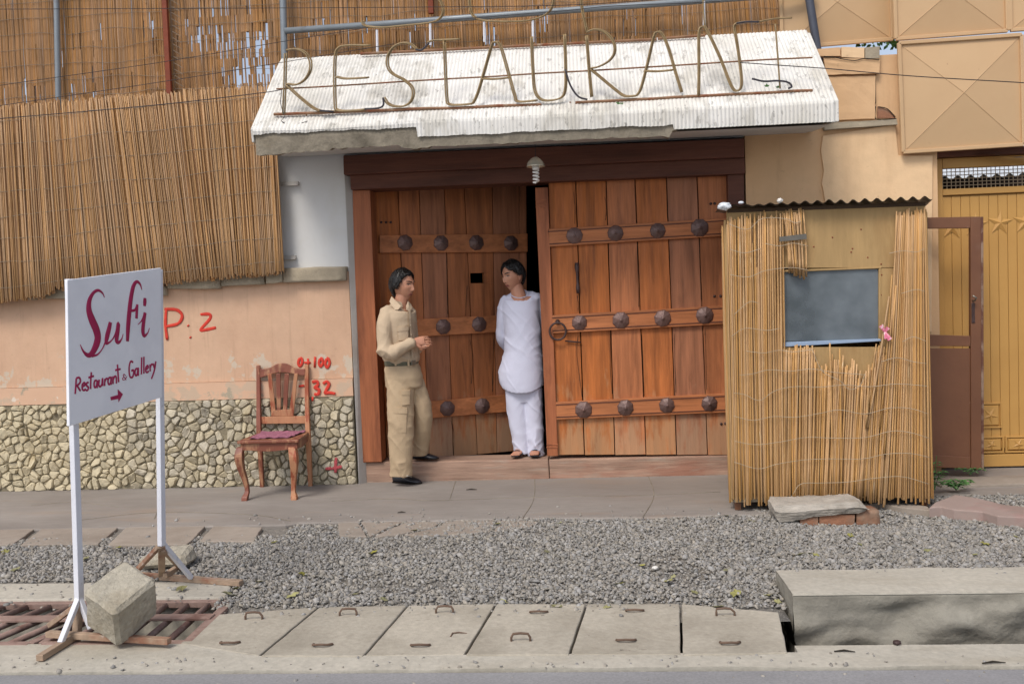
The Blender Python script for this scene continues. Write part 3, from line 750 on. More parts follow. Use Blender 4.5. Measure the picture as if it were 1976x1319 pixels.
# graffiti strokes on the wall
def strokes(name, parent, mat, paths, width, y, label=None, thick=0.003):
    mb = MB()
    for p in paths:
        pts = [PY(u, v, y) for u, v in p]
        if len(pts) == 1: pts = [pts[0] + Vector((-0.004, 0, 0.004)), pts[0] + Vector((0.004, 0, -0.006))]
        pts = spline(pts, 5)
        n = len(pts)
        rr = [width * (0.9 + 0.2 * nz(k * 0.5, p[0][0])) * (0.75 if k in (0, n - 1) else 1) for k in range(n)]
        mb.tube(pts, rr, 8, flat=((0, -1, 0), thick))
    o = mb.build(name, M[mat], parent, smooth=True)
    if label: o['label'] = label
    return o
g5 = lambda x, y: (x / 2.994, 440 + y / 2.994)
gc = lambda x, y: (430 + x / 4.396, 680 + y / 4.396)
strokes('graffiti', LW, 'graffiti', [[g5(960, 465), g5(956, 560), g5(966, 645)], [g5(950, 468), g5(1020, 472), g5(1052, 505), g5(1030, 550), g5(960, 568)], [g5(1087, 562)], [g5(1100, 630)],
    [g5(1158, 498), g5(1210, 498), g5(1212, 525), g5(1160, 585), g5(1185, 588), g5(1248, 574)]], 0.0155, -0.005, 'red spray-painted letters P:2')
strokes('graffiti', LW, 'graffiti', [[gc(655, 45), gc(640, 80), gc(650, 115), gc(670, 95), gc(672, 55), gc(655, 45)], [gc(690, 85), gc(745, 85)], [gc(722, 50), gc(722, 125)], [gc(782, 35), gc(778, 125)],
    [gc(825, 50), gc(815, 90), gc(830, 118), gc(848, 85), gc(840, 52), gc(825, 50)], [gc(880, 50), gc(868, 95), gc(885, 128), gc(905, 90), gc(895, 52), gc(880, 50)]], 0.0135, -0.005, 'red spray-painted digits 0+100')
strokes('graffiti', LW, 'graffiti', [[gc(645, 285), gc(690, 280)], [gc(757, 250), gc(800, 245), gc(805, 275), gc(780, 295), gc(815, 315), gc(810, 350), gc(775, 355)],
    [gc(850, 265), gc(880, 245), gc(900, 270), gc(875, 320), gc(870, 345), gc(900, 340), gc(955, 348)]], 0.0155, -0.030, 'red spray-painted digits 32')
strokes('graffiti', LW, 'graffiti', [[gc(762, 375), gc(760, 410)]], 0.014, -0.045)
strokes('graffiti', LW, 'graffiti_old', [[gc(870, 985), gc(920, 980), gc(970, 975), gc(1010, 965)], [gc(962, 890), gc(958, 935), gc(955, 1020)]], 0.016, -0.045, 'faded red paint mark on the stones')

# ---- white wall above the ledge, beside the doors
WW = thing('white_wall', (-2.3, 0.02, 1.8), 'white painted wall panel between the reed mat and the doors', 'wall')
wavy_wall(-7.0, -1.985, 1.863, 3.3, 0.02, 0.004, 40, 20).build('plaster', M['white_paint'], WW)
for (u, v) in ((563, 354), (558, 496)):
    p = PY(u, v, 0.0)
    b = MB().box((p.x - 0.09, -0.012, p.z - 0.018), (p.x + 0.06, 0.02, p.z + 0.016)); b.box((p.x - 0.09, -0.03, p.z - 0.022), (p.x + 0.06, -0.012, p.z - 0.016))
    b.build('bracket', M['reveal_paint'], WW, bevel=0.003)
# splayed reveal strip at the door
rv = MB()
a0, a1 = PY(664, 300, 0.0), PY(694, 938, 0.0)
rv.hexa([(a1.x - 0.0, -0.035, -0.02), (a1.x + 0.055, 0.05, -0.02), (a1.x + 0.055, 0.25, -0.02), (a1.x - 0.0, 0.25, -0.02), (a0.x - 0.005, -0.01, 2.86), (a0.x + 0.075, 0.06, 2.86), (a0.x + 0.075, 0.25, 2.86), (a0.x - 0.005, 0.25, 2.86)])
rv.build('door_reveal', M['reveal_paint'], LW, bevel=0.008)

# ---- wall right of the doors
RW = thing('side_wall', (2.1, 0.0, 0), 'yellow-peach plastered wall between the wooden doors and the yellow gate', 'wall')
wavy_wall(1.425, 2.985, -0.05, 3.47, 0.0, 0.006, 24, 50).build('plaster', M['peach_right'], RW)
# raised lighter plaster right of the ragged seam
seam = [(1588, 262), (1584, 290), (1590, 330), (1586, 352), (1592, 385)]
poly = [PY(u, v, -0.02) for u, v in seam] + [PY(1595, 640, -0.02), PY(1798, 640, -0.02), PY(1800, 300, -0.02), PY(1734, 300, -0.02), PY(1728, 240, -0.02)]
MB().prism(poly, (0, 0.025, 0)).build('plaster_patch', M['plaster_patch'], RW, bevel=0.004)
# stepped mouldings and the rough block above the ledge
def wslab(pxs, y, dy, mat, name, rough=0.004, cuts=4, seed=0.0):
    o = MB().hexa([PY(*p, y) for p in pxs] + [PY(*p, y) + Vector((0, dy, 0)) for p in pxs]).build(name, M[mat], RW)
    recalc(o.data)
    if rough: roughen(o, cuts, rough, 9, seed, smooth=False)
    return o
wslab([(1592, 250), (1732, 240), (1730, 230), (1590, 237)], -0.06, 0.08, 'cap_stone', 'ledge', 0.006, 5, 2)
wslab([(1600, 232), (1688, 229), (1690, 146), (1596, 148)], -0.03, 0.04, 'peach_right', 'plaster_block', 0.006, 5, 4)
wslab([(1594, 145), (1696, 141), (1698, 113), (1590, 112)], -0.045, 0.06, 'peach_right', 'plaster_block', 0.008, 5, 6)
wslab([(1576, 108), (1622, 108), (1621, 91), (1576, 95)], -0.055, 0.07, 'peach_right', 'brick', 0.004, 3, 8)
wslab([(1624, 110), (1668, 112), (1668, 92), (1624, 91)], -0.05, 0.07, 'plaster_patch', 'brick', 0.004, 3, 9)
wslab([(1670, 113), (1697, 112), (1697, 90), (1670, 92)], -0.052, 0.07, 'cap_stone', 'brick', 0.004, 3, 10)
# broken patch with brick beneath, and cracks as flat dark strips proud of it
wslab([(1693, 228), (1728, 228), (1716, 213), (1694, 206)], -0.012, 0.02, 'brick', 'brick', 0.006, 4, 12)
def crack(pxs, y, parent, r=0.004):
    MB().tube(spline([PY(u, v, y) for u, v in pxs], 3), r, 5, flat=((0, -1, 0), 0.002)).build('crack', M['dark_dirt'], parent)
crack([(1590, 109), (1612, 111), (1625, 114), (1650, 117), (1668, 113), (1697, 116)], -0.058, RW)
crack([(1690, 205), (1690, 230), (1730, 229)], -0.02, RW, 0.005)
crack([(1694, 206), (1712, 210), (1728, 226)], -0.022, RW, 0.004)
crack([(1691, 120), (1689, 160), (1690, 200)], -0.012, RW, 0.0025)

# dark passage behind the doors
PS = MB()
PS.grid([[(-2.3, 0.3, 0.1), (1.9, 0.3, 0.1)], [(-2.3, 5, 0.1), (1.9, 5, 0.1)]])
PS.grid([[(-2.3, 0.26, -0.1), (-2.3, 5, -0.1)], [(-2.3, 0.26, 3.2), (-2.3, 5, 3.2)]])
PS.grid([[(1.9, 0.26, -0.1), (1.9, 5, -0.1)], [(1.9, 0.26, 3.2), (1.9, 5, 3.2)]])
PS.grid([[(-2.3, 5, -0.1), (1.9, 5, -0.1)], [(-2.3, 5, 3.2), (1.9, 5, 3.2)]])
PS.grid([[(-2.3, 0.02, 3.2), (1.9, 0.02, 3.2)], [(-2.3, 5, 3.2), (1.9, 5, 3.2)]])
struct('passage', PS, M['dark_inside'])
struct('wall_over_doors', MB().box((-1.985, 0.03, 2.86), (1.425, 0.2, 3.6)), M['white_paint'])

# ================================================================== DOORS
DF = thing('door_frame', (-0.3, 0.1, 0), 'dark brown timber door frame with stepped lintel and worn sill', 'door frame')
def px_box(pts4, y, dy, name, mat, parent, bevel=0.006):
    return MB().hexa([PY(*p, y) for p in pts4] + [PY(*p, y) + Vector((0, dy, 0)) for p in pts4]).build(name, M[mat], parent, bevel=bevel)
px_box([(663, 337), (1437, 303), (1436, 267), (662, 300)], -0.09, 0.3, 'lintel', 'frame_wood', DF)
px_box([(677, 366), (1438, 335), (1437, 304), (675, 338)], -0.03, 0.25, 'lintel_step', 'frame_wood', DF)
px_box([(695, 892), (737, 891), (714, 366), (680, 367)], 0.02, 0.2, 'post', 'post_wood', DF)
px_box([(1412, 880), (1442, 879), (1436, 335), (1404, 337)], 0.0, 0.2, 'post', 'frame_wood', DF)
# sill in two timbers with a step worn along the top
px_box([(698, 938), (1061, 931), (1058, 886), (696, 892)], 0.05, 0.3, 'sill', 'sill_wood', DF, 0.01)
px_box([(1062, 931), (1446, 924), (1443, 878), (1059, 886)], 0.054, 0.3, 'sill', 'sill_wood', DF, 0.01)

# octagonal iron stud
def stud_mesh(n=8):
    mb = MB().lathe((0, 0, 0), (0, -1, 0), [(0.070, 0), (0.074, 0.006), (0.066, 0.014), (0.040, 0.027), (0.018, 0.034), (0.014, 0.035), (0.012, 0.045), (0.004, 0.049)], n, math.pi / 8)
    me = mb.mesh('stud'); recalc(me); me.materials.append(M['stud_iron']); return me
STUD, STUD12 = stud_mesh(8), stud_mesh(10)

class Leaf:
    """door leaf: a flat frame with origin o, directions ex (across), ez (up), en (out to the street)"""
    def __init__(s, o, ex, ez):
        s.o, s.ex, s.ez = Vector(o), Vector(ex).normalized(), Vector(ez).normalized()
        s.en = s.ex.cross(s.ez).normalized()       # x × z = -y : towards the street
    def px(s, u, v):
        p = PP(u, v, s.o, s.en) - s.o
        return p.dot(s.ex), p.dot(s.ez)
    def at(s, a, b, d=0.0):
        return s.o + s.ex * a + s.ez * b + s.en * d
    def quad(s, pts, d0, d1, name, mat, parent, bevel=0.004):
        q = [s.px(*p) for p in pts]
        return MB().hexa([s.at(a, b, d1) for a, b in q] + [s.at(a, b, d0) for a, b in q]).build(name, M[mat], parent, bevel=bevel)

z7 = lambda x, y: (1000 + x / 2.1267, 300 + y / 2.1267)
z6 = lambda x, y: (660 + x / 2.5364, 440 + y / 2.5364)

def split_plank(L, pts, d0, d1, parent, seed):
    """plank with a slightly wavy edge"""
    q = [Vector(L.px(*p)) for p in pts]     # bl br tr tl
    n = 10
    left = [lerp(q[0], q[3], k / n) + Vector((0.003 * nz(k * 0.6, seed), 0)) for k in range(n + 1)]
    right = [lerp(q[1], q[2], k / n) + Vector((0.003 * nz(k * 0.6, seed + 9), 0)) for k in range(n + 1)]
    poly = left + right[::-1]
    warp = 0.004 * nz(seed * 3.3, 1)
    mb = MB()
    f = [L.at(p.x, p.y, d1 + warp) for p in poly]; b = [L.at(p.x, p.y, d0) for p in poly]
    m = len(poly)
    fs = [(k, k + 1, m - 2 - k, m - 1 - k) for k in range(n)]
    fs += [tuple(m + i for i in f_[::-1]) for f_ in fs[:n]]
    fs += [(i, (i + 1) % m, m + (i + 1) % m, m + i) for i in range(m)]
    mb.add(f + b, fs)
    return mb.build('plank', M['door_wood'], parent, bevel=0.003)

# --- right leaf
RL = Leaf(PY(1060, 880, 0.08), (1, 0.0, 0), (0.0, 0, 1))
rl = thing('wooden_door', PY(1200, 878, 0.1), 'closed right door leaf with iron studs, ring handle and bolts', 'door', 'pair of old studded wooden doors')
top_j = [122, 235, 360, 478, 608, 733, 862, 905]; bot_j = [160, 272, 397, 525, 650, 778, 905, 950]
for i in range(7):
    a0_, a1_ = top_j[i] + 2, top_j[i + 1] - 2; b0_, b1_ = bot_j[i] + 2, bot_j[i + 1] - 2
    split_plank(RL, [z7(b0_, 1228), z7(b1_, 1226), z7(a1_, 70), z7(a0_, 75)], -0.05, 0.0, rl, i + 1.3)
RL.quad([z7(120, 1230), z7(164, 1229), z7(122, 132), z7(70, 134)], -0.05, 0.035, 'stile', 'post_wood', rl)
for k, (yy, yb) in enumerate(((180, 182), (195, 197), (209, 211))):
    xx = 70 + (yy - 134) * 0.0456
    RL.quad([z7(xx - 1, yb + 5), z7(xx + 45, yb + 4), z7(xx + 45, yy), z7(xx - 1, yy + 1)], 0.03, 0.04, 'carved_ridge', 'post_wood', rl, 0.002)
for k, yy in enumerate((1180, 1192)):
    RL.quad([z7(117, yy + 5), z7(164, yy + 5), z7(163, yy), z7(116, yy)], 0.03, 0.04, 'carved_ridge', 'post_wood', rl, 0.002)
rbands = [([(128, 375), (900, 328), (900, 255), (122, 303)], [(231, 330), (398, 320), (571, 310), (742, 298), (912, 288)]),
          ([(142, 729), (900, 688), (900, 612), (139, 655)], [(251, 685), (420, 675), (591, 667), (763, 655), (930, 646)]),
          ([(158, 1081), (905, 1049), (905, 971), (155, 1010)], [(268, 1040), (439, 1032), (608, 1022), (782, 1015), (950, 1006)])]
for q, st in rbands:
    bd = RL.quad([z7(*p) for p in q], -0.002, 0.035, 'band', 'band_wood', rl)
    tl, tr = z7(*q[3]), z7(*q[2])
    RL.quad([(tl[0], tl[1] + 6), (tr[0], tr[1] + 6), (tr[0], tr[1] + 4), (tl[0], tl[1] + 4)], 0.03, 0.039, 'moulding', 'frame_wood', bd, 0.0)
    bl, br = z7(*q[0]), z7(*q[1])
    RL.quad([(bl[0], bl[1] - 4), (br[0], br[1] - 4), (br[0], br[1] - 6), (bl[0], bl[1] - 6)], 0.03, 0.039, 'moulding', 'frame_wood', bd, 0.0)
    for (x, y) in st:
        a, b = RL.px(*z7(x, y))
        s_ = random.uniform(0.90, 1.07)
        inst('stud', random.choice((STUD, STUD, STUD12)), bd, RL.at(a, b, 0.034), (0, random.uniform(-0.2, 0.2), 0), (s_, 1, s_))
# ring handle with its staple
hc = RL.at(*RL.px(*z7(163, 720)), 0.05)
rg = [hc + Vector((0.070 * math.cos(t), -0.012 - 0.012 * math.sin(t), 0.074 * math.sin(t))) for t in np.linspace(0, 2 * math.pi, 29)]
MB().tube(rg, 0.0095, 8, caps=False).build('ring_handle', M['iron'], rl, smooth=True)
MB().lathe(hc + Vector((0, 0.02, 0.082)), (0, -1, 0), [(0.022, 0), (0.02, 0.02), (0.012, 0.035), (0.006, 0.045)], 8).build('handle_boss', M['iron'], rl, smooth=True)
# vertical bolt and small latch
t0, t1 = RL.at(*RL.px(*z7(240, 440)), 0.02), RL.at(*RL.px(*z7(246, 565)), 0.02)
MB().tube([t0 + (t1 - t0) * k / 6 for k in range(7)], [0.016, 0.02, 0.012, 0.011, 0.011, 0.018, 0.014], 8).build('bolt', M['iron'], rl, smooth=True)
t0, t1 = RL.at(*RL.px(*z7(192, 760)), 0.02), RL.at(*RL.px(*z7(258, 766)), 0.02)
MB().tube([t0, lerp(t0, t1, 0.5), t1], [0.006, 0.008, 0.006], 6).build('latch', M['iron'], rl, smooth=True)
for (x, y) in ((805, 577), (830, 576), (856, 574), (833, 1100), (850, 1098), (790, 198), (806, 197)):
    c = RL.at(*RL.px(*z7(x, y)), -0.002)
    MB().lathe(c, (0, -1, 0), [(0.013, 0), (0.012, 0.008), (0.006, 0.014)], 7).build('nail', M['iron'], rl, smooth=True)

for cp in ([(228, 150), (233, 220), (232, 280)], [(242, 572), (246, 610), (245, 640)], [(245, 740), (241, 820), (262, 990)], [(379, 640), (377, 860), (386, 975)], [(507, 735), (512, 860), (517, 985)], [(640, 730), (643, 860), (647, 970)], [(766, 710), (769, 800), (773, 960)], [(355, 170), (362, 215), (358, 265)], [(488, 350), (490, 470), (494, 620)], [(608, 120), (610, 190), (612, 255)], [(744, 345), (746, 450), (750, 590)]):
    mbk = MB().tube(spline([RL.at(*RL.px(*z7(*p)), 0.002) for p in cp], 5), [0.0012 + 0.0035 * abs(nz(i * 0.45, cp[0][0])) for i in range((len(cp) - 1) * 5 + 1)], 5, flat=((0, -1, 0), 0.003))
    mbk.build('crack', M['dark_dirt'], rl)

# --- left leaf, swung inwards
ang = rad(24)
LLd = Vector((math.cos(ang), math.sin(ang), 0))
LL = Leaf((PY(735, 885, 0.26).x, 0.26, 0.13), LLd, (0, 0, 1))
ll = thing('wooden_door', LL.at(0.7, 0), 'left door leaf swung inwards, with a small square peephole', 'door', 'pair of old studded wooden doors')
ljt = [165, 288, 390, 512, 615, 742, 868, 905]; ljb = [222, 330, 428, 545, 664, 760, 870, 908]
hole = [LL.px(*z6(630, 270)), LL.px(*z6(694, 219))]
H_ = LL.px(*z6(500, -200))[1]
for i in range(7):
    qa = [LL.px(*z6(ljb[i] + 1.5, 1118)), LL.px(*z6(ljb[i + 1] - 1.5, 1110)), LL.px(*z6(ljt[i + 1] - 1.5, 130)), LL.px(*z6(ljt[i] + 1.5, 130))]
    def xat(j, z, qa=qa):     # plank edge at height z
        a, b = (qa[0], qa[3]) if j == 0 else (qa[1], qa[2])
        return a[0] + (b[0] - a[0]) * (z - a[1]) / (b[1] - a[1])
    def piece(z0, z1, x0f=None, x1f=None):
        n = 8; L_, R_ = [], []
        for k in range(n + 1):
            z = lerp(z0, z1, k / n)
            L_.append((x0f if x0f is not None else xat(0, z) + 0.003 * nz(z * 4, i), z)); R_.append((x1f if x1f is not None else xat(1, z) + 0.003 * nz(z * 4, i + 7), z))
        poly = L_ + R_[::-1]; m = len(poly)
        wp = 0.004 * nz(i * 2.7, 8)
        f = [LL.at(a, b, wp) for a, b in poly]; bk = [LL.at(a, b, -0.05) for a, b in poly]
        fs = [(k, k + 1, m - 2 - k, m - 1 - k) for k in range(n)]
        fs = fs + [tuple(m + q for q in f_[::-1]) for f_ in fs] + [(k, (k + 1) % m, m + (k + 1) % m, m + k) for k in range(m)]
        mb.add(f + bk, fs)
    mb = MB()
    if i == 4:
        (hx0, hz0), (hx1, hz1) = hole
        piece(0, hz0); piece(hz1, H_ + 0.1); piece(hz0, hz1, None, max(hx0, xat(0, hz0) + 0.01)); piece(hz0, hz1, hx1, None)
    else:
        piece(0, H_ + 0.1)
    mb.build('plank', M['door_wood'], ll, bevel=0.003)
lbands = [([(180, 123), (902, 118), (902, 28), (180, 37)], [(303, 73), (479, 75), (651, 73), (820, 75)], STUD),
          ([(215, 540), (902, 500), (902, 420), (215, 452)], [(320, 492), (490, 482), (665, 470), (835, 460)], STUD),
          ([(222, 945), (904, 888), (904, 804), (222, 864)], [(335, 893), (510, 880), (680, 867), (845, 852)], STUD)]
for k, (q, st, sm_) in enumerate(lbands):
    bd = LL.quad([z6(*p) for p in q], -0.002, 0.035, 'band', 'band_wood', ll)
    for j, (x, y) in enumerate(st):
        a, b = LL.px(*z6(x, y))
        inst('stud', STUD12 if (k, j) == (2, 2) else STUD, bd, LL.at(a, b, 0.034), (0, random.uniform(-0.2, 0.2), ang), (1, 1, 1))
for cp in ([(625, 545), (640, 640), (632, 760)], [(532, 940), (546, 1000), (545, 1110)], [(612, 280), (607, 360), (604, 430)], [(512, 140), (514, 260), (516, 420)], [(742, 540), (738, 680), (735, 800)]):
    MB().tube(spline([LL.at(*LL.px(*z6(*p)), 0.003) for p in cp], 5), [0.0012 + 0.004 * abs(nz(i * 0.45, cp[0][0])) for i in range((len(cp) - 1) * 5 + 1)], 5, flat=(LL.en, 0.003)).build('crack', M['dark_dirt'], ll)
for x in (192, 215, 238):
    c = LL.at(*LL.px(*z6(x, -28)), 0.0)
    MB().lathe(c, LL.en, [(0.012, 0), (0.011, 0.008), (0.005, 0.012)], 7).build('nail', M['iron'], ll, smooth=True)

# ================================================================== CANOPY
CN = thing('canopy', (-0.25, -0.4, 2.8), 'white ribbed concrete canopy over the doors, front edge broken open', 'canopy')
cxl, cxr = -2.495, 1.945
yb, yf = -0.02, -0.82
def can_top(x):  # height of the back edge
    return lerp(3.70, 3.70, (x - cxl) / (cxr - cxl))
def front_z(x):
    return 2.955 + 0.012 * nz(x * 1.3, 6)
NR = 150
rows = [[] for _ in range(9)]
for i in range(NR * 4 + 1):
    x = lerp(cxl, cxr, i / (NR * 4))
    w = (0, 0.6, 1, 0.6)[i % 4] * 0.0065
    t = (x - cxl) / (cxr - cxl)
    wob = 0.012 * nz(x * 2.1, 3)
    # lower edge of the white render: high where it broke off at the left, ragged in the middle, intact at the right
    if x < -1.2: low = 2.915 + 0.018 * nz(x * 5, 1) + 0.008 * nz(x * 19, 1) - 0.05 * (t * 0.3)
    elif x < 0.75: low = 2.835 + 0.014 * nz(x * 4, 2) + 0.006 * nz(x * 17, 2)
    else: low = 2.80 + 0.003 * nz(x * 9, 1)
    zb, zf = can_top(x), front_z(x)
    prof = [(yb + 0.05, zb - 0.3), (yb, zb), (lerp(yb, yf, 0.33), lerp(zb, zf, 0.30)), (lerp(yb, yf, 0.66), lerp(zb, zf, 0.64)), (lerp(yb, yf, 0.93), lerp(zb, zf, 0.93)), (yf, zf), (yf - 0.006, zf - 0.02), (yf - 0.004, lerp(zf, low, 0.6)), (yf, low)]
    for k, (y, z) in enumerate(prof):
        nn = Vector((0, -0.62, 0.78)) if k < 5 else Vector((0, -1, 0.2))
        ww = w * (0.55 if (0.3 < t < 0.62 and k > 5) else 1.0)
        rows[k].append(Vector((x, y, z)) + nn * (ww + (wob * 0.5 if k in (2, 3) else 0)))
CANOPY_SHEET = MB().grid(rows).build('ribbed_render', M['canopy_white'], CN, smooth=False, fix=False)
sb = MB()
# slab body under the render
nb = 160
sec = []
for i in range(nb + 1):
    x = lerp(cxl + 0.012, cxr - 0.012, i / nb)
    bot = 2.805 if x < 0.7 else lerp(2.80, 2.803, 0)
    rag = (0.04 * nz(x * 2.2, 4) + 0.025 * nz(x * 7, 5) + 0.016 * nz(x * 19, 6)) if x < 0.78 else 0.0
    deep = -0.045 if x < 0.72 else 0.004
    if -1.9 < x < -1.35: deep += 0.02
    sec.append([Vector((x, 0.0, 2.87)), Vector((x, 0.0, can_top(x) - 0.02)), Vector((x, yf + 0.012, front_z(x) - 0.014)), Vector((x, yf + 0.006 + 0.02 * abs(nz(x * 3, 8)), 2.88)),
                Vector((x, yf + 0.012 + 0.03 * abs(nz(x * 4, 2)), bot + deep + rag * 0.5)), Vector((x, yf + 0.10 + 0.03 * nz(x * 3, 3), bot + deep + 0.012 + rag)), Vector((x, yf + 0.2 + 0.04 * nz(x * 2.5, 1), 2.822))])
sb.loft(sec)
sb.build('slab', M['rough_concrete'], CN)
MB().grid([[(cxl + 0.02, -0.70, 2.812), (cxr - 0.02, -0.74, 2.796)], [(cxl + 0.02, -0.0, 2.866), (cxr - 0.02, -0.0, 2.862)]]).build('soffit', M['soffit_white'], CN)
# right end cheek
MB().prism([(cxr, yb, can_top(cxr) - 0.02), (cxr, yf, front_z(cxr)), (cxr, yf, 2.80), (cxr, yb, 2.866)], (0.03, 0, 0)).build('end_cheek', M['canopy_white'], CN, bevel=0.006)
MB().prism([(cxl, yb, can_top(cxl) - 0.02), (cxl, yf, front_z(cxl)), (cxl, yf + 0.02, 2.86), (cxl, yb, 2.866)], (-0.02, 0, 0)).build('end_cheek', M['canopy_white'], CN, bevel=0.006)
for k, (u, v) in enumerate(((1197, 203), (1480, 168), (1500, 170))):   # weeds growing in the joint
    mb = MB()
    c = PY(u, v, -0.74)
    for j in range(9):
        a = random.uniform(0, 6.28); l = random.uniform(0.02, 0.05) * (1 if k == 0 else 0.7)
        d = Vector((math.cos(a), math.sin(a) * 0.5 - 0.3, 0.6)).normalized(); s_ = d.cross(Vector((0, 1, 0.2))).normalized()
        mb.add([c, c + d * l * 0.5 + s_ * l * 0.25, c + d * l, c + d * l * 0.5 - s_ * l * 0.25], [(0, 1, 2, 3)])
    o = mb.build('weed', M['weed_green'])
    tag(o, ['small green weed growing on the canopy edge below the second R', 'low weed on the canopy at the foot of the last T', 'tiny weed beside the stem of the last T'][k], 'weed')

# ================================================================== LETTERING ON THE CANOPY
q2 = lambda x, y: (480 + x / 2.994, y / 2.994)
q3 = lambda x, y: (1000 + x / 2.994, y / 2.994)
YL = -0.745
RT = thing('letter_sign', PY(1050, 200, YL), 'bent-tube letters reading RESTAURANT on rusty bars above the doors', 'sign')
def tubes(name, parent, mat, paths, y, r=0.008, double=True):
    mb = MB()
    for p in paths:
        pts = [PY(u, v, y) for u, v in p]
        pts = spline(pts, 6)
        mb.tube(pts, r * 0.85, 7)
        if double:    # two parallel glass tubes
            mb.tube([q + Vector((0.013, 0.012, 0.006)) for q in pts], r * 0.85, 7)
    return mb.build(name, M[mat], parent, smooth=True)
Z2 = lambda *a: [q2(*p) for p in a]
Z3 = lambda *a: [q3(*p) for p in a]
tubes('letter_r', RT, 'letter_tube', [Z2((207, 310), (203, 480), (196, 660)), Z2((215, 290), (270, 285), (322, 308), (350, 355), (348, 412), (318, 462), (270, 490), (212, 486)), Z2((212, 492), (300, 572), (390, 636), (490, 646))], YL)
tubes('letter_e', RT, 'letter_tube', [Z2((695, 264), (560, 264), (512, 280), (495, 325), (491, 450), (494, 600), (505, 636), (570, 642), (670, 634)), Z2((500, 445), (560, 456), (685, 450))], YL)
tubes('letter_s', RT, 'letter_tube', [Z2((965, 287), (930, 257), (880, 250), (830, 275), (798, 330), (800, 390), (830, 430), (890, 462), (935, 502), (946, 545), (930, 590), (890, 615), (840, 616), (800, 600), (775, 565))], YL)
tubes('letter_t', RT, 'letter_tube', [Z2((1030, 247), (1060, 235), (1120, 232), (1212, 228)), Z2((1125, 236), (1131, 400), (1139, 560), (1152, 603), (1220, 607), (1290, 600))], YL)
tubes('letter_a', RT, 'letter_tube', [Z2((1290, 600), (1318, 540), (1360, 400), (1400, 262), (1416, 246), (1440, 252), (1462, 305), (1500, 440), (1532, 552), (1552, 588), (1660, 582)), Z2((1340, 456), (1420, 458), (1500, 450))], YL)
tubes('letter_u', RT, 'letter_tube', [Z3((72, 215), (80, 400), (92, 525), (128, 576), (190, 581), (248, 562), (268, 512), (270, 400), (263, 200))], YL)
tubes('letter_r', RT, 'letter_tube', [Z3((390, 208), (405, 400), (420, 562)), Z3((393, 186), (440, 171), (500, 190), (545, 242), (553, 302), (522, 352), (462, 386), (415, 396)), Z3((415, 402), (480, 456), (560, 522), (612, 556), (680, 555))], YL)
tubes('letter_a', RT, 'letter_tube', [Z3((680, 555), (706, 508), (745, 360), (780, 212), (800, 186), (826, 198), (862, 275), (905, 420), (941, 535)), Z3((724, 411), (800, 414), (890, 406))], YL)
tubes('letter_n', RT, 'letter_tube', [Z3((1038, 552), (1040, 400), (1040, 195), (1060, 156), (1086, 178), (1160, 330), (1228, 500), (1264, 526), (1286, 490), (1278, 380), (1258, 240), (1244, 160), (1262, 135), (1310, 128), (1380, 128))], YL)
tubes('letter_t', RT, 'letter_tube', [Z3((1390, 126), (1480, 109), (1582, 104)), Z3((1485, 138), (1500, 330), (1513, 512))], YL, double=False)
for dp in (Z2((965, 287), (1000, 288), (1042, 248)), Z2((775, 565), (777, 608), (745, 625), (670, 630)), Z3((272, 402), (300, 490), (345, 556), (400, 576)), Z3((1350, 455), (1420, 470), (1500, 467), (1558, 476), (1580, 500), (1560, 512)), Z3((1262, 135), (1320, 127), (1390, 127)), Z2((410, 638), (490, 646))):
    tubes('dark_tube', RT, 'letter_dark', [dp], YL - 0.02, 0.009, False)
for a, b, yy in ((q2(145, 660), q2(1690, 605), YL + 0.02), (q3(330, 594), q3(1700, 522), YL + 0.02), (q2(160, 516), q3(1700, 332), YL + 0.03)):
    A, B = PY(*a, yy), PY(*b, yy)
    r = 0.012 if yy < YL + 0.025 else 0.0065
    MB().tube([lerp(A, B, k / 12) + Vector((0, 0, 0.006 * nz(k * 0.7, a[1]))) for k in range(13)], r, 6).build('frame_bar', M['rusty_bar'], RT)
for (x, y0_, y1_) in ((200, 660, 700),):
    pass
for u in (590, 760, 920, 1100, 1260, 1420, 1540):      # short stays holding the letter frame to the slope
    vv = lerp(218, 178, (u - 560) / 1000)
    p = PY(u, vv, YL + 0.02)
    MB().tube([p, p + Vector((0, 0.02, -0.03)), p + Vector((0.0, 0.03, -0.09))], 0.006, 5).build('stay', M['rusty_bar'], RT)
mbw = MB().tube(spline([PY(*q2(*p), YL - 0.03) for p in ((190, 520), (185, 600), (205, 670), (190, 700), (230, 718), (300, 712), (340, 700))], 5), 0.003, 5)
mbw.build('loose_wire', M['wire_black'], RT)

# upper row of tube letters, feet only in view
YU = -0.06
UT = thing('letter_sign', PY(1000, 90, YU), 'upper row of bent-tube letters cut off by the top edge', 'sign')
def up_ext(p, dv=110):   # continue a letter above the picture
    return p
tubes('letter_s', UT, 'letter_tube', [Z2((650, 122), (670, 150), (760, 160), (880, 150), (1050, 130), (1108, 97), (1116, 40), (1075, -20), (960, -70), (800, -110), (720, -180), (760, -260), (900, -300), (1050, -300))], YU)
tubes('letter_u', UT, 'letter_tube', [Z2((1268, -320), (1268, -100), (1274, 40), (1300, 100), (1362, 121), (1500, 126), (1620, 118), (1720, 80), (1756, 10), (1762, -120), (1765, -330))], YU)
tubes('letter_f', UT, 'letter_tube', [Z2((1898, -330), (1915, 0), (1950, 188)), Z2((1898, -330), (2150, -345)), Z2((1908, -130), (2080, -140))], YU)
tubes('letter_i', UT, 'letter_tube', [Z3((1060, -350), (1068, 10), (1076, 150))], YU)
A, B = PY(*q2(645, 312), YU - 0.02), PY(*q3(800, 228), YU - 0.02)
MB().tube([lerp(A, B, k / 10) for k in range(11)], 0.012, 6).build('frame_bar', M['rusty_bar'], UT)
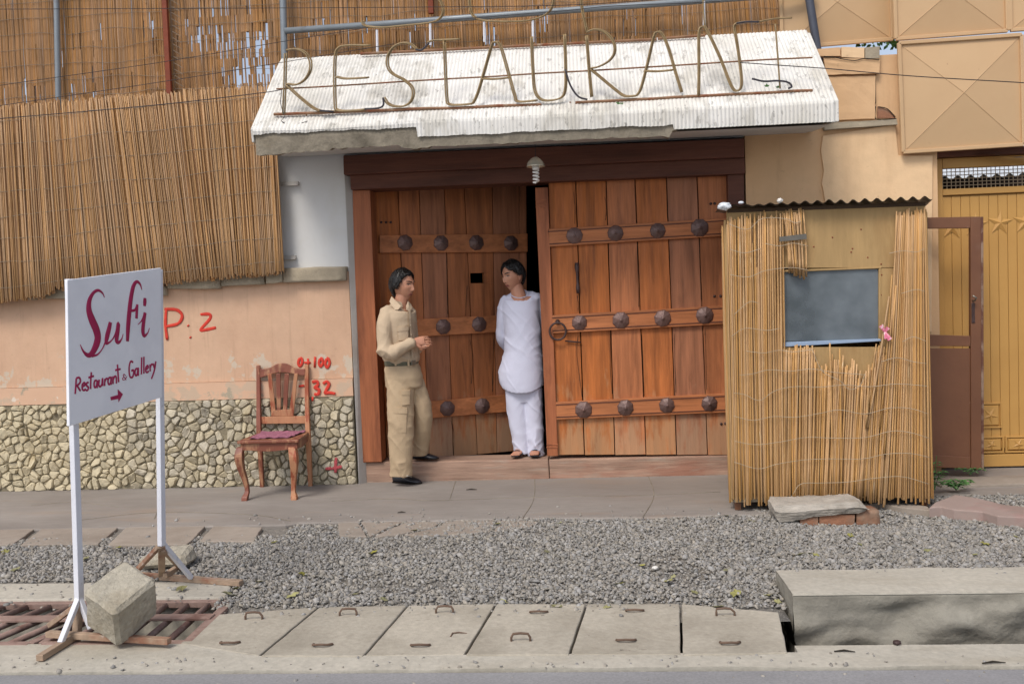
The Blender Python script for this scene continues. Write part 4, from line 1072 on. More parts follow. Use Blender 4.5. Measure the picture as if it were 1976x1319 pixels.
A, B = PY(*q3(800, 228), YU - 0.02), PY(*q3(1080, 205), YU - 0.02)
MB().tube([A + Vector((0.01, 0, 0.004)), B], 0.012, 6).build('frame_bar', M['rusty_bar'], UT)
for (z, x, y0_, y1_) in ((q2, 741, 175, 300), (q2, 1048, 135, 262), (q2, 1360, 125, 243), (q2, 1641, 118, 215), (q3, 84, 118, 245), (q3, 1072, 8, 150)):
    A, B = PY(*z(x, y0_), YU + 0.01), PY(*z(x + 2, y1_), YU + 0.01)
    MB().tube([A, B], 0.011, 6).build('stay', M['post_white'], UT)

# hanging lamp under the canopy
lc = PY(1033, 303, -0.55)
LP = thing('hanging_lamp', lc + Vector((0, 0, -0.2)), 'silver reflector lamp with spiral bulb hanging under the canopy', 'lamp')
MB().tube([lc + Vector((0, 0.0, 0.10)), lc + Vector((0.003, 0, 0.05)), lc], 0.003, 5).build('cord', M['wire_black'], LP)
prof = [(0.010, 0.0), (0.020, -0.004), (0.042, -0.018), (0.062, -0.042), (0.072, -0.07), (0.076, -0.078), (0.070, -0.076), (0.058, -0.045), (0.03, -0.018)]
mb = MB(); rings = []
for (r, h) in prof:
    rings.append([lc + Vector((r * (1 + 0.03 * (-1) ** k) * math.cos(2 * math.pi * k / 32), r * (1 + 0.03 * (-1) ** k) * math.sin(2 * math.pi * k / 32), h)) for k in range(32)])
mb.loft(rings).build('reflector', M['lamp_chrome'], LP, smooth=True)
MB().lathe(lc + Vector((0, 0, -0.06)), (0, 0, -1), [(0.026, 0), (0.028, 0.012), (0.028, 0.034), (0.02, 0.044)], 14).build('ballast', M['lamp_white'], LP, smooth=True)
hp = [lc + Vector((0.021 * math.cos(t), 0.021 * math.sin(t), -0.105 - 0.0021 * t * 2.05)) for t in np.linspace(0, 7.5 * math.pi, 90)]
MB().tube(hp, 0.0076, 7).build('spiral_bulb', M['lamp_white'], LP, smooth=True)

# ================================================================== REED SCREENS
def reed_meshes(mat, n, r0, r1, seed, segs=4, sides=4):
    out = []
    rng = random.Random(seed)
    for k in range(n):
        r = rng.uniform(r0, r1)
        bx, by = rng.uniform(-0.008, 0.008), rng.uniform(-0.006, 0.006)
        pts = [(bx * math.sin(math.pi * j / segs), by * math.sin(math.pi * j / segs), j / segs) for j in range(segs + 1)]
        me = MB().tube(pts, [r * rng.uniform(0.85, 1.1) * (1 - 0.15 * j / segs) for j in range(segs + 1)], sides).mesh('reed'); recalc(me)
        me.materials.append(mat); me.shade_smooth(); out.append(me)
    return out
def place_reed(me, parent, a, b, name='reed', roll=None):
    a, b = Vector(a), Vector(b); d = b - a
    q = d.to_track_quat('Z', 'Y')
    o = inst(name, me, parent, a)
    o.rotation_mode = 'QUATERNION'
    from mathutils import Quaternion
    o.rotation_quaternion = q @ Quaternion((0, 0, 1), random.uniform(0, 6.28) if roll is None else roll)
    o.scale = (1, 1, d.length)
    return o

# lower mat hung in front of the wall: top and bottom edge follow the photograph
LM = thing('reed_mat', (-3.8, -0.14, 1.75), 'weathered reed mat hanging on the wall left of the canopy', 'reed mat')
def lm_bot(x):  # bottom edge
    p = [(-7.0, 1.70), (-5.085, 1.71), (-4.7, 1.735), (-4.55, 1.80), (-3.62, 1.815), (-2.95, 1.85), (-2.51, 1.868)]
    for (a, za), (b, zb) in zip(p, p[1:]):
        if x <= b: return lerp(za, zb, max(0, (x - a) / (b - a)))
    return p[-1][1]
def lm_lean(x):
    return 0.03 + 0.12 * sm(-4.9, -3.6, x) - 0.12 * sm(-3.4, -2.55, x)
RM = reed_meshes(M['reed'], 10, 0.0048, 0.0072, 1, 4, 6)
n = 285
for k in range(n):
    x = lerp(-5.35, -2.515, (k + random.uniform(-0.35, 0.35)) / (n - 1))
    zb = lm_bot(x) + random.uniform(-0.025, 0.02); zt = 3.40 + 0.06 * sm(-5, -2.6, x) + 0.02 * nz(x * 3, 8) + random.uniform(-0.012, 0.02)
    if random.random() < 0.05: zt -= random.uniform(0.2, 0.9)
    y = -0.14 + random.uniform(-0.010, 0.010)
    place_reed(random.choice(RM), LM, (x, y - 0.01, zb), (x - lm_lean(x) + random.uniform(-0.009, 0.009), y + 0.04 + 0.03 * nz(x * 2), zt))
mb = MB()
for k in range(660):
    x = lerp(-6.9, -2.53, k / 659) + random.uniform(-0.004, 0.004)
    zb = lm_bot(x) + random.uniform(-0.03, 0.05); zt = 3.41 + random.uniform(-0.1, 0.05)
    r = random.uniform(0.007, 0.0092)
    mb.tube([(x, -0.12 + random.uniform(-0.008, 0.008), zb), (x - lm_lean(x) / 2, -0.105, (zb + zt) / 2), (x - lm_lean(x), -0.085 + random.uniform(-0.008, 0.008), zt)], r, 4)
o = mb.build('reeds', M['reed_mass'], LM, fix=False); o['kind'] = 'stuff'
for j in range(8):
    zz = 1.88 + j * 0.205
    pts = []
    for k in range(60):
        x = lerp(-5.35, -2.54, k / 59); f = (zz - 1.8) / 1.6
        sl = lerp(0.055, 0.04, f) * (x + 4)
        pts.append((x - lm_lean(x) * f, -0.158 + 0.045 * f, zz + sl + 0.03 * nz(x * 1.9, j * 3) + 0.008 * nz(x * 9, j)))
    MB().tube(pts, 0.0022, 4).build('tie_wire', M['mat_wire'], LM)

# upper screen behind the posts, full of gaps
UF = thing('reed_fence', (-1.6, 0.25, 3.0), 'tall reed screen rising behind the canopy and posts, sky showing through gaps', 'reed fence')
def hole_amt(x, z):
    v = 0.0
    for (u, vv, ru, rv, s) in ((490, 140, 38, 24, 1.5), (505, 85, 18, 30, 0.7), (450, 85, 50, 22, 0.75), (390, 60, 26, 28, 0.6), (293, 60, 10, 30, 0.75), (430, 12, 40, 12, 0.5), (640, 60, 120, 14, 0.25),
                             (945, 78, 16, 14, 0.9), (1045, 40, 10, 14, 0.7), (1225, 40, 20, 14, 0.35), (1320, 22, 20, 16, 0.4), (820, 74, 60, 8, 0.4), (180, 170, 60, 22, 0.18), (60, 180, 40, 20, 0.22)):
        p = HOLE_P[(u, vv)]
        su, sv = ru / 218.0, rv / 218.0
        v += s * math.exp(-((x - p.x) / su) ** 2 - ((z - p.z) / sv) ** 2)
    return v
HOLE_P = {(u, v): PY(u, v, 0.25) for (u, v) in ((490, 140), (505, 85), (450, 85), (390, 60), (293, 60), (430, 12), (640, 60), (945, 78), (1045, 40), (1225, 40), (1320, 22), (820, 74), (180, 170), (60, 180))}
mb = MB()
NU = 800
for layer in range(2):
    for k in range(NU):
        x = lerp(-5.9, 2.03, (k + random.uniform(-0.4, 0.4)) / NU)
        y = 0.235 + layer * 0.022 + random.uniform(-0.006, 0.006)
        r = random.uniform(0.005, 0.0082)
        lean = 0.05 * nz(x * 0.8, layer) + random.uniform(-0.012, 0.012) - (0.1 * sm(0.3, 1.6, x))
        z0, z1 = 2.9, 4.85
        segs = 26
        pts = [(x + lean * (j / segs - 0.5), y + 0.008 * nz(x * 3, j * 0.4), lerp(z0, z1, j / segs)) for j in range(segs + 1)]
        run = []
        for j in range(segs + 1):
            xm, zm = pts[j][0], pts[j][2]
            h = hole_amt(xm, zm)
            loose = 0.010 + 0.9 * min(1.0, h) * (0.75 + 0.5 * nz(xm * 30, zm * 5))
            if nz(xm * 2.2, zm * 2.0, layer * 7) > 0.38: loose += 0.06
            if random.random() < loose * (0.9 if layer == 0 else 0.95):
                if len(run) > 1: mb.tube(run, r, 4)
                run = []
            else:
                run.append(pts[j])
        if len(run) > 1: mb.tube(run, r, 4)
o = mb.build('reeds', M['reed_mass'], UF, fix=False); o['kind'] = 'stuff'
for j in range(9):
    pts = [(lerp(-5.9, 2.03, k / 90), 0.222, 3.55 + j * 0.14 + 0.035 * nz(k * 0.22, j * 2) + 0.012 * nz(k * 0.9, j)) for k in range(91)]
    MB().tube(pts, 0.002, 4).build('tie_wire', M['mat_wire'], UF)
# diamond-wire netting in front of the reeds near the posts
mbn = MB()
for k in range(26):
    z = 3.6 + k * 0.055
    mbn.tube([(-3.52, 0.15, z), (-3.44, 0.145, z - 0.05)], 0.0022, 4)
mbn.build('wire_binding', M['mat_wire'], UF)

# posts and rail
def post(name, u0, v0, u1, v1, y, r, mat, label, cat='post', ext=0.9, n=10):
    A, B = PY(u0, v0, y), PY(u1, v1, y)
    d = (A - B).normalized()
    t = MB().tube([B - d * 0.25, B, A, A + d * ext], r, n).build(name, M[mat], smooth=True, origin=B)
    return tag(t, label, cat)
post('fence_post', 109, 0, 113, 214, 0.16, 0.026, 'pole_grey', 'grey steel post in front of the upper reed screen, far left')
post('fence_post', 546, 0, 549, 108, 0.12, 0.030, 'pole_grey', 'grey steel post rising at the left end of the canopy')
A, B = PY(325, 0, 0.17), PY(327, 180, 0.17)
rp = MB().box((B.x - 0.022, 0.15, B.z - 0.2), (B.x + 0.022, 0.19, A.z + 0.9)).build('fence_post', M['rust_red'], origin=(B.x, 0.17, B.z), bevel=0.003)
tag(rp, 'rust-red square post in the middle of the upper reed screen', 'post')
A = PY(831, 0, 0.17)
rp = MB().box((A.x - 0.022, 0.15, A.z - 0.12), (A.x + 0.022, 0.19, A.z + 0.9)).build('fence_post', M['rust_red'], origin=(A.x, 0.17, A.z - 0.1), bevel=0.003)
tag(rp, 'rust-red post end behind the upper letters', 'post')
post('fence_post', 1562, 0, 1576, 90, 0.02, 0.034, 'dark_pole', 'dark slanting pole at the right end of the reed screen')
A, B = PY(550, 60, 0.10), PY(1362, 1, 0.10)
pr = MB().tube([A, lerp(A, B, 0.5), B, B + (B - A) * 0.25], 0.027, 10).build('pipe_rail', M['pole_grey'], smooth=True, origin=A)
tag(pr, 'grey steel pipe running across above the canopy', 'pipe')

# overhead wires
def wire(pxs, y, r, label, sag=0.0):
    pts = spline([PY(u, v, y) for u, v in pxs], 10)
    o = MB().tube(pts, r, 5).build('overhead_wire', M['wire_black'], origin=pts[0]); tag(o, label, 'wire')
wire([(-400, 19), (0, 18), (500, 16), (820, 14), (1100, 10), (1350, -6)], -0.35, 0.003, 'topmost thin wire, nearly level across the reed screen')
wire([(-400, 225), (0, 165), (300, 122), (548, 80), (700, 55)], -0.3, 0.0028, 'thin wire rising to the post at the canopy end')
wire([(-400, 262), (0, 204), (280, 163), (500, 128), (650, 103), (760, 85)], -0.4, 0.0028, 'thin wire rising past the first letters of the canopy')
wire([(-400, 262), (0, 229), (300, 203), (500, 180), (545, 173)], -0.6, 0.0038, 'dark cable rising to the lower letter frame')
wire([(1428, 121), (1500, 126), (1600, 133), (1760, 147), (1976, 160), (2300, 180)], -0.76, 0.0038, 'dark cable leaving the last letters towards the right')
wire([(1390, 3), (1330, 6), (1180, 12), (1100, 20), (1000, 28), (850, 40)], -0.1, 0.003, 'thin wire beside the grey pipe above the letters')

# ================================================================== KIOSK
z8 = lambda x, y: (1360 + x / 1.9399, 360 + y / 1.9399)
KF = -1.30
FL, FR, BR, BL = Vector((1.05, KF, 0)), Vector((2.415, KF, 0)), Vector((2.70, -0.24, 0)), Vector((1.205, -0.24, 0))
KH = 2.13
KS = thing('guard_kiosk', (1.85, -0.8, 0), 'reed-clad guard booth with corrugated tin roof and one small window', 'kiosk')
kq = lambda pts, y=KF, dy=0.02, name='panel', mat='plywood', par=None, bev=0.003: px_box([z8(*p) for p in pts], y, dy, name, mat, par or KS, bev)
kq([(86, 305), (832, 303), (826, 66), (82, 82)])
kq([(100, 1165), (289, 1165), (289, 307), (87, 307)], dy=0.022)
kq([(658, 1165), (848, 1165), (833, 305), (656, 305)], dy=0.022)
kq([(291, 1165), (656, 1165), (656, 600), (291, 600)], dy=0.024)
for (A, B, nm) in ((FL, BL, 'side_panel'), (BR, FR, 'side_panel'), (BL, BR, 'back_panel')):
    d = (B - A); nn = Vector((-d.y, d.x, 0)).normalized() * 0.015
    o_ = Vector((0, 0, 0.06)); h = Vector((0, 0, KH - 0.06))
    e = d.normalized() * 0.026
    MB().hexa([A + e + o_, B - e + o_, B - e + nn + o_, A + e + nn + o_, A + e + h, B - e + h, B - e + nn + h, A + e + nn + h]).build(nm, M['plywood'], KS)
for c in (FL, FR, BL, BR):
    cc = lerp(c, Vector((1.85, -0.78, 0)), 0.05)
    MB().box((cc.x - 0.02, cc.y - 0.0, 0.0), (cc.x + 0.02, cc.y + 0.04, KH)).build('corner_post', M['brown_metal'], KS)
# base board peeping out under the reeds
kq([(112, 1182), (300, 1176), (298, 1158), (112, 1160)], KF + 0.0, 0.06, 'base_timber', 'cap_stone')
# window
kq([(292, 578), (655, 576), (652, 309), (291, 312)], KF + 0.012, 0.005, 'window_pane', 'kiosk_glass', bev=0)
kq([(286, 600), (300, 582), (658, 569), (662, 578)], KF - 0.012, 0.03, 'window_sill', 'blue_trim')
kq([(288, 320), (662, 306), (662, 300), (288, 312)], KF - 0.006, 0.02, 'window_frame', 'plywood')
kq([(652, 575), (660, 575), (660, 306), (652, 308)], KF - 0.006, 0.02, 'window_frame', 'plywood')
kq([(289, 560), (298, 575), (298, 500), (290, 515)], KF + 0.004, 0.006, 'red_rag', 'rust_red', bev=0)
for (x, y) in ((478, 190), (553, 232), (548, 245), (660, 290), (662, 330), (660, 405), (408, 225), (585, 160), (610, 265)):
    c = PY(*z8(x, y), KF)
    MB().lathe(c, (0, -1, 0), [(0.006, 0), (0.005, 0.003), (0.002, 0.004)], 6).build('rivet', M['rust_red'], KS)
# corrugated roof sheet
nw = 18
ra, rb_ = PY(*z8(58, 82), KF - 0.10), PY(*z8(858, 52), KF - 0.10)
rows = [[], []]
for i in range(nw * 8 + 1):
    t = i / (nw * 8)
    w = 0.013 * math.sin(2 * math.pi * nw * t) * (0.45 + 0.55 * sm(0.1, 0.6, t)) + 0.010 * nz(t * 9, 3)
    x = lerp(ra.x, rb_.x, t); z = lerp(ra.z, rb_.z, t) + 0.02
    rows[0].append(Vector((x, KF - 0.10 + 0.015 * nz(t * 7, 1), z + w)))
    rows[1].append(Vector((lerp(1.14, 2.84, t), -0.16, z + w + 0.06)))
rf = MB().grid(rows); rf.grid([[p + Vector((0, 0, -0.004)) for p in r] for r in rows])
rf.build('roof_sheet', M['corrugated'], KS, smooth=True)
kq([(84, 98), (828, 72), (826, 56), (84, 84)], KF - 0.004, 0.04, 'roof_batten', 'bark', bev=0.003)
# canes of the cladding
CM = reed_meshes(M['cane'], 12, 0.0058, 0.0082, 4, segs=5, sides=5)
def cane(xt, yt, xb, yb, y):
    a, b = PY(*z8(xb, yb), y), PY(*z8(xt, yt), y + random.uniform(-0.006, 0.006))
    place_reed(random.choice(CM), KS, a, b, 'cane')
R_ = random.uniform
for layer, (nl, nb_, nr) in enumerate(((30, 58, 23), (34, 60, 26))):
    yy = KF - 0.034 + 0.016 * layer
    for k in range(nl):
        f = (k + R_(-0.3, 0.3)) / (nl - 1)
        xt = 86 + f * 204
        yt = (118 - 25 * f + R_(-14, 12)) if xt < 222 else (98 + R_(-14, 22))
        if R_(0, 1) < 0.12: yt += R_(40, 300)
        cane(xt + R_(-3, 3), yt + layer * 20, 107 + f * 194 + R_(-5, 5), 1186 + R_(-22, 12) - layer * 25, yy)
    for k in range(nb_):
        f = (k + R_(-0.3, 0.3)) / (nb_ - 1)
        xt = 298 + f * 395
        tops = [(298, 592), (405, 594), (440, 628), (520, 618), (560, 630), (600, 680), (640, 600), (693, 590)]
        yt = 600
        for (a, ya), (b, yb) in zip(tops, tops[1:]):
            if a <= xt <= b: yt = lerp(ya, yb, (xt - a) / (b - a))
        yt += R_(-6, 22) + (R_(0, 60) if 410 < xt < 640 else 0) + layer * 25
        cane(xt, yt, 296 + f * 360 + R_(-6, 6), 1176 + R_(-20, 14) - layer * 15, yy)
    for k in range(nr):
        f = (k + R_(-0.3, 0.3)) / (nr - 1)
        cane(722 + f * 104, 98 - 16 * f + R_(-14, 30) + layer * 10, 656 + f * 192 + R_(-5, 5), 1184 + R_(-24, 14) - layer * 15, yy - 0.002)
for (xt, yt, xb, yb) in ((718, 92, 700, 560), (700, 330, 655, 900), (716, 370, 672, 1000), (690, 410, 610, 900), (614, 665, 604, 905), (642, 588, 612, 830), (505, 605, 512, 1150), (468, 585, 480, 1150)):
    cane(xt, yt, xb, yb, KF - 0.05)
for k in range(11):      # torn piece hanging in front of the window
    f = k / 10
    cane(296 + f * 72 + R_(-2, 2), 78 + R_(0, 26), 316 + f * 64 + R_(-2, 2), 322 + 22 * f + R_(-8, 8), KF - 0.045)
for k in range(7):       # left flank seen edge-on
    f = (k + 0.5) / 7
    p = lerp(FL, BL, f)
    place_reed(random.choice(CM), KS, p + Vector((-0.02, 0, 0.04 + R_(0, 0.05))), p + Vector((-0.025, 0, 2.0 + R_(-0.1, 0.06))), 'cane')
ties = [[(90, 140), (160, 160), (215, 120), (300, 120), (335, 135), (360, 130)], [(95, 235), (150, 248), (210, 232)], [(225, 213), (280, 222), (330, 212), (385, 222)], [(95, 330), (165, 338), (225, 315), (320, 303), (385, 312)],
        [(110, 478), (165, 432), (200, 435)], [(100, 560), (150, 530), (230, 538), (280, 530)], [(155, 615), (220, 622), (280, 612), (330, 618), (400, 610)], [(130, 705), (180, 700), (240, 685), (320, 690), (400, 682), (480, 694), (600, 704)],
        [(108, 772), (150, 778), (205, 800), (260, 765), (335, 748), (430, 750), (520, 742), (620, 748), (720, 738), (832, 746)], [(108, 858), (180, 874), (255, 860), (340, 862), (430, 848), (505, 835), (600, 850), (690, 828), (770, 830), (836, 850)],
        [(112, 952), (190, 965), (280, 955), (380, 938), (480, 940), (600, 938), (700, 914), (770, 920), (838, 940)], [(110, 1030), (200, 1055), (270, 1038), (370, 1022), (470, 1018), (590, 1018), (680, 1000), (770, 998), (840, 1012)],
        [(330, 1150), (360, 1112), (430, 1108), (530, 1105), (640, 1090), (740, 1085), (838, 1112)], [(690, 250), (740, 240), (790, 245), (822, 232)], [(735, 400), (790, 385), (824, 392)], [(740, 580), (780, 562), (828, 578)], [(400, 605), (440, 690), (505, 725), (540, 758), (580, 745), (600, 700)],
        [(660, 655), (720, 640), (780, 655), (830, 662)]]
for tpath in ties:
    pts = spline([PY(*z8(*p), KF - 0.063) for p in tpath], 5)
    MB().tube(pts, 0.0021, 5).build('tie_wire', M['tie'], KS, smooth=True)
kq([(280, 206), (382, 196), (380, 176), (279, 188)], KF - 0.066, 0.004, 'tape_strip', 'tape', bev=0)
# door of the booth, standing open against the wall
KD_Y = -0.21
dleft = 2.74
dq = lambda pts, dy=0.04, name='rail', mat='brown_metal', par=None, y=KD_Y: px_box(pts, y, dy, name, mat, par or KS, 0.004)
dx = lambda v: (PYinv(dleft, KD_Y, v), v)
def PYinv(x, y, v):       # picture column of a given x on plane y near row v
    lo, hi = 1200.0, 1976.0
    for _ in range(40):
        m_ = (lo + hi) / 2
        if PY(m_, v, y).x < x: lo = m_
        else: hi = m_
    return lo
pan = dq([dx(893), (1873, 903), (1873, 648 + 24), dx(672)], 0.02, 'door', 'brown_metal', None, KD_Y + 0.012)
pan['label'] = 'brown metal door with an empty upper window, standing open'
for nm, pts in (('door_stile', [(1874, 906), (1894, 906), (1893, 418), (1873, 418)]), ('door_stile', [(dx(900)[0] - 8, 898), (dx(900)[0] + 8, 898), (dx(420)[0] + 8, 421), (dx(420)[0] - 8, 421)]),
                ('door_rail', [dx(441), (1873, 440), (1873, 418), dx(420)]), ('door_rail', [dx(667), (1873, 668), (1873, 648), dx(645)]), ('door_rail', [dx(900), (1873, 904), (1873, 882), dx(876)])):
    dq(pts, 0.045, nm, 'brown_metal', pan)
dq([(1894, 906), (1899, 906), (1898, 418), (1893, 418)], 0.047, 'worn_edge', 'brown_edge', pan)
hp_ = PY(1879, 575, KD_Y - 0.02)
MB().tube([hp_ + Vector((0, 0.02, -0.02)), hp_ + Vector((0, -0.02, -0.02)), hp_ + Vector((0.01, -0.03, 0.0)), hp_ + Vector((-0.02, -0.03, 0.02))], 0.007, 6).build('handle', M['buckle'], pan, smooth=True)
MB().box((hp_.x - 0.012, KD_Y - 0.006, hp_.z - 0.2), (hp_.x + 0.014, KD_Y, hp_.z - 0.04)).build('lock_plate', M['iron'], pan, bevel=0.002)

# plastic bag and small things stuck on the roof edge, ribbon by the window
def blob(name, c, r, mat, label, cat, seed, sc=(1, 1, 1), amp=0.35, parent=None):
    bm = bmesh.new(); bmesh.ops.create_icosphere(bm, subdivisions=3, radius=1.0)
    for v in bm.verts:
        d = 1 + amp * nz(v.co.x * 2 + seed, v.co.y * 2, v.co.z * 2) + amp * 0.5 * nz(v.co.x * 5 + seed, v.co.y * 5, v.co.z * 5)
        v.co = Vector((v.co.x * sc[0], v.co.y * sc[1], v.co.z * sc[2])) * d * r
    me = bpy.data.meshes.new(name); bm.to_mesh(me); bm.free(); me.materials.append(M[mat]); me.shade_smooth()
    o = bpy.data.objects.new(name, me); COL.objects.link(o); o.location = c
    return tag(o, label, cat)
blob('plastic_bag', PY(1398, 398, KF - 0.08), 0.036, 'plastic_bag', 'crumpled white plastic bag on the left end of the tin roof', 'plastic bag', 2, (1.3, 0.8, 0.75))
blob('plastic_scrap', PY(1430, 391, KF - 0.08), 0.016, 'plastic_bag', 'small white plastic scrap on the roof edge beside the bag', 'plastic scrap', 5, (1.2, 0.8, 0.6))
blob('foil_scrap', PY(1505, 387, KF - 0.08), 0.019, 'white_bit', 'pale crumpled scrap on the middle of the tin roof edge', 'scrap', 8, (1, 0.8, 0.9))
mb = MB()
rc = PY(1708, 640, KF - 0.07)
for (dx_, dz_, w_) in ((-0.03, 0.045, 0.016), (0.012, -0.045, 0.02), (0.03, -0.055, 0.016), (0.02, 0.03, 0.014)):
    e = rc + Vector((dx_, -0.01, dz_))
    s_ = Vector((dz_, 0, -dx_)).normalized() * w_
    mb.prism([rc - s_ * 0.4, e - s_, e + s_, rc + s_ * 0.4], (0, 0.006, 0))
tag(mb.build('ribbon', M['pink_cloth'], origin=rc), 'pink and white ribbon tied beside the booth window', 'ribbon')

# ================================================================== GATE AND METAL FENCE
GY = 0.16
YG = thing('metal_gate', (3.8, GY, 0), 'mustard yellow metal gate with embossed stars behind the brown door', 'gate')
px_box([(1820, 900), (2250, 893), (2250, 372), (1815, 372)], GY + 0.03, 0.01, 'backing_sheet', 'yellow_gate', YG, 0)
gx0 = PY(1821, 600, GY).x
for k in range(20):
    x = gx0 + 0.076 * k
    MB().box((x + 0.0015, GY, 0.16), (x + 0.0745, GY + 0.025, 2.30)).build('strip', M['yellow_gate'], YG, bevel=0.003)
gz0 = lambda v: PY(1900, v, GY).z
MB().box((3.035, GY - 0.02, 0.0), (gx0, GY + 0.05, 2.62)).build('stile', M['yellow_gate'], YG, bevel=0.005)
MB().box((gx0 + 0.002, GY - 0.018, gz0(374)), (4.7, GY + 0.05, gz0(362))).build('rail', M['yellow_gate'], YG, bevel=0.004)
MB().box((gx0 + 0.002, GY - 0.018, gz0(322)), (4.7, GY + 0.05, 2.62)).build('rail', M['yellow_gate'], YG, bevel=0.004)
MB().box((gx0 + 0.002, GY - 0.02, 0.005), (4.7, GY + 0.05, gz0(876))).build('rail', M['yellow_gate'], YG, bevel=0.004)
# wire mesh light above
mg = MB(); zA, zB = gz0(362), gz0(322)
for k in range(44):
    x = gx0 + 0.01 + k * 0.036
    mg.tube([(x, GY + 0.01, zA), (x, GY + 0.01, zB)], 0.0035, 4)
for k in range(1, 6):
    z = lerp(zA, zB, k / 6); mg.tube([(gx0, GY + 0.016, z), (4.7, GY + 0.016, z)], 0.0035, 4)
o = mg.build('mesh_grille', M['mesh_metal'], YG); o['kind'] = 'stuff'
def star_mesh():
    mb = MB(); vs = [Vector((0, -0.016, 0))]
    for k in range(10):
        r = 0.112 if k % 2 == 0 else 0.043
        a = math.pi / 2 + k * math.pi / 5
        vs.append(Vector((r * math.cos(a), 0, r * math.sin(a))))
    mb.add(vs, [(0, 1 + k, 1 + (k + 1) % 10) for k in range(10)])
    me = mb.mesh('star'); me.materials.append(M['yellow_gate']); return me
STAR = star_mesh()
for k, (u, v) in enumerate(((1838, 438), (1882, 434), (1930, 430), (1979, 428), (2028, 426))):
    inst('star', STAR, YG, PY(u, v, GY - 0.003), (0, 0.08, 0))
def gpanel(u0, v0, u1, v1):
    a, b = PY(u0, v1, GY - 0.01), PY(u1, v0, GY - 0.01)
    c = (a + b) / 2; w, h = (b.x - a.x) / 2, (b.z - a.z) / 2
    fr = MB()
    for (x0, x1, z0, z1) in ((-w, w, h - 0.014, h), (-w, w, -h, -h + 0.014), (-w, -w + 0.014, -h + 0.0145, h - 0.0145), (w - 0.014, w, -h + 0.0145, h - 0.0145)):
        fr.box((c.x + x0, GY - 0.016, c.z + z0), (c.x + x1, GY, c.z + z1))
    p = fr.build('raised_panel', M['yellow_gate'], YG, bevel=0.003)
    mb = MB(); i = 0.03
    mb.loft([[Vector((c.x + sx * (w - 0.02), GY - 0.002, c.z + sz * (h - 0.02))) for sx, sz in ((-1, -1), (1, -1), (1, 1), (-1, 1))], [Vector((c.x + sx * (w - i), GY - 0.016, c.z + sz * (h - i))) for sx, sz in ((-1, -1), (1, -1), (1, 1), (-1, 1))]])
    mb.build('panel_face', M['yellow_gate'], p)
    s_ = min(w, h) / 0.112 * 0.72
    inst('star', STAR, p, (c.x, GY - 0.017, c.z), (0, 0.5, 0), (s_, 0.7, s_))
for a in ((1888, 776, 1933, 826), (1888, 841, 1937, 874), (1940, 840, 1990, 873), (1994, 839, 2044, 872)): gpanel(*a)
# dark soffit above the gate, bent flashing, bright bits behind the mesh
struct('gate_lintel', MB().box((2.99, 0.06, 2.622), (4.8, 0.5, 2.68)), M['frame_wood'])
mb = MB(); pts = [PY(u, v, 0.0) for u, v in ((1890, 296), (1925, 300), (1960, 305), (1976, 304), (2010, 308))]
mb.grid([[p + Vector((0, -0.02, 0.0)) for p in pts], [p + Vector((0, 0.08, 0.02)) for p in pts]])
tag(mb.build('flashing_strip', M['corrugated'], origin=pts[0]), 'bent pale metal strip hanging under the beige panel above the gate', 'metal strip')
rr_ = [[], []]
for i in range(81):
    x = lerp(3.0, 4.9, i / 80); w = 0.02 * math.sin(i * 1.2)
    rr_[0].append(Vector((x, 1.6, 2.62 + w))); rr_[1].append(Vector((x, 3.0, 2.9 + w)))
tag(MB().grid(rr_).build('yard_roof', M['plastic_bag'], origin=(3.9, 2, 2.6)), 'pale corrugated roof glimpsed through the mesh above the yellow gate', 'roof')
struct('yard_wall', MB().grid([[(2.99, 3.0, 0), (6, 3.0, 0)], [(2.99, 3.0, 2.95), (6, 3.0, 2.95)]]), M['dark_inside'])
struct('gate_pier', MB().box((4.75, 0.0, -0.05), (5.6, 0.4, 3.4)), M['peach_right'])

def xpanel(t, corners, y, bulge=0.05, bar=0.028):
    bl, br, tr, tl = [PY(*c, y) for c in corners]
    c = (bl + br + tr + tl) / 4 + Vector((0, -bulge, 0))
    mb = MB(); q = [bl, br, tr, tl]
    mb.add(q + [c], [(0, 1, 4), (1, 2, 4), (2, 3, 4), (3, 0, 4)])
    p = mb.build('panel', M['beige_metal'], t)
    for a, b in zip(q, q[1:] + q[:1]):
        MB().bar(a + Vector((0, -0.008, 0)), b + Vector((0, -0.008, 0)), bar, 0.03, (0, 0, 1) if abs(a.z - b.z) < 0.3 else (1, 0, 0)).build('frame_bar', M['beige_metal'], p, bevel=0.004)
    for k in range(4):   # pressed creases
        MB().tube([lerp(q[k], c, 0.06) + Vector((0, -0.001, 0)), c + Vector((0, -0.001, 0))], 0.003, 5, flat=((0, -1, 0), 0.002)).build('crease', M['beige_metal'], p)
MF = thing('metal_fence', (2.6, 0.2, 3.5), 'beige sheet-metal fence panels with pressed crosses at the top right', 'metal fence')
xpanel(MF, [(1509, 94), (1722, 76), (1717, -74), (1504, -68)], 0.20)
xpanel(MF, [(1728, 76), (1943, 60), (1939, -106), (1723, -90)], -0.02)
xpanel(MF, [(1949, 59), (2160, 44), (2156, -120), (1946, -105)], -0.02)
MD = thing('metal_hoarding', (3.2, -0.05, 2.66), 'large beige sheet-metal panel with pressed cross above the yellow gate', 'metal panel')
xpanel(MD, [(1742, 294), (1974, 279), (1970, 68), (1734, 84)], -0.06, 0.06)
xpanel(MD, [(1986, 278), (2215, 263), (2212, 56), (1983, 72)], -0.06, 0.03)
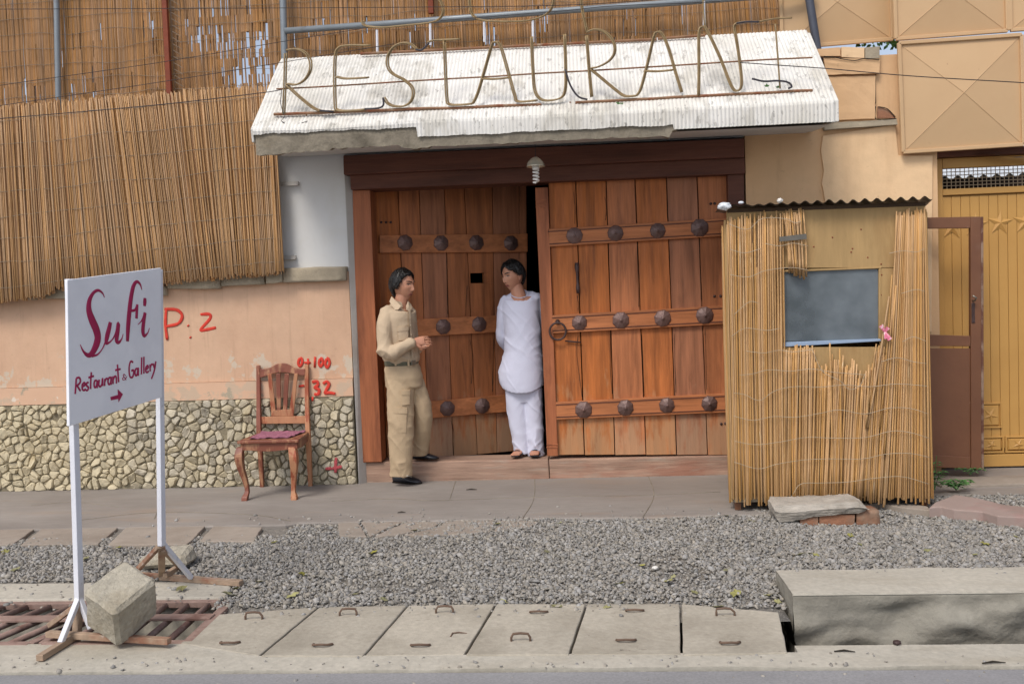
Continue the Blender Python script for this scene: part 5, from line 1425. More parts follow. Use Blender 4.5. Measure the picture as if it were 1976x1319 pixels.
# leaves glimpsed in the gap under the upper fence
lf = thing('leafy_branch', PY(1690, 90, 0.5), 'green leaves glimpsed in the gap under the beige fence', 'branch')
mb = MB()
for k in range(70):
    c = PY(R_(1655, 1735), R_(72, 94), 0.45 + R_(0, 0.3))
    d = Vector((R_(-1, 1), R_(-0.6, 0.2), R_(-1, 0.3))).normalized() * 0.05; s_ = d.cross(Vector((0, 1, 0.3))).normalized() * 0.014
    mb.add([c, c + d * 0.5 + s_, c + d, c + d * 0.5 - s_], [(0, 1, 2, 3)])
mb.build('leaves', M['tree_green'], lf)
MB().tube([PY(1600, 40, 0.7), PY(1680, 78, 0.6), PY(1740, 82, 0.6)], 0.01, 6).build('twig', M['bark'], lf)

# ================================================================== SIGN ON ITS STAND
yl, yr = -3.5, -2.85
SL, SR = PY(129, 540, yl), PY(308, 518, yr)
sd = Vector((SR.x - SL.x, SR.y - SL.y, 0)).normalized()
sn = Vector((sd.y, -sd.x, 0))
SG = thing('sign_board', (lerp(SL, SR, 0.5).x, lerp(SL, SR, 0.5).y, KZ), 'white hand-painted sign on two white posts reading Sufi Restaurant & Gallery', 'sign')
so = SL + sn * 0.025
b_ = [PP(134, 822, so, sn), PP(313, 766, so, sn), PP(311, 516.5, so, sn), PP(130, 540, so, sn)]
board = MB().hexa([p for p in b_] + [p - sn * 0.018 for p in b_]).build('board', M['sign_white'], SG, bevel=0.003)
def postbar(top, bot, name='post', w=0.037, mat='post_white'):
    MB().obox((top + bot) / 2, (top - bot) / 2, sd * w / 2, sn * w * 0.42).build(name, M[mat], SG, bevel=0.003)
pl_t = PP(128, 538, SL - sn * 0.014, sn); pl_b = Vector((pl_t.x, pl_t.y, KZ + 0.02))
g_l = PP(150, 1160, SL - sn * 0.014, sn)
postbar(pl_t + sd * 0.02, Vector((g_l.x, g_l.y, g_l.z)) + sd * 0.01)
pr_t = PP(306, 520, SL - sn * 0.014, sn); g_r = PP(312, 1052, SL - sn * 0.014, sn)
postbar(pr_t - sd * 0.0, g_r)
# feet: post stumps, braces and ground bars
fl_ = g_l + sd * 0.01; flg = PZ(148, 1224, KZ + 0.02)
fr_ = g_r; frg = PZ(312, 1110, -0.03)
def sbar(a, b, w, h, name, mat): MB().bar(a, b, w, h).build(name, M[mat], SG, bevel=0.003)
frg = Vector((fr_.x, fr_.y, -0.03)) if False else frg
sbar(fl_, flg, 0.038, 0.03, 'post_foot', 'foot_wood')
sbar(fr_, frg, 0.038, 0.03, 'post_foot', 'foot_wood')
sbar(fl_ + Vector((0, 0, 0.02)), PZ(117, 1240, KZ + 0.03), 0.026, 0.026, 'brace', 'post_white')
sbar(fl_ + Vector((0, 0, 0.02)), PZ(176, 1212, KZ + 0.05), 0.026, 0.026, 'brace', 'post_white')
sbar(fl_ + Vector((0, 0.02, -0.01)), PZ(95, 1206, KZ + 0.03), 0.026, 0.026, 'brace', 'foot_wood')
sbar(PZ(76, 1269, KZ + 0.02), PZ(152, 1222, KZ + 0.02), 0.036, 0.03, 'ground_bar', 'foot_wood')
sbar(PZ(92, 1222, KZ + 0.035), PZ(327, 1236, KZ + 0.035), 0.036, 0.03, 'ground_bar', 'foot_wood')
sbar(PZ(255, 1108, -0.035), PZ(466, 1124, -0.035), 0.045, 0.03, 'ground_bar', 'foot_wood')
sbar(fr_ + Vector((0, 0, 0.02)), PZ(369, 1114, -0.02), 0.026, 0.026, 'brace', 'post_white')
sbar(fr_ + Vector((0, 0, 0.01)), PZ(258, 1106, -0.02), 0.026, 0.026, 'brace', 'foot_wood')
sbar(fr_ + Vector((0, 0.02, -0.03)), PZ(352, 1098, -0.02), 0.026, 0.026, 'brace', 'foot_wood')
sbar(PZ(318, 1110, -0.01), PZ(340, 1096, 0.0), 0.03, 0.03, 'brace', 'foot_wood')
# painted lettering
zs = lambda x, y: (90 + x / 3.767, 500 + y / 3.767)
MPX = None
def paint(name, paths, hw=None, label=None):
    mb = MB(); o0 = so + sn * 0.001
    for p in paths:
        pts3 = [PP(*zs(q[0], q[1]), o0, sn) for q in p]
        ws = [(q[2] if len(q) > 2 else hw) / 3.767 / 395.0 * 1.25 for q in p]
        pw = spline([Vector((a.x, a.y, a.z)) for a in pts3], 6)
        wsp = [v.x for v in spline([Vector((w, 0, 0)) for w in ws], 6)] if len(ws) > 2 else ws
        if len(pw) == 2: pw = [pw[0], lerp(pw[0], pw[1], 0.5), pw[1]]; wsp = [ws[0], (ws[0] + ws[1]) / 2, ws[1]]
        wsp = [max(0.0006, w) for w in wsp]
        mb.tube(pw, wsp, 8, flat=(sn, 0.0022))
    o = mb.build(name, M['sign_red'], board, smooth=True)
    if label: o['label'] = label
paint('letter_s', [[(421, 277, 2), (405, 245, 6), (375, 226, 9), (340, 245, 11), (312, 300, 16), (308, 370, 22), (330, 440, 27), (360, 510, 28), (372, 570, 26), (358, 630, 24), (325, 688, 18), (295, 695, 13), (265, 665, 7), (244, 620, 2)], [(330, 702, 10), (370, 692, 6), (405, 650, 4), (425, 606, 6)]])
paint('letter_u', [[(464, 458, 14), (455, 500, 17), (440, 560, 18), (433, 606, 12), (452, 606, 7), (480, 580, 5), (505, 530, 8), (521, 468, 15), (516, 530, 17), (509, 588, 16), (524, 604, 11), (545, 580, 5), (556, 543, 2)]])
paint('letter_f', [[(692, 222, 2), (680, 182, 8), (655, 164, 11), (630, 200, 16), (612, 290, 18), (600, 400, 19), (592, 500, 18), (588, 596, 13)], [(606, 374, 9), (640, 370, 9), (656, 345, 10)], [(659, 328, 11), (656, 380, 12), (653, 430, 12)]])
paint('letter_i', [[(716, 388, 14), (706, 450, 16), (700, 520, 16), (710, 556, 12), (735, 535, 5), (747, 500, 2)], [(664, 474, 2), (690, 446, 5), (712, 398, 8)], [(715, 282, 13), (714, 310, 16), (712, 340, 12)]])
rest = {'r': [[(216, 864), (212, 920), (208, 978)], [(216, 864), (238, 860), (246, 885), (236, 905), (216, 920)], [(222, 918), (232, 935), (246, 956)]],
        'e': [[(262, 925), (280, 912), (274, 896), (260, 912), (260, 942), (272, 952), (284, 942)]], 's': [[(304, 893), (290, 902), (292, 918), (304, 932), (298, 950), (286, 952)]],
        't': [[(325, 820), (321, 880), (320, 942)], [(304, 860), (342, 848)]], 'a': [[(364, 880), (350, 884), (345, 910), (350, 930), (362, 922), (369, 880), (367, 936)]], 'u': [[(383, 874), (379, 910), (388, 925), (402, 908), (406, 864), (408, 920)]],
        'r2': [[(423, 868), (422, 920)], [(424, 888), (432, 868), (443, 868)]], 'a2': [[(466, 857), (452, 864), (446, 888), (452, 908), (464, 900), (470, 855), (469, 912)]], 'n': [[(483, 850), (483, 906)], [(484, 872), (496, 850), (506, 858), (508, 902)]], 't2': [[(515, 764), (519, 830), (524, 892)], [(499, 806), (536, 797)]]}
for k_, p_ in rest.items(): paint('letter_' + k_[0], p_, 6.6)
paint('ampersand', [[(574, 846), (562, 834), (557, 846), (566, 860), (578, 876)], [(582, 852), (570, 872), (556, 876), (552, 864), (564, 854)]], 2.5)
gal = {'g': [[(628, 748), (612, 742), (602, 770), (600, 810), (606, 852), (624, 856), (632, 830), (632, 806), (616, 810)]], 'a': [[(662, 794), (648, 798), (642, 822), (648, 844), (658, 836), (666, 790), (667, 846)]], 'l': [[(691, 712), (690, 770), (689, 836)]], 'l2': [[(707, 708), (707, 770), (707, 830)]],
       'e': [[(722, 800), (738, 788), (734, 772), (722, 786), (721, 812), (730, 822), (742, 812)]], 'r': [[(751, 764), (753, 814)], [(754, 784), (762, 764), (773, 764)]], 'y': [[(778, 757), (780, 780), (786, 794)], [(794, 742), (786, 794), (774, 836), (762, 868)]]}
for k_, p_ in gal.items(): paint('letter_' + k_[0], p_, 6.8)
ap = [PP(*zs(*p), so + sn * 0.0005, sn) for p in ((463, 1000), (518, 985), (516, 945), (553, 980), (522, 1038), (520, 1014), (467, 1024))]
MB().prism(ap, sn * 0.002).build('arrow', M['sign_red'], board)
# heavy concrete block weighing down the stand, and a broken lump behind it
def corner_block(name, px, ys, label, cat, amp, cuts, mat='block_concrete', seed=0.0, P=None):
    P = P or [PY(u, v, y) for (u, v), y in zip(px, ys)]
    o = MB().hexa(P).build(name, M[mat], origin=sum(P, Vector((0, 0, 0))) / 8)
    me = o.data
    bm = bmesh.new(); bm.from_mesh(me); bmesh.ops.bevel(bm, geom=bm.edges[:], offset=0.02, segments=1, affect='EDGES'); bmesh.ops.triangulate(bm, faces=[f for f in bm.faces if len(f.verts) > 4]); bm.to_mesh(me); bm.free()
    roughen(o, cuts, amp, 11, seed, smooth=False)
    return tag(o, label, cat)
# order: bottom 4 (front, right, back, left) then top 4
e1, e2, e3 = Vector((0.112, 0.215, 0.098)), Vector((-0.222, 0.120, 0.078)), Vector((-0.045, 0.105, -0.215))
B0 = PZ(229, 1253, KZ + 0.002); F1 = B0 - e3
blk = [F1 + e3, F1 + e1 + e3, F1 + e1 + e2 + e3, F1 + e2 + e3, F1, F1 + e1, F1 + e1 + e2, F1 + e2]
corner_block('concrete_block', None, None, 'large rough concrete block leaning against the foot of the sign', 'concrete block', 0.008, 5, P=blk)
corner_block('concrete_lump', [(268, 1098), (362, 1093), (384, 1078), (290, 1088), (262, 1074), (352, 1072), (374, 1047), (332, 1052)], [-2.5, -2.5, -2.3, -2.3, -2.48, -2.48, -2.28, -2.28],
             'broken grey concrete lump behind the right foot of the sign', 'concrete block', 0.008, 4, seed=4)

# ================================================================== CHAIR
CB, CF = -0.09, -0.60
CH = thing('wooden_chair', (-2.6, -0.35, 0), 'old red-brown wooden chair with cabriole legs against the stone plinth', 'chair')
def cpts(pts, y0, y1=None):
    n_ = len(pts)
    return [PY(*gc(*p), y0 if y1 is None else lerp(y0, y1, i / (n_ - 1))) for i, p in enumerate(pts)]
def cbar(pts, ys, rs, name, mat):
    P = [PY(*gc(*p), y) for p, y in zip(pts, ys)]
    P = spline(P, 4)
    rr = [v.x for v in spline([Vector((r, 0, 0)) for r in rs], 4)]
    rings = []
    for i, p in enumerate(P):
        r = rr[i]
        rings.append([p + Vector((sx * r, sy * r, 0)) for sx, sy in ((-1, -1), (1, -1), (1, 1), (-1, 1))])
    return MB().loft(rings).build(name, M[mat], CH, bevel=0.004)
cbar([(302, 108), (305, 400), (308, 660), (318, 820), (336, 1166)], [CB + 0.06, CB + 0.03, CB - 0.02, CB - 0.01, CB + 0.04], [0.016, 0.017, 0.020, 0.020, 0.016], 'rear_leg', 'chair_red')
cbar([(712, 103), (715, 400), (722, 660), (730, 820), (746, 1162)], [CB + 0.06, CB + 0.03, CB - 0.02, CB - 0.01, CB + 0.04], [0.016, 0.017, 0.020, 0.020, 0.016], 'rear_leg', 'chair_worn')
cbar([(152, 800), (140, 880), (155, 980), (190, 1080), (208, 1170), (190, 1225), (188, 1272)], [CF + 0.02, CF - 0.01, CF + 0.0, CF + 0.02, CF + 0.02, CF - 0.01, CF - 0.02], [0.028, 0.032, 0.026, 0.020, 0.017, 0.024, 0.022], 'front_leg', 'chair_red')
cbar([(590, 795), (602, 880), (606, 980), (602, 1080), (600, 1170), (606, 1220), (608, 1262)], [CF + 0.02, CF - 0.02, CF - 0.01, CF + 0.02, CF + 0.02, CF - 0.01, CF - 0.02], [0.028, 0.032, 0.026, 0.020, 0.017, 0.024, 0.022], 'front_leg', 'chair_worn')
# crest rail with humped top
ct = spline([gc(*p) + (0,) for p in ((314, 140), (360, 138), (410, 122), (455, 98), (500, 90), (545, 98), (590, 122), (640, 138), (697, 138))], 4)
cbm = spline([gc(*p) + (0,) for p in ((314, 214), (360, 200), (410, 184), (455, 172), (500, 167), (545, 170), (590, 178), (640, 190), (697, 194))], 4)
A_ = [PY(p.x, p.y, CB + 0.035) for p in ct]; B_ = [PY(p.x, p.y, CB + 0.03) for p in cbm]
MB().loft([[a, a + Vector((0, 0.025, 0)), b + Vector((0, 0.025, 0)), b] for a, b in zip(A_, B_)]).build('crest_rail', M['chair_red'], CH, bevel=0.004)
def cquad(pts, y, dy, name, mat): return px_box([gc(*p) for p in pts], y, dy, name, mat, CH, 0.003)
cquad([(312, 604), (700, 600), (700, 538), (312, 546)], CB + 0.0, 0.024, 'lower_rail', 'chair_worn')
for (t0_, t1_, b0_, b1_, mt) in ((378, 412, 412, 452, 'chair_worn'), (449, 488, 458, 492, 'chair_red'), (523, 562, 506, 540, 'chair_red'), (606, 636, 556, 598, 'chair_worn')):
    cquad([(b0_, 540), (b1_, 540), (t1_, 176), (t0_, 178)], CB + 0.012, 0.014, 'splat', mt)
cquad([(408, 541), (600, 539), (590, 480), (425, 490)], CB + 0.008, 0.012, 'splat_base', 'chair_worn')
# seat and aprons
sfl, sfr = PY(*gc(118, 750), CF - 0.03), PY(*gc(642, 738), CF - 0.03)
sbl, sbr = PY(*gc(300, 692), CB - 0.03), PY(*gc(728, 688), CB - 0.03)
zs_ = (sfl.z + sfr.z) / 2
for p in (sfl, sfr, sbl, sbr): p.z = lerp(p.z, zs_, 0.7)
dn = Vector((0, 0, -0.025))
MB().hexa([sfl + dn, sfr + dn, sbr + dn, sbl + dn, sfl, sfr, sbr, sbl]).build('seat', M['chair_red'], CH, bevel=0.006)
def apron(a, b, name):
    n_ = 12; top_ = [lerp(a, b, k / n_) + dn * 1.0 for k in range(n_ + 1)]
    bot_ = [p + Vector((0, 0, -0.055 - 0.014 * math.sin(math.pi * k / n_) ** 2)) for k, p in enumerate(top_)]
    s_ = Vector((b.y - a.y, a.x - b.x, 0)).normalized() * -0.018
    MB().loft([[p, p + s_, q + s_, q] for p, q in zip(top_, bot_)]).build(name, M['chair_red'], CH, bevel=0.003)
i_ = Vector((0, 0.022, 0))
apron(sfl + Vector((0.02, 0.022, 0)), sfr + Vector((-0.02, 0.022, 0)), 'front_apron'); apron(sfr + Vector((-0.02, 0.05, 0)), sbr + Vector((-0.01, 0, 0)), 'side_apron'); apron(sbl + Vector((0.03, 0, 0)), sfl + Vector((0.04, 0.05, 0)), 'side_apron')
# cloth on the seat
cq = [PY(*gc(222, 724), CF + 0.05), PY(*gc(565, 706), CF + 0.08), PY(*gc(706, 662), CB - 0.06), PY(*gc(330, 672), CB - 0.06)]
rows = []
for j in range(15):
    row = []
    for i in range(19):
        p = lerp(lerp(cq[0], cq[1], i / 18), lerp(cq[3], cq[2], i / 18), j / 14)
        e = min(i, 18 - i, j, 14 - j)
        row.append(Vector((p.x + 0.006 * nz(i, j, 3), p.y, zs_ + 0.008 + 0.012 * nz(i * 0.4, j * 0.4) + 0.005 * nz(i * 1.1, j * 1.1) + (0.004 if e else 0))))
    rows.append(row)
cl = MB().grid(rows); cl.grid([[p + Vector((0, 0, -0.006)) for p in r] for r in rows])
tag(cl.build('seat_cloth', M['cushion'], smooth=True, origin=sum(cq, Vector((0, 0, 0))) / 4), 'crumpled mauve cloth pad lying on the chair seat', 'cloth')

# ================================================================== STONES, BRICKS, WEEDS, LEAVES
zr = lambda x, y: (1316 + x / 2.994, 880 + y / 2.994)
def rockslab(name, pxs, y, dy, label, cat, mat, amp, cuts, seed, parent=None):
    P = [PY(*p, y) for p in pxs]
    mb = MB().prism(P, (0, dy, 0.0))
    o = mb.build(name, M[mat], origin=(sum(P, Vector((0, 0, 0))) / len(P)))
    bm = bmesh.new(); bm.from_mesh(o.data); bmesh.ops.triangulate(bm, faces=bm.faces[:]); bmesh.ops.subdivide_edges(bm, edges=[e for e in bm.edges if e.calc_length() > 0.06], cuts=3, use_grid_fill=False); bmesh.ops.triangulate(bm, faces=bm.faces[:]); bm.to_mesh(o.data); bm.free()
    roughen(o, 0, amp, 9, seed, smooth=False)
    return tag(o, label, cat)
rb = [PY(*zr(*p), -1.62) for p in ((532, 300), (575, 382), (700, 366), (830, 338), (1000, 328), (1076, 300))]
# bench slab built as a loft of cross-sections along its length
secs = []
prof_u = [(530, 262, 335), (560, 250, 380), (640, 250, 374), (720, 246, 358), (800, 245, 342), (880, 240, 336), (960, 236, 330), (1020, 232, 328), (1060, 250, 318), (1076, 272, 305)]
for k, (x, vt, vb) in enumerate(prof_u):
    a, b = PY(*zr(x, vt + 34), -1.60), PY(*zr(x, vb), -1.60)
    e = 1.0 if 0 < k < len(prof_u) - 1 else 0.6
    zt, zb = a.z, b.z
    secs.append([Vector((a.x, -1.60, zb)), Vector((a.x, -1.62, lerp(zb, zt, 0.6))), Vector((a.x, -1.59, zt)), Vector((a.x, -1.45, zt + 0.012)), Vector((a.x, -1.60 + 0.30 * e, zt + 0.004)), Vector((a.x, -1.60 + 0.30 * e, lerp(zb, zt, 0.3))), Vector((a.x, -1.45, zb - 0.004))])
o = MB().loft(secs).build('bench_stone', M['rock'], origin=(1.8, -1.45, 0.1))
bm = bmesh.new(); bm.from_mesh(o.data); bmesh.ops.triangulate(bm, faces=[f for f in bm.faces if len(f.verts) > 4]); bm.to_mesh(o.data); bm.free()
roughen(o, 3, 0.008, 10, 1.0, smooth=False)
tag(o, 'long grey stone slab laid on bricks in front of the reed booth', 'stone slab')
for k, (x0, x1, v0_, v1_, lab) in enumerate(((684, 788, 350, 420, 'red brick under the left half of the stone slab'), (796, 1000, 340, 410, 'long pale brick under the middle of the stone slab'), (1010, 1140, 320, 388, 'rounded pale brick under the right end of the stone slab'))):
    a, b = PY(*zr(x0, v1_), -1.585), PY(*zr(x1, v1_), -1.585); zt = PY(*zr(x0, v0_), -1.585).z
    zt = min(zt, 0.075) if k < 2 else zt
    o = MB().box((a.x, -1.585, a.z - 0.02), (b.x, -1.40, zt)).build('brick', M['brick'], origin=((a.x + b.x) / 2, -1.5, a.z))
    roughen(o, 4, 0.004 if k < 2 else 0.012, 14, k * 2.0, smooth=k == 2); tag(o, lab, 'brick')
zq = lambda x, y: (1780 + x / 8.245, 860 + y / 8.245)
top_px = [(105, 975), (200, 892), (520, 770), (900, 830), (1300, 930), (1900, 990), (2400, 1060), (2400, 1250), (1616, 1130), (1200, 1112), (950, 1040), (500, 1008), (300, 965)]
SZ = 0.05
tp = [PZ(*zq(*p), SZ) for p in top_px]
o = MB().prism([p + Vector((0, 0, -0.075)) for p in tp], (0, 0, 0.075)).build('paving_slab', M['pink_stone'], origin=(2.8, -1.3, 0), bevel=0.008)
tag(o, 'long pinkish flat stone slab on the gravel right of the booth', 'stone slab')
tp = [PZ(*p, 0.02) for p in ((1655, 976), (1692, 970), (1740, 978), (1795, 984), (1790, 976), (1700, 964), (1660, 965))]
o = MB().prism([p + Vector((0, 0, -0.06)) for p in tp], (0, 0, 0.06)).build('paving_slab', M['flagstone'], origin=(2.1, -1.4, 0), bevel=0.006)
tag(o, 'thin flat stone at the foot of the booth beside the bench slab', 'stone slab')
o = MB().box((2.75, -0.62, -0.02), (5.2, -0.30, 0.012)).build('paving_slab', M['flagstone'], origin=(3.9, -0.45, 0), bevel=0.006)
roughen(o, 3, 0.004, 5, 2); tag(o, 'reddish paving stones in front of the yellow gate', 'stone slab')

# weeds beside the booth
def compound_weed(name, base, stems, label, seed):
    rnd = random.Random(seed)
    t = thing(name, base, label, 'plant')
    for (dx_, dy_, h, nl, ls) in stems:
        top_ = base + Vector((dx_, dy_, h))
        pts = spline([base, lerp(base, top_, 0.5) + Vector((0, 0, 0.03)), top_], 6)
        MB().tube(pts, 0.003, 5).build('stem', M['weed_green'], t)
        for k in range(nl):
            p = pts[int((0.25 + 0.75 * k / nl) * (len(pts) - 1))]
            for s_ in (-1, 1):
                d = Vector((s_ * rnd.uniform(0.6, 1), rnd.uniform(-0.8, 0.2), rnd.uniform(-0.2, 0.35))).normalized()
                l = ls * rnd.uniform(0.8, 1.2); w = d.cross(Vector((0, 0.3, 1))).normalized() * l * 0.28
                dz = Vector((0, 0, -l * 0.12))
                MB().add([p, p + d * l * 0.35 + w, p + d * l * 0.75 + w * 0.7 + dz, p + d * l + dz * 2, p + d * l * 0.75 - w * 0.7 + dz, p + d * l * 0.35 - w, p + d * l * 0.5 + Vector((0, 0, 0.006))],
                         [(0, 1, 6), (1, 2, 6), (2, 3, 6), (3, 4, 6), (4, 5, 6), (5, 0, 6)]).build('leaf', M['weed_green'], t, fix=False)
    return t
wb = PZ(1803, 945, 0.02)
compound_weed('weed', wb, [(0.02, 0.0, 0.26, 4, 0.06), (0.05, -0.05, 0.16, 4, 0.06), (0.0, -0.04, 0.10, 3, 0.05)], 'upright leafy weed hugging the right corner of the booth', 1)
compound_weed('weed', PZ(1845, 945, 0.01), [(0.12, 0.02, 0.05, 6, 0.05), (-0.08, 0.04, 0.06, 6, 0.05), (0.05, -0.08, 0.05, 6, 0.05), (-0.05, -0.03, 0.09, 5, 0.06), (0.14, 0.10, 0.06, 5, 0.05), (-0.12, -0.05, 0.05, 5, 0.05)], 'low spreading weed on the slab right of the booth', 2)
compound_weed('weed', PZ(1872, 915, 0.01), [(0.12, 0.0, 0.03, 5, 0.04), (-0.12, 0.0, 0.04, 5, 0.04), (0.02, -0.02, 0.04, 4, 0.04)], 'flat weed at the foot of the open brown door', 3)

# fallen leaves
def leaf_mesh(seed):
    rnd = random.Random(seed)
    pts = []
    for k in range(12):
        a = 2 * math.pi * k / 12; r = 0.03 * (1 + 0.35 * math.cos(5 * a + seed)) * rnd.uniform(0.8, 1.15)
        pts.append(Vector((r * math.cos(a) * 1.3, r * math.sin(a), 0.006 + 0.008 * nz(k * 0.9, seed) + 0.004)))
    vs = [Vector((0, 0, 0.002))] + pts
    me = MB().add(vs, [(0, 1 + k, 1 + (k + 1) % 12) for k in range(12)]).mesh('fallen_leaf'); me.materials.append(M['leaf_yellow']); return me
LMs = [leaf_mesh(k) for k in range(5)]
leaf_px = [(585, 1105), (1240, 1090), (1405, 1098), (1075, 1157), (970, 1150), (1170, 1158), (685, 1140), (740, 1150), (720, 1068), (960, 1020), (1080, 1016), (1055, 1068), (1195, 1122), (1290, 1118), (1300, 1110), (1340, 1138), (1420, 1140), (1480, 1142), (1500, 1148),
           (1560, 1075), (1575, 1080), (1545, 1078), (1450, 1012), (1400, 1003), (1660, 1055), (1900, 1055), (1960, 1040), (1880, 1082), (1790, 1072), (230, 1060), (165, 1080), (440, 1140), (455, 1130), (350, 1132), (500, 1118), (10, 1070), (30, 1100), (565, 1142), (800, 1030), (1640, 1038), (1280, 1008), (1385, 1158), (300, 1090), (530, 1052)]
for k, (u, v) in enumerate(leaf_px):
    p = PZ(u, v, -0.03); p.z = gz(p.x, p.y) + 0.008
    o = inst('fallen_leaf', LMs[k % 5], None, p, (R_(-0.3, 0.3), R_(-0.3, 0.3), R_(0, 6.28)), (R_(0.45, 1.0),) * 3)
    tag(o, 'yellow-green fallen leaf lying on the gravel', 'leaf', 'fallen leaves on the gravel')
for k, (u, v, lab) in enumerate(((684, 1041, 'white pebble at the edge of the cracked slab'), (1264, 1098, 'white pebble in the middle of the gravel'), (1731, 1243, 'small dark pebble on the kerb'))):
    p = PZ(u, v, -0.04 if k < 2 else KZ); blob('pebble', p + Vector((0, 0, 0.01)), 0.016, 'white_bit' if k < 2 else 'iron', lab, 'pebble', k * 3.0, (1.2, 1, 0.7), 0.2)
for k, (u, v, ln, lab) in enumerate(((910, 944, 0.09, 'dark twig lying on the pavement before the doors'), (1630, 1256, 0.09, 'dark twig on the kerb near the ditch'), (1918, 1278, 0.1, 'twig on the kerb at the right edge'), (775, 988, 0.06, 'dry scrap on the pavement below the doors'))):
    p = PZ(u, v, 0.006 if v < 1000 else KZ + 0.006); d = Vector((1, R_(-0.5, 0.5), 0)).normalized() * ln / 2
    tag(MB().tube([p - d, p + Vector((0, 0.008, 0.003)), p + d], [0.003, 0.005, 0.002], 5).build('twig', M['dark_dirt'], origin=p), lab, 'twig')

# ================================================================== PEOPLE
def voxel(mb, name, mat, parent, size, smooth_it=3, wrinkle=None, base=None):
    """union of closed shapes as one continuous surface"""
    me = mb.mesh(name); recalc(me)
    tmp = bpy.data.objects.new(name + '_raw', me); COL.objects.link(tmp)
    r = tmp.modifiers.new('r', 'REMESH'); r.mode = 'VOXEL'; r.voxel_size = size
    if smooth_it:
        s_ = tmp.modifiers.new('s', 'SMOOTH'); s_.factor = 0.5; s_.iterations = smooth_it
    dg = bpy.context.evaluated_depsgraph_get(); dg.update()
    out = bpy.data.meshes.new_from_object(tmp.evaluated_get(dg))
    bpy.data.objects.remove(tmp)
    out.name = name
    n_ = len(out.vertices)
    co = np.empty(n_ * 3, np.float32); out.vertices.foreach_get('co', co); co = co.reshape(-1, 3)
    if wrinkle:
        nr = np.empty(n_ * 3, np.float32); out.vertex_normals.foreach_get('vector', nr); nr = nr.reshape(-1, 3)
        d = np.array([wrinkle(*p) for p in co], np.float32)
        co = co + nr * d[:, None]
    org = world_origin(parent)
    co = co - np.array(org, np.float32)[None]
    out.vertices.foreach_set('co', co.reshape(-1)); out.update()
    out.materials.clear(); out.materials.append(M[mat]); out.shade_smooth()
    o = bpy.data.objects.new(name, out); COL.objects.link(o); o.parent = parent
    return o

def ring(c, a, b, n_=24, rz=0.0, tilt=None):
    out = []
    for k in range(n_):
        t = 2 * math.pi * k / n_
        x, y = a * math.cos(t), b * math.sin(t)
        p = Vector((x * math.cos(rz) - y * math.sin(rz), x * math.sin(rz) + y * math.cos(rz), 0))
        if tilt: p.z = tilt(p.x, p.y)
        out.append(Vector(c) + p)
    return out

def limb(mb, pts, rs, n_=14, sub=5):
    P = spline(pts, sub); R2 = [max(0.004, v.x) for v in spline([Vector((r, 0, 0)) for r in rs], sub)]
    # rounded ends
    d0 = (P[0] - P[1]).normalized(); d1 = (P[-1] - P[-2]).normalized()
    P = [P[0] + d0 * R2[0] * 0.6] + P + [P[-1] + d1 * R2[-1] * 0.6]; R2 = [R2[0] * 0.6] + R2 + [R2[-1] * 0.6]
    mb.tube(P, R2, n_)

def head_point(d):
    """unit direction -> point on the head surface, face looking along -y"""
    x, y, z = 0.076 * d.x, 0.097 * d.y, 0.122 * d.z
    if z < 0:
        t = -z / 0.122
        x *= 1 - 0.34 * t ** 1.25
        if y > 0: y *= 1 - 0.5 * t
        else: y *= 1 - 0.02 * t + 0.05 * t * t
    elif y < 0:
        y *= 1 - 0.08 * (z / 0.122) ** 2
    if d.y < 0.15:
        g = lambda cx, cz, sx, sz: math.exp(-((abs(x) - cx) / sx) ** 2 - ((z - cz) / sz) ** 2)
        f = min(1.0, (0.15 - d.y) / 0.5)
        dy = 0.0
        dy += 0.021 * g(0, -0.026, 0.011, 0.017) + 0.011 * g(0, 0.0, 0.009, 0.022)
        dy += 0.008 * g(0.012, -0.034, 0.008, 0.008)
        dy += 0.006 * g(0.02, 0.036, 0.03, 0.010)
        dy -= 0.010 * g(0.032, 0.014, 0.015, 0.011)
        dy += 0.007 * g(0, -0.064, 0.024, 0.014) - 0.004 * g(0, -0.0645, 0.022, 0.003)
        dy -= 0.003 * g(0, -0.083, 0.02, 0.006)
        dy += 0.009 * g(0, -0.104, 0.02, 0.014)
        dy += 0.004 * g(0.045, -0.014, 0.02, 0.016)
        y -= dy * f
    return Vector((x, y, z))

def dirs(nlat=56, nlon=72):
    for i in range(1, nlat):
        th = math.pi * i / nlat
        yield [Vector((math.sin(th) * math.cos(2 * math.pi * k / nlon), math.sin(th) * math.sin(2 * math.pi * k / nlon), math.cos(th))) for k in range(nlon)]

def sphere_mesh(fn):
    rows = [[fn(d) for d in row] for row in dirs()]
    mb = MB(); n_ = len(rows[0])
    vs = [p for r in rows for p in r] + [fn(Vector((0, 0, 1))), fn(Vector((0, 0, -1)))]
    fs = [(i * n_ + k, i * n_ + (k + 1) % n_, (i + 1) * n_ + (k + 1) % n_, (i + 1) * n_ + k) for i in range(len(rows) - 1) for k in range(n_)]
    top_, bot_ = len(vs) - 2, len(vs) - 1
    fs += [(top_, (k + 1) % n_, k) for k in range(n_)] + [(bot_, (len(rows) - 1) * n_ + k, (len(rows) - 1) * n_ + (k + 1) % n_) for k in range(n_)]
    return mb.add(vs, fs)

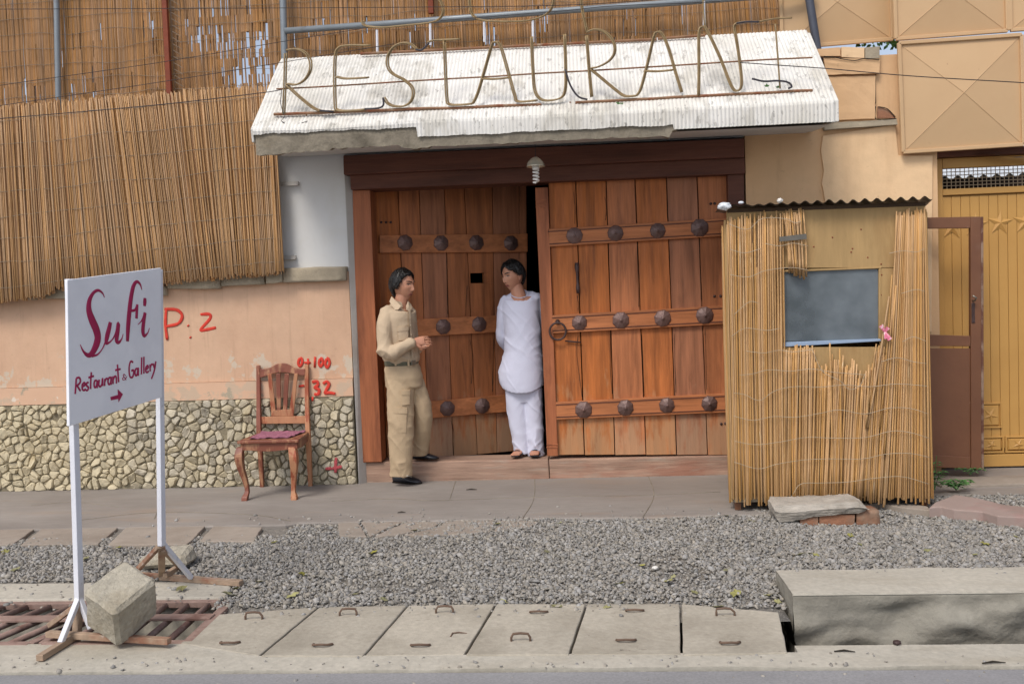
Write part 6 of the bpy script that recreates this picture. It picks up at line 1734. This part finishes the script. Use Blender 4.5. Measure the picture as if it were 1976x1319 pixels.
class Head:
    def __init__(s, c, yaw, pitch, roll=0.0, scale=1.0):
        s.c = Vector(c); s.k = scale
        s.R = Matrix.Rotation(yaw, 3, 'Z') @ Matrix.Rotation(pitch, 3, 'X') @ Matrix.Rotation(roll, 3, 'Y')
    def w(s, p): return s.c + s.R @ (Vector(p) * s.k)
    def skin(s, mb):
        h = sphere_mesh(lambda d: s.w(head_point(d)))
        mb.add(h.v, h.f)
        for sx in (-1, 1):      # ears
            e = MB()
            rings = []
            for j in range(9):
                t = j / 8; w = math.sin(math.pi * (0.12 + 0.76 * t)) * 0.017 * (1.1 - 0.35 * (1 - t))
                c = Vector((sx * (0.074 + 0.006 * math.sin(math.pi * t)), 0.008 + 0.006 * t, -0.034 + 0.062 * t))
                rings.append([s.w(c + Vector((sx * 0.006 * math.sin(a), w * math.cos(a), 0))) for a in np.linspace(0, 2 * math.pi, 10, endpoint=False)])
            e.loft(rings); mb.add(e.v, e.f)
    def features(s, body):
        sf = surf_front
        for sx in (-1, 1):
            mb = MB(); rings = []
            for j in range(9):
                t = j / 8 - 0.5
                h = 0.0048 * math.cos(math.pi * t * 0.95)
                x = sx * 0.031 + t * 0.027
                yy = sf(x, 0.0135) + 0.0012
                rings.append([s.w((x, yy - 0.0034 * math.cos(a), 0.0135 + 0.0015 * t * sx + h * math.sin(a))) for a in np.linspace(0, 2 * math.pi, 8, endpoint=False)])
            mb.loft(rings); e = mb.build('eye', M['eye_white'], body, smooth=True)
            MB().lathe(s.w((sx * 0.030, sf(0.030, 0.0138) - 0.0016, 0.0138)), s.R @ Vector((0, -1, 0)), [(0.0052, 0.0), (0.005, 0.0016), (0.002, 0.0024)], 10).build('iris', M['eye_dark'], e, smooth=True)
            MB().tube([s.w((sx * (0.016 + 0.031 * t), sf(0.016 + 0.031 * t, 0.019) - 0.0012, 0.0182 + 0.0022 * math.sin(math.pi * t) - 0.003 * t)) for t in np.linspace(0, 1, 7)], [0.0014, 0.0024, 0.0028, 0.0028, 0.0028, 0.0022, 0.001], 6).build('eyelid', M['eye_dark'], body, smooth=True)
            MB().tube([s.w((sx * (0.012 + 0.040 * t), sf(0.012 + 0.040 * t, 0.035) - 0.0012, 0.033 + 0.007 * math.sin(math.pi * 0.7 * t))) for t in np.linspace(0, 1, 8)], [0.003, 0.0042, 0.0046, 0.0046, 0.0042, 0.0036, 0.0028, 0.0014], 6).build('eyebrow', M['hair'], body, smooth=True)
            MB().tube([s.w((sx * 0.006, sf(0.006, -0.040) + 0.0005, -0.0405)), s.w((sx * 0.011, sf(0.011, -0.040) + 0.0005, -0.0400))], 0.0026, 6).build('nostril_shadow', M['eye_dark'], body, smooth=True)  # dark tubes standing in for the shadow under the nose
        for zc, w in ((-0.0605, 0.0032), (-0.0695, 0.004)):
            pts = []
            for t in np.linspace(-1, 1, 11):
                dd = head_point(Vector((t * 0.022 / 0.076, -1, zc / 0.122)).normalized())
                pts.append(s.w((t * 0.022, surf_front(t * 0.022, zc) - 0.0008, zc + 0.0015 * t * t)))
            MB().tube(pts, [w * (0.35 + 0.65 * math.sqrt(max(0, 1 - t * t))) for t in np.linspace(-1, 1, 11)], 6).build('lip', M['lip'], body, smooth=True)
    def hair(s, body, hairline, thick, seed, locks):
        def fn(d):
            p = head_point(d)
            az = math.degrees(math.atan2(abs(d.x), -d.y))     # 0 at the face, 180 at the back
            m = d.z - hairline(az, d.x) + (0.10 * nz(az * 0.16 * (1 if d.x > 0 else -1), seed) + 0.05 * nz(az * 0.45, seed, d.x)) * sm(95, 70, az)
            th = thick * (0.55 + 0.45 * sm(20, 70, az)) * sm(0, 0.22, m) * (1 + 0.42 * nz(az * 0.11 + seed, d.z * 1.6, (1 if d.x > 0 else 5)) + 0.14 * nz(az * 0.5, d.z * 2.0 + seed)) + (0.004 if m > 0 else 0)
            if m < 0: th = -0.008 * sm(0, 0.05, -m) - 0.001
            nrm = Vector((p.x / 0.076 ** 2, p.y / 0.097 ** 2, p.z / 0.122 ** 2)).normalized()
            return s.w(p + nrm * th)
        h = sphere_mesh(fn)
        ho = h.build('hair', M['hair'], body, smooth=True)
        mb = MB()
        rnd = random.Random(seed)
        for k in range(locks):
            az = rnd.uniform(-180, 180); d0 = None
            a = math.radians(az)
            hl = hairline(abs(az), math.sin(a))
            z0 = rnd.uniform(max(-0.5, hl + 0.05), 0.9)
            pts = []
            sw = rnd.uniform(-10, 10)
            for j in range(6):
                zz = max(z0 - 0.12 * j * rnd.uniform(0.7, 1.2), hl - (0.10 if abs(az) > 65 else -0.02))
                aa = a + math.radians(sw * j / 5)
                q = math.sqrt(max(0.01, 1 - zz * zz))
                dd = Vector((math.sin(aa) * q, -math.cos(aa) * q, zz))
                p = head_point(dd); nrm = Vector((p.x / 0.076 ** 2, p.y / 0.097 ** 2, p.z / 0.122 ** 2)).normalized()
                pts.append(s.w(p + nrm * (thick * (0.55 + 0.45 * sm(20, 70, abs(az))) * (0.95 + 0.35 * rnd.random()) * (1 - 0.5 * (j / 5)) + 0.003)))
            mb.tube(pts, [0.003, 0.004, 0.0042, 0.0036, 0.0026, 0.0008], 4)
        lo = mb.build('hair_locks', M['hair'], ho, smooth=True); lo['kind'] = 'stuff'
        return ho

def surf_front(x, z):
    """face surface depth at (x, z)"""
    best = None
    dz = z / 0.122
    t = max(0, -dz); kx = 1 - 0.34 * t ** 1.25 if z < 0 else 1
    dx_ = x / (0.076 * kx)
    q = 1 - dx_ * dx_ - dz * dz
    return head_point(Vector((dx_, -math.sqrt(max(0.02, q)), dz))).y

def hand(mb, wrist, fdir, pn, k=1.0, curl=0.5, thumb_side=1, spread=0.05):
    """palm + five bent fingers; fdir along the fingers, pn palm normal (fingers curl towards it)"""
    f = Vector(fdir).normalized(); pn = (Vector(pn) - f * Vector(pn).dot(f)).normalized(); s_ = f.cross(pn).normalized() * thumb_side
    W = Vector(wrist)
    rings = []
    for t, w, h in ((-0.02, 0.026, 0.020), (0.0, 0.028, 0.020), (0.03, 0.038, 0.018), (0.065, 0.042, 0.016), (0.088, 0.041, 0.012)):
        rings.append([W + f * (t * k) + s_ * (w * k * math.cos(a)) + pn * (h * k * math.sin(a)) for a in np.linspace(0, 2 * math.pi, 14, endpoint=False)])
    mb.loft(rings)
    for i, (off, ln) in enumerate(((0.030, 0.072), (0.010, 0.080), (-0.011, 0.074), (-0.030, 0.058))):
        b = W + (f * 0.082 + s_ * off) * k
        pts = [b]; a = curl * 0.35; dirv = f + s_ * (off * spread * 10)
        for seg in (0.44, 0.32, 0.24):
            d = (dirv.normalized() * math.cos(a) + pn * math.sin(a))
            pts.append(pts[-1] + d * (ln * seg * k)); a += curl * (0.75 + 0.1 * i)
        mb.tube(spline(pts, 3), 0.0076 * k, 8)
    b = W + (f * 0.02 + s_ * 0.03) * k
    pts = [b, b + (f * 0.028 + s_ * 0.026 + pn * 0.010) * k, b + (f * 0.055 + s_ * 0.028 + pn * 0.026) * k, b + (f * 0.078 + s_ * 0.020 + pn * 0.036) * k]
    mb.tube(spline(pts, 3), [0.012 * k] * 4 + [0.010 * k] * 3 + [0.0088 * k] * 3, 8)

def rings_at(rows, Y, n_=28, tilt=None):
    """rows of (photo row y, centre x, half width, half depth, depth offset) in the door detail -> rings"""
    out = []
    for (yy, xc, hw, hd, dy) in rows:
        c = PY(*z6(xc, yy), Y + dy); e = PY(*z6(xc + hw, yy), Y + dy)
        out.append(ring((c.x, c.y, c.z), abs(e.x - c.x), hd, n_))
    return out

def patch(rows, Y, quad, off, name, mat, parent, thick=0.004, n_=8):
    """small cloth piece following a ring-built surface; quad in door-detail coordinates"""
    def sy(x, yy):
        for r0, r1 in zip(rows, rows[1:]):
            if r0[0] <= yy <= r1[0]:
                t = (yy - r0[0]) / (r1[0] - r0[0]); xc, hw, hd, dy = (lerp(r0[k], r1[k], t) for k in (1, 2, 3, 4)); break
        else: xc, hw, hd, dy = rows[-1][1:]
        q = max(-0.98, min(0.98, (x - xc) / hw))
        return Y + dy - hd * math.sqrt(1 - q * q)
    a, b, c, d = quad
    F_, B_ = [], []
    for j in range(n_ + 1):
        r = []
        for i in range(n_ + 1):
            p = lerp(lerp(Vector(a), Vector(b), i / n_), lerp(Vector(d), Vector(c), i / n_), j / n_)
            y = sy(p.x, p.y); r.append(PY(*z6(p.x, p.y), y - off))
        F_.append(r); B_.append([q + Vector((0, thick + off * 2 + 0.004, 0)) for q in r])
    mb = MB().grid(F_); mb.grid(B_)
    for e in (0, -1): mb.grid([F_[e], B_[e]]); mb.grid([[r[e] for r in F_], [r[e] for r in B_]])
    return mb.build(name, M[mat], parent, smooth=False)

def cloth_wrinkle(amp, zones=()):
    def f(x, y, z):
        wx = x + 0.05 * nz(z * 4, x * 3, 1)
        a = nz(wx * 7 + z * 6.0, y * 5, z * 2.5)
        b_ = nz(wx * 13 - z * 9, y * 11, z * 8 + 4)
        r = (1 - min(1, abs(a) * 3.2)) ** 2 + 0.3 * (1 - min(1, abs(b_) * 2.0)) - 0.3
        s_ = 0.7
        for (cx, cz, rr_, k) in zones:
            s_ += k * math.exp(-((x - cx) ** 2 + (z - cz) ** 2) / (rr_ * rr_))
        return amp * r * s_
    return f

# ---------------------------------------------------------------- man in khaki
KY = -0.13
def KP(x, y, dy=0.0): return PY(*z6(x, y), KY + dy)
kp = thing('person', (KP(300, 1250).x, KY, 0.0), 'man in khaki shirt and cargo trousers standing on the pavement, hands joined', 'person')
hc_ = KP(297, 281)
KH_ = Head(hc_, rad(64), rad(6), rad(0), 1.06)
bodym = MB()
KH_.skin(bodym)
limb(bodym, [KP(285, 420), KP(288, 378), KP(294, 330)], [0.075, 0.060, 0.056])
bodym.loft(rings_at([(400, 276, 62, 0.13, 0.02), (450, 272, 70, 0.145, 0.02), (550, 275, 66, 0.12, 0.02), (640, 288, 62, 0.10, 0.0), (740, 300, 70, 0.10, 0.0)], KY))
wr_n, wr_f = KP(352, 556, -0.155), KP(378, 556, -0.03)
limb(bodym, [KP(218, 430, -0.12), KP(212, 520, -0.16), KP(222, 606, -0.19), KP(290, 585, -0.185), wr_n], [0.05, 0.045, 0.042, 0.036, 0.028])
limb(bodym, [KP(318, 430, 0.14), KP(335, 520, 0.17), KP(345, 596, 0.15), KP(365, 575, 0.05), wr_f], [0.05, 0.045, 0.042, 0.036, 0.028])
hand(bodym, wr_n, (1, 0.22, 0.10), (0.1, 0.8, -0.35), 1.0, 0.5, -1, 0.35)
hand(bodym, wr_f + Vector((-0.02, 0.03, -0.035)), (1, -0.15, 0.15), (0.0, -0.75, 0.5), 0.95, 0.6, 1)
limb(bodym, [KP(284, 720, -0.05), KP(287, 930, -0.05), KP(290, 1190, -0.03)], [0.07, 0.05, 0.034])
limb(bodym, [KP(340, 720, 0.05), KP(395, 910, 0.08), KP(384, 1105, 0.22)], [0.07, 0.05, 0.04])
kbody = voxel(bodym, 'body', 'skin', kp, 0.0036, 2)
KH_.features(kbody)
def khair(az, sx):
    if az < 34: return 0.74 - 0.06 * (sx < 0)
    if az < 62: return lerp(0.70, 0.46, (az - 34) / 28)
    if az < 84: return lerp(0.46, -0.10, (az - 62) / 22)
    if az < 104: return lerp(-0.10, -0.08, (az - 84) / 20)
    return lerp(-0.20, -0.62, min(1, (az - 104) / 34))
KH_.hair(kbody, khair, 0.019, 3, 420)
# shirt
tors = [(366, 292, 40, 0.070, 0.0), (384, 284, 66, 0.120, 0.0), (402, 276, 86, 0.165, 0.0), (440, 274, 90, 0.178, 0.0), (500, 272, 91, 0.172, 0.0), (560, 275, 90, 0.160, 0.0), (605, 283, 92, 0.152, 0.0), (634, 290, 92, 0.148, 0.0), (650, 292, 86, 0.136, 0.0), (660, 291, 76, 0.122, 0.0)]
trr = rings_at(tors, KY, 36)
for i_ in range(3):
    c_ = sum(trr[i_], Vector((0, 0, 0))) / 36
    for q in trr[i_]:
        f_ = (q - c_).normalized().dot(Vector((0.80, -0.60, 0)))
        q.z -= (0.075, 0.055, 0.02)[i_] * max(0, f_) ** 2
sh = MB().loft(trr)
limb(sh, [KP(228, 412, -0.09), KP(212, 470, -0.135), KP(208, 540, -0.165), KP(218, 604, -0.19), KP(255, 604, -0.195), KP(300, 582, -0.19), KP(344, 560, -0.16)], [0.072, 0.074, 0.066, 0.066, 0.060, 0.052, 0.044], 18)
limb(sh, [KP(310, 415, 0.12), KP(330, 480, 0.16), KP(342, 560, 0.17), KP(346, 600, 0.15), KP(366, 580, 0.06), KP(372, 566, 0.0)], [0.072, 0.070, 0.064, 0.062, 0.050, 0.044], 18)
el = KP(218, 604); wv = KP(300, 590); bl_ = KP(290, 636)
voxel(sh, 'shirt', 'khaki', kp, 0.006, 5, cloth_wrinkle(0.010, ((el.x, el.z, 0.09, 1.2), (wv.x, wv.z, 0.08, 0.6), (bl_.x, bl_.z, 0.10, 0.9))))
for q in ([(272, 486), (326, 482), (326, 500), (272, 506)],): patch(tors, KY, q, 0.006, 'pocket_flap', 'khaki', kp, 0.003)
patch(tors, KY, [(275, 504), (324, 500), (324, 546), (276, 550)], 0.003, 'pocket', 'khaki', kp, 0.002)
patch(tors, KY, [(326, 404), (336, 404), (352, 634), (341, 636)], 0.005, 'placket', 'khaki', kp, 0.003, 12)
for yy in (430, 476, 522, 568, 614):
    t = (yy - 404) / 230; x = lerp(331, 346, t)
    r0 = [r for r in tors if r[0] <= yy][-1]
    q_ = min(0.98, (x - r0[1]) / r0[2]); c = PY(*z6(x, yy), KY - r0[3] * math.sqrt(1 - q_ * q_) - 0.009)
    MB().lathe(c, (0.5, -0.8, 0), [(0.006, 0), (0.006, 0.002), (0.003, 0.003)], 8).build('button', M['tie'], kp)
# collar: stand and two flaps
cs = []
for (yy, xc, hw, hd) in ((372, 291, 36, 0.070), (352, 287, 36, 0.072), (346, 285, 37, 0.075)):
    c = PY(*z6(xc, yy), KY); e = PY(*z6(xc + hw, yy), KY)
    cs.append(ring(c, abs(e.x - c.x), hd, 26, 0, lambda x, y: -0.30 * x - 0.02))
cs = [[r[k % 26] for k in range(1, 22)] for r in cs]       # open at the throat
stand = MB().grid(cs); stand.grid([[lerp(p, KP(289, 360), 0.06) for p in r] for r in cs])
stand.build('collar', M['khaki'], kp, smooth=True)
fz = lambda x, y: (730 + x / 13.19, 500 + y / 13.19)
def flap(pxs, depths, name='collar_flap'):
    P = [PY(*fz(*p), KY + d) for p, d in zip(pxs, depths)]
    c = sum(P, Vector((0, 0, 0))) / len(P) + Vector((0, -0.006, 0))
    mb = MB(); n_ = len(P)
    mb.add(P + [c] + [p + Vector((0, 0.010, 0)) for p in P], [(k, (k + 1) % n_, n_) for k in range(n_)] + [(k, (k + 1) % n_, n_ + 1 + (k + 1) % n_, n_ + 1 + k) for k in range(n_)])
    mb.build(name, M['khaki'], kp)
flap([(335, 945), (285, 1070), (330, 1170), (425, 1285), (500, 1285), (580, 1190), (470, 1075), (390, 1000)], [-0.055, -0.085, -0.125, -0.150, -0.158, -0.135, -0.095, -0.075])
flap([(760, 1060), (700, 1190), (715, 1290), (800, 1330), (865, 1240), (830, 1140)], [-0.03, -0.08, -0.14, -0.12, -0.04, -0.01])
# trousers
hips = [(652, 291, 78, 0.124, 0.0), (690, 296, 86, 0.132, 0.0), (730, 301, 92, 0.136, 0.0), (775, 303, 90, 0.12, 0.0)]
nleg = [(740, 284, 66, 0.085, -0.045), (800, 285, 66, 0.086, -0.048), (880, 287, 64, 0.084, -0.05), (950, 288, 63, 0.082, -0.05), (1030, 288, 61, 0.080, -0.045), (1100, 288, 58, 0.078, -0.04), (1160, 290, 55, 0.074, -0.035), (1212, 291, 54, 0.070, -0.03)]
fleg = [(740, 346, 52, 0.080, 0.045), (800, 368, 52, 0.080, 0.05), (860, 388, 47, 0.078, 0.06), (920, 397, 47, 0.074, 0.075), (990, 394, 43, 0.070, 0.11), (1050, 388, 40, 0.066, 0.16), (1112, 380, 38, 0.062, 0.20)]
tr = MB().loft(rings_at(hips, KY, 32)); tr.loft(rings_at(nleg, KY, 24)); tr.loft(rings_at(fleg, KY, 24))
kn, an, cr = KP(290, 930), KP(290, 1160), KP(350, 780)
voxel(tr, 'trousers', 'khaki_trousers', kp, 0.006, 4, cloth_wrinkle(0.0085, ((kn.x, kn.z, 0.10, 0.5), (an.x, an.z, 0.09, 1.1), (cr.x, cr.z, 0.10, 0.8))))
patch(nleg, KY, [(290, 792), (334, 792), (334, 816), (290, 816)], 0.010, 'pocket_flap', 'khaki_trousers', kp)
patch(nleg, KY, [(292, 816), (332, 816), (332, 862), (292, 866)], 0.006, 'pocket', 'khaki_trousers', kp)
patch(nleg, KY, [(228, 876), (320, 880), (318, 908), (227, 904)], 0.010, 'pocket_flap', 'khaki_trousers', kp)
patch(nleg, KY, [(230, 904), (316, 908), (314, 1000), (232, 996)], 0.005, 'pocket', 'khaki_trousers', kp)
patch(hips, KY, [(226, 676), (262, 690), (260, 699), (224, 686)], 0.008, 'pocket_edge', 'khaki_trousers', kp)
# belt, loops and buckle
br = []
for yy, hw, hd in ((644, 83, 0.134), (646, 84, 0.136), (668, 82, 0.132), (670, 81, 0.130)):
    c = PY(*z6(291, yy), KY); e = PY(*z6(291 + hw, yy), KY); br.append(ring(c, abs(e.x - c.x), hd, 32))
MB().loft(br).build('belt', M['belt_green'], kp, smooth=True)
for x in (262, 325):
    q_ = (x - 291) / 83; c = PY(*z6(x, 657), KY - 0.136 * math.sqrt(1 - q_ * q_) - 0.004)
    MB().box((c.x - 0.008, c.y - 0.003, c.z - 0.028), (c.x + 0.008, c.y + 0.006, c.z + 0.028)).build('belt_loop', M['khaki_trousers'], kp, bevel=0.002)
q_ = (350 - 291) / 83; c = PY(*z6(350, 658), KY - 0.136 * math.sqrt(1 - q_ * q_) - 0.004)
dv = Vector((0.72, 0.69, 0)); nv = Vector((0.69, -0.72, 0))
MB().obox(c, dv * 0.022, nv * 0.004, (0, 0, 0.020)).build('buckle', M['buckle'], kp, bevel=0.003)
# shoes
def shoe(toe, heel, zg, name='shoe', w=0.046, mat='shoe_black', par=kp, h=0.075):
    a, b = Vector(heel), Vector(toe); L_ = (b - a).length; f = (b - a).normalized(); s_ = Vector((-f.y, f.x, 0))
    prof = [(-0.02, 0.30, 0.050), (0.0, 0.62, h * 0.9), (0.12, 0.80, h), (0.30, 0.82, h * 0.92), (0.48, 0.92, h * 0.80), (0.66, 1.0, h * 0.58), (0.82, 0.92, h * 0.44), (0.94, 0.66, h * 0.32), (1.0, 0.28, h * 0.22)]
    rings = []
    for t, ww, hh in prof:
        r = []
        for k in range(16):
            a_ = 2 * math.pi * k / 16
            zz = hh * (0.5 + 0.5 * math.sin(a_)) if math.sin(a_) > -0.55 else 0.0
            r.append(a + f * (L_ * t) + s_ * (w * ww * math.cos(a_) * (1 if math.sin(a_) < 0.2 else 0.86)) + Vector((0, 0, zg - a.z + zz)))
        rings.append(r)
    so_ = MB().loft(rings).build(name, M[mat], par, smooth=True)
    sol = []
    for t, ww, hh in prof:
        sol.append([a + f * (L_ * t * 1.01) + s_ * (w * ww * 1.05 * sx) + Vector((0, 0, zg - a.z + zz)) for sx, zz in ((-1, 0.0), (1, 0.0), (1, 0.012), (-1, 0.012))])
    MB().loft(sol).build('sole', M['eye_dark'], so_)
    return so_
s1 = shoe(PZ(813, 933, 0.0), PZ(760, 931, 0.0) + Vector((0, 0.02, 0)), 0.002, w=0.05, h=0.10)
bz = PZ(786, 926, 0.06)
MB().tube([PY(776, 922, KY - 0.065), PY(786, 917, KY - 0.09), PY(795, 920, KY - 0.075)], 0.006, 6, flat=((0, -0.6, 0.8), 0.003)).build('strap', M['buckle'], s1, smooth=True)
ft = KP(395, 1118, 0.20)
shoe((ft.x + 0.14, 0.06, 0.19), (ft.x - 0.09, 0.10, 0.19), 0.192)

# ---------------------------------------------------------------- man in white
WY = 0.25
def WP(x, y, dy=0.0): return PY(*z6(x, y), WY + dy)
wp = thing('person', (WP(890, 1110).x, WY, 0.19), 'man in long white tunic and trousers leaning in the doorway, hands behind him', 'person')
WH = Head(WP(836, 236, -0.03), rad(-44), rad(9), rad(-3), 1.05)
bodym = MB(); WH.skin(bodym)
limb(bodym, [WP(872, 400, -0.02), WP(868, 345, -0.024), WP(852, 285, -0.02)], [0.084, 0.068, 0.057])
bodym.loft(rings_at([(335, 880, 62, 0.07, 0), (380, 878, 78, 0.085, 0), (500, 884, 72, 0.085, 0), (640, 884, 76, 0.09, 0), (780, 888, 80, 0.09, 0)], WY))
limb(bodym, [WP(800, 375), WP(792, 520, 0.08), WP(850, 610, 0.20)], [0.045, 0.038, 0.03])
limb(bodym, [WP(955, 360), WP(972, 520, 0.10), WP(900, 610, 0.21)], [0.045, 0.038, 0.03])
hand(bodym, WP(850, 612, 0.20), (0.8, 0.1, -0.5), (0, 0.9, 0.2), 0.95, 0.5, 1)
hand(bodym, WP(900, 612, 0.215), (-0.8, 0.1, -0.5), (0, 0.9, 0.2), 0.95, 0.5, -1)
for (x0, x1) in ((848, 878), (928, 950)):
    limb(bodym, [WP(x0, 780), WP(lerp(x0, x1, 0.5), 950, -0.01), WP(x1, 1105, 0.0)], [0.065, 0.046, 0.034])
zf = 0.196
for (x, tx) in ((876, -0.045), (950, -0.01)):
    p = WP(x, 1104); p.z = zf
    rings = []
    for t, w, h in ((-0.07, 0.022, 0.05), (-0.05, 0.032, 0.07), (0.0, 0.034, 0.075), (0.06, 0.038, 0.05), (0.11, 0.044, 0.032), (0.15, 0.040, 0.024)):
        rings.append([p + Vector((tx * t * 6 + w * math.cos(a), -t * 1.0, h * (0.5 + 0.5 * math.sin(a)))) for a in np.linspace(0, 2 * math.pi, 14, endpoint=False)])
    bodym.loft(rings)
    for k in range(5):
        q = p + Vector((tx * 0.9 + (k - 2) * 0.016, -0.145, 0.012)); bodym.tube([q, q + Vector((0, -0.022 + 0.004 * abs(k - 1), 0.0)), q + Vector((0, -0.034 + 0.005 * abs(k - 1), -0.003))], [0.010, 0.009, 0.006], 8)
wbody = voxel(bodym, 'body', 'skin', wp, 0.0036, 2)
WH.features(wbody)
def whair(az, sx):
    if az < 12: return 0.78
    if az < 46: return lerp(0.72, 0.44 if sx > 0 else 0.56, (az - 12) / 34)
    if az < 70: return lerp(0.44 if sx > 0 else 0.56, 0.36, (az - 46) / 24)
    if az < 84: return lerp(0.36, 0.06, (az - 70) / 14)
    if az < 112: return lerp(0.10, 0.16, (az - 84) / 28)
    return lerp(0.12, -0.52, min(1, (az - 112) / 34))
WH.hair(wbody, whair, 0.020, 9, 420)
for (x, tx) in ((876, -0.045), (950, -0.01)):
    p = WP(x, 1104)
    mb = MB().prism([p * 1.0 + Vector((tx * 6 * t + w, -t, zf - 0.006 - p.z)) for t, w in ((-0.075, -0.02), (0.0, -0.036), (0.11, -0.046), (0.17, -0.03), (0.17, 0.03), (0.11, 0.046), (0.0, 0.036), (-0.075, 0.02))], (0, 0, 0.008))
    sdl = mb.build('sandal', M['shoe_black'], wp, bevel=0.002)
    MB().tube([p + Vector((tx * 0.6 + 0.042 * math.cos(a), -0.09, zf - p.z + 0.040 * math.sin(a))) for a in np.linspace(0, math.pi, 9)], 0.012, 6, flat=((0, -0.3, 1), 0.004)).build('strap', M['shoe_black'], sdl, smooth=True)
# trousers
wl = [(780, 848, 52, 0.088, 0.0), (880, 858, 53, 0.086, 0.0), (980, 872, 49, 0.082, 0.0), (1050, 880, 45, 0.078, 0.0), (1100, 885, 42, 0.075, 0.0)]
wr = [(780, 930, 52, 0.088, 0.0), (880, 932, 50, 0.086, 0.0), (980, 940, 47, 0.082, 0.0), (1060, 946, 43, 0.078, -0.01), (1112, 949, 41, 0.075, -0.01)]
tr = MB().loft(rings_at([(740, 888, 88, 0.10, 0.0), (800, 888, 88, 0.10, 0.0), (850, 890, 80, 0.08, 0.0)], WY)); tr.loft(rings_at(wl, WY)); tr.loft(rings_at(wr, WY))
an = WP(945, 1060)
voxel(tr, 'trousers', 'white_cloth', wp, 0.006, 4, cloth_wrinkle(0.0085, ((an.x, an.z, 0.10, 1.2),)))
# tunic: open below, curved hem, so built as a skirt surface plus the union above
tun = [(308, 884, 46, 0.072, 0.0), (318, 884, 66, 0.088, 0.0), (332, 884, 88, 0.105, 0.0), (352, 876, 98, 0.118, 0.0), (400, 876, 96, 0.130, 0.0), (460, 880, 92, 0.132, 0.0), (530, 886, 90, 0.132, 0.0), (600, 886, 93, 0.136, 0.0), (650, 881, 103, 0.142, 0.0), (700, 876, 111, 0.146, 0.0), (745, 877, 111, 0.148, 0.0), (778, 880, 109, 0.146, 0.0), (802, 883, 105, 0.142, 0.0)]
rr = rings_at(tun, WY, 40)
for i_, r in enumerate(rr):
    k_ = max(0.0, (i_ - 8) / 4)
    c_ = sum(r, Vector((0, 0, 0))) / len(r)
    for q in r:
        u_ = (q.x - c_.x) / 0.18
        q.z += 0.06 * k_ * min(1.0, abs(u_)) ** 3
    # neckline: dips at the front
    if i_ < 3:
        for q in r: q.z -= 0.115 * (1 - i_ / 3) * max(0, (c_.y - q.y) / 0.08) * 0.9
tn = MB().loft(rr)
limb(tn, [WP(806, 352), WP(794, 400, 0.01), WP(786, 470, 0.03), WP(790, 545, 0.08), WP(830, 600, 0.15)], [0.058, 0.062, 0.056, 0.054, 0.048], 18)
limb(tn, [WP(950, 338), WP(962, 400, 0.02), WP(966, 470, 0.05), WP(960, 545, 0.10), WP(920, 600, 0.16)], [0.056, 0.060, 0.054, 0.052, 0.046], 18)
a1_, b1_, c1_ = WP(790, 540), WP(960, 560), WP(880, 690)
voxel(tn, 'tunic', 'white_cloth', wp, 0.006, 5, cloth_wrinkle(0.0065, ((a1_.x, a1_.z, 0.08, 0.9), (b1_.x, b1_.z, 0.14, 1.0))))
nk = [PY(*z6(868 + 42 * math.cos(t), 320 + 21 * math.sin(t)), WY - 0.03 - 0.06 * max(0, math.sin(t)) + 0.05 * max(0, -math.sin(t))) for t in np.linspace(0, 2 * math.pi, 33)]
MB().tube(nk, 0.0035, 6, caps=False).build('neck_binding', M['white_cloth'], wp, smooth=True)
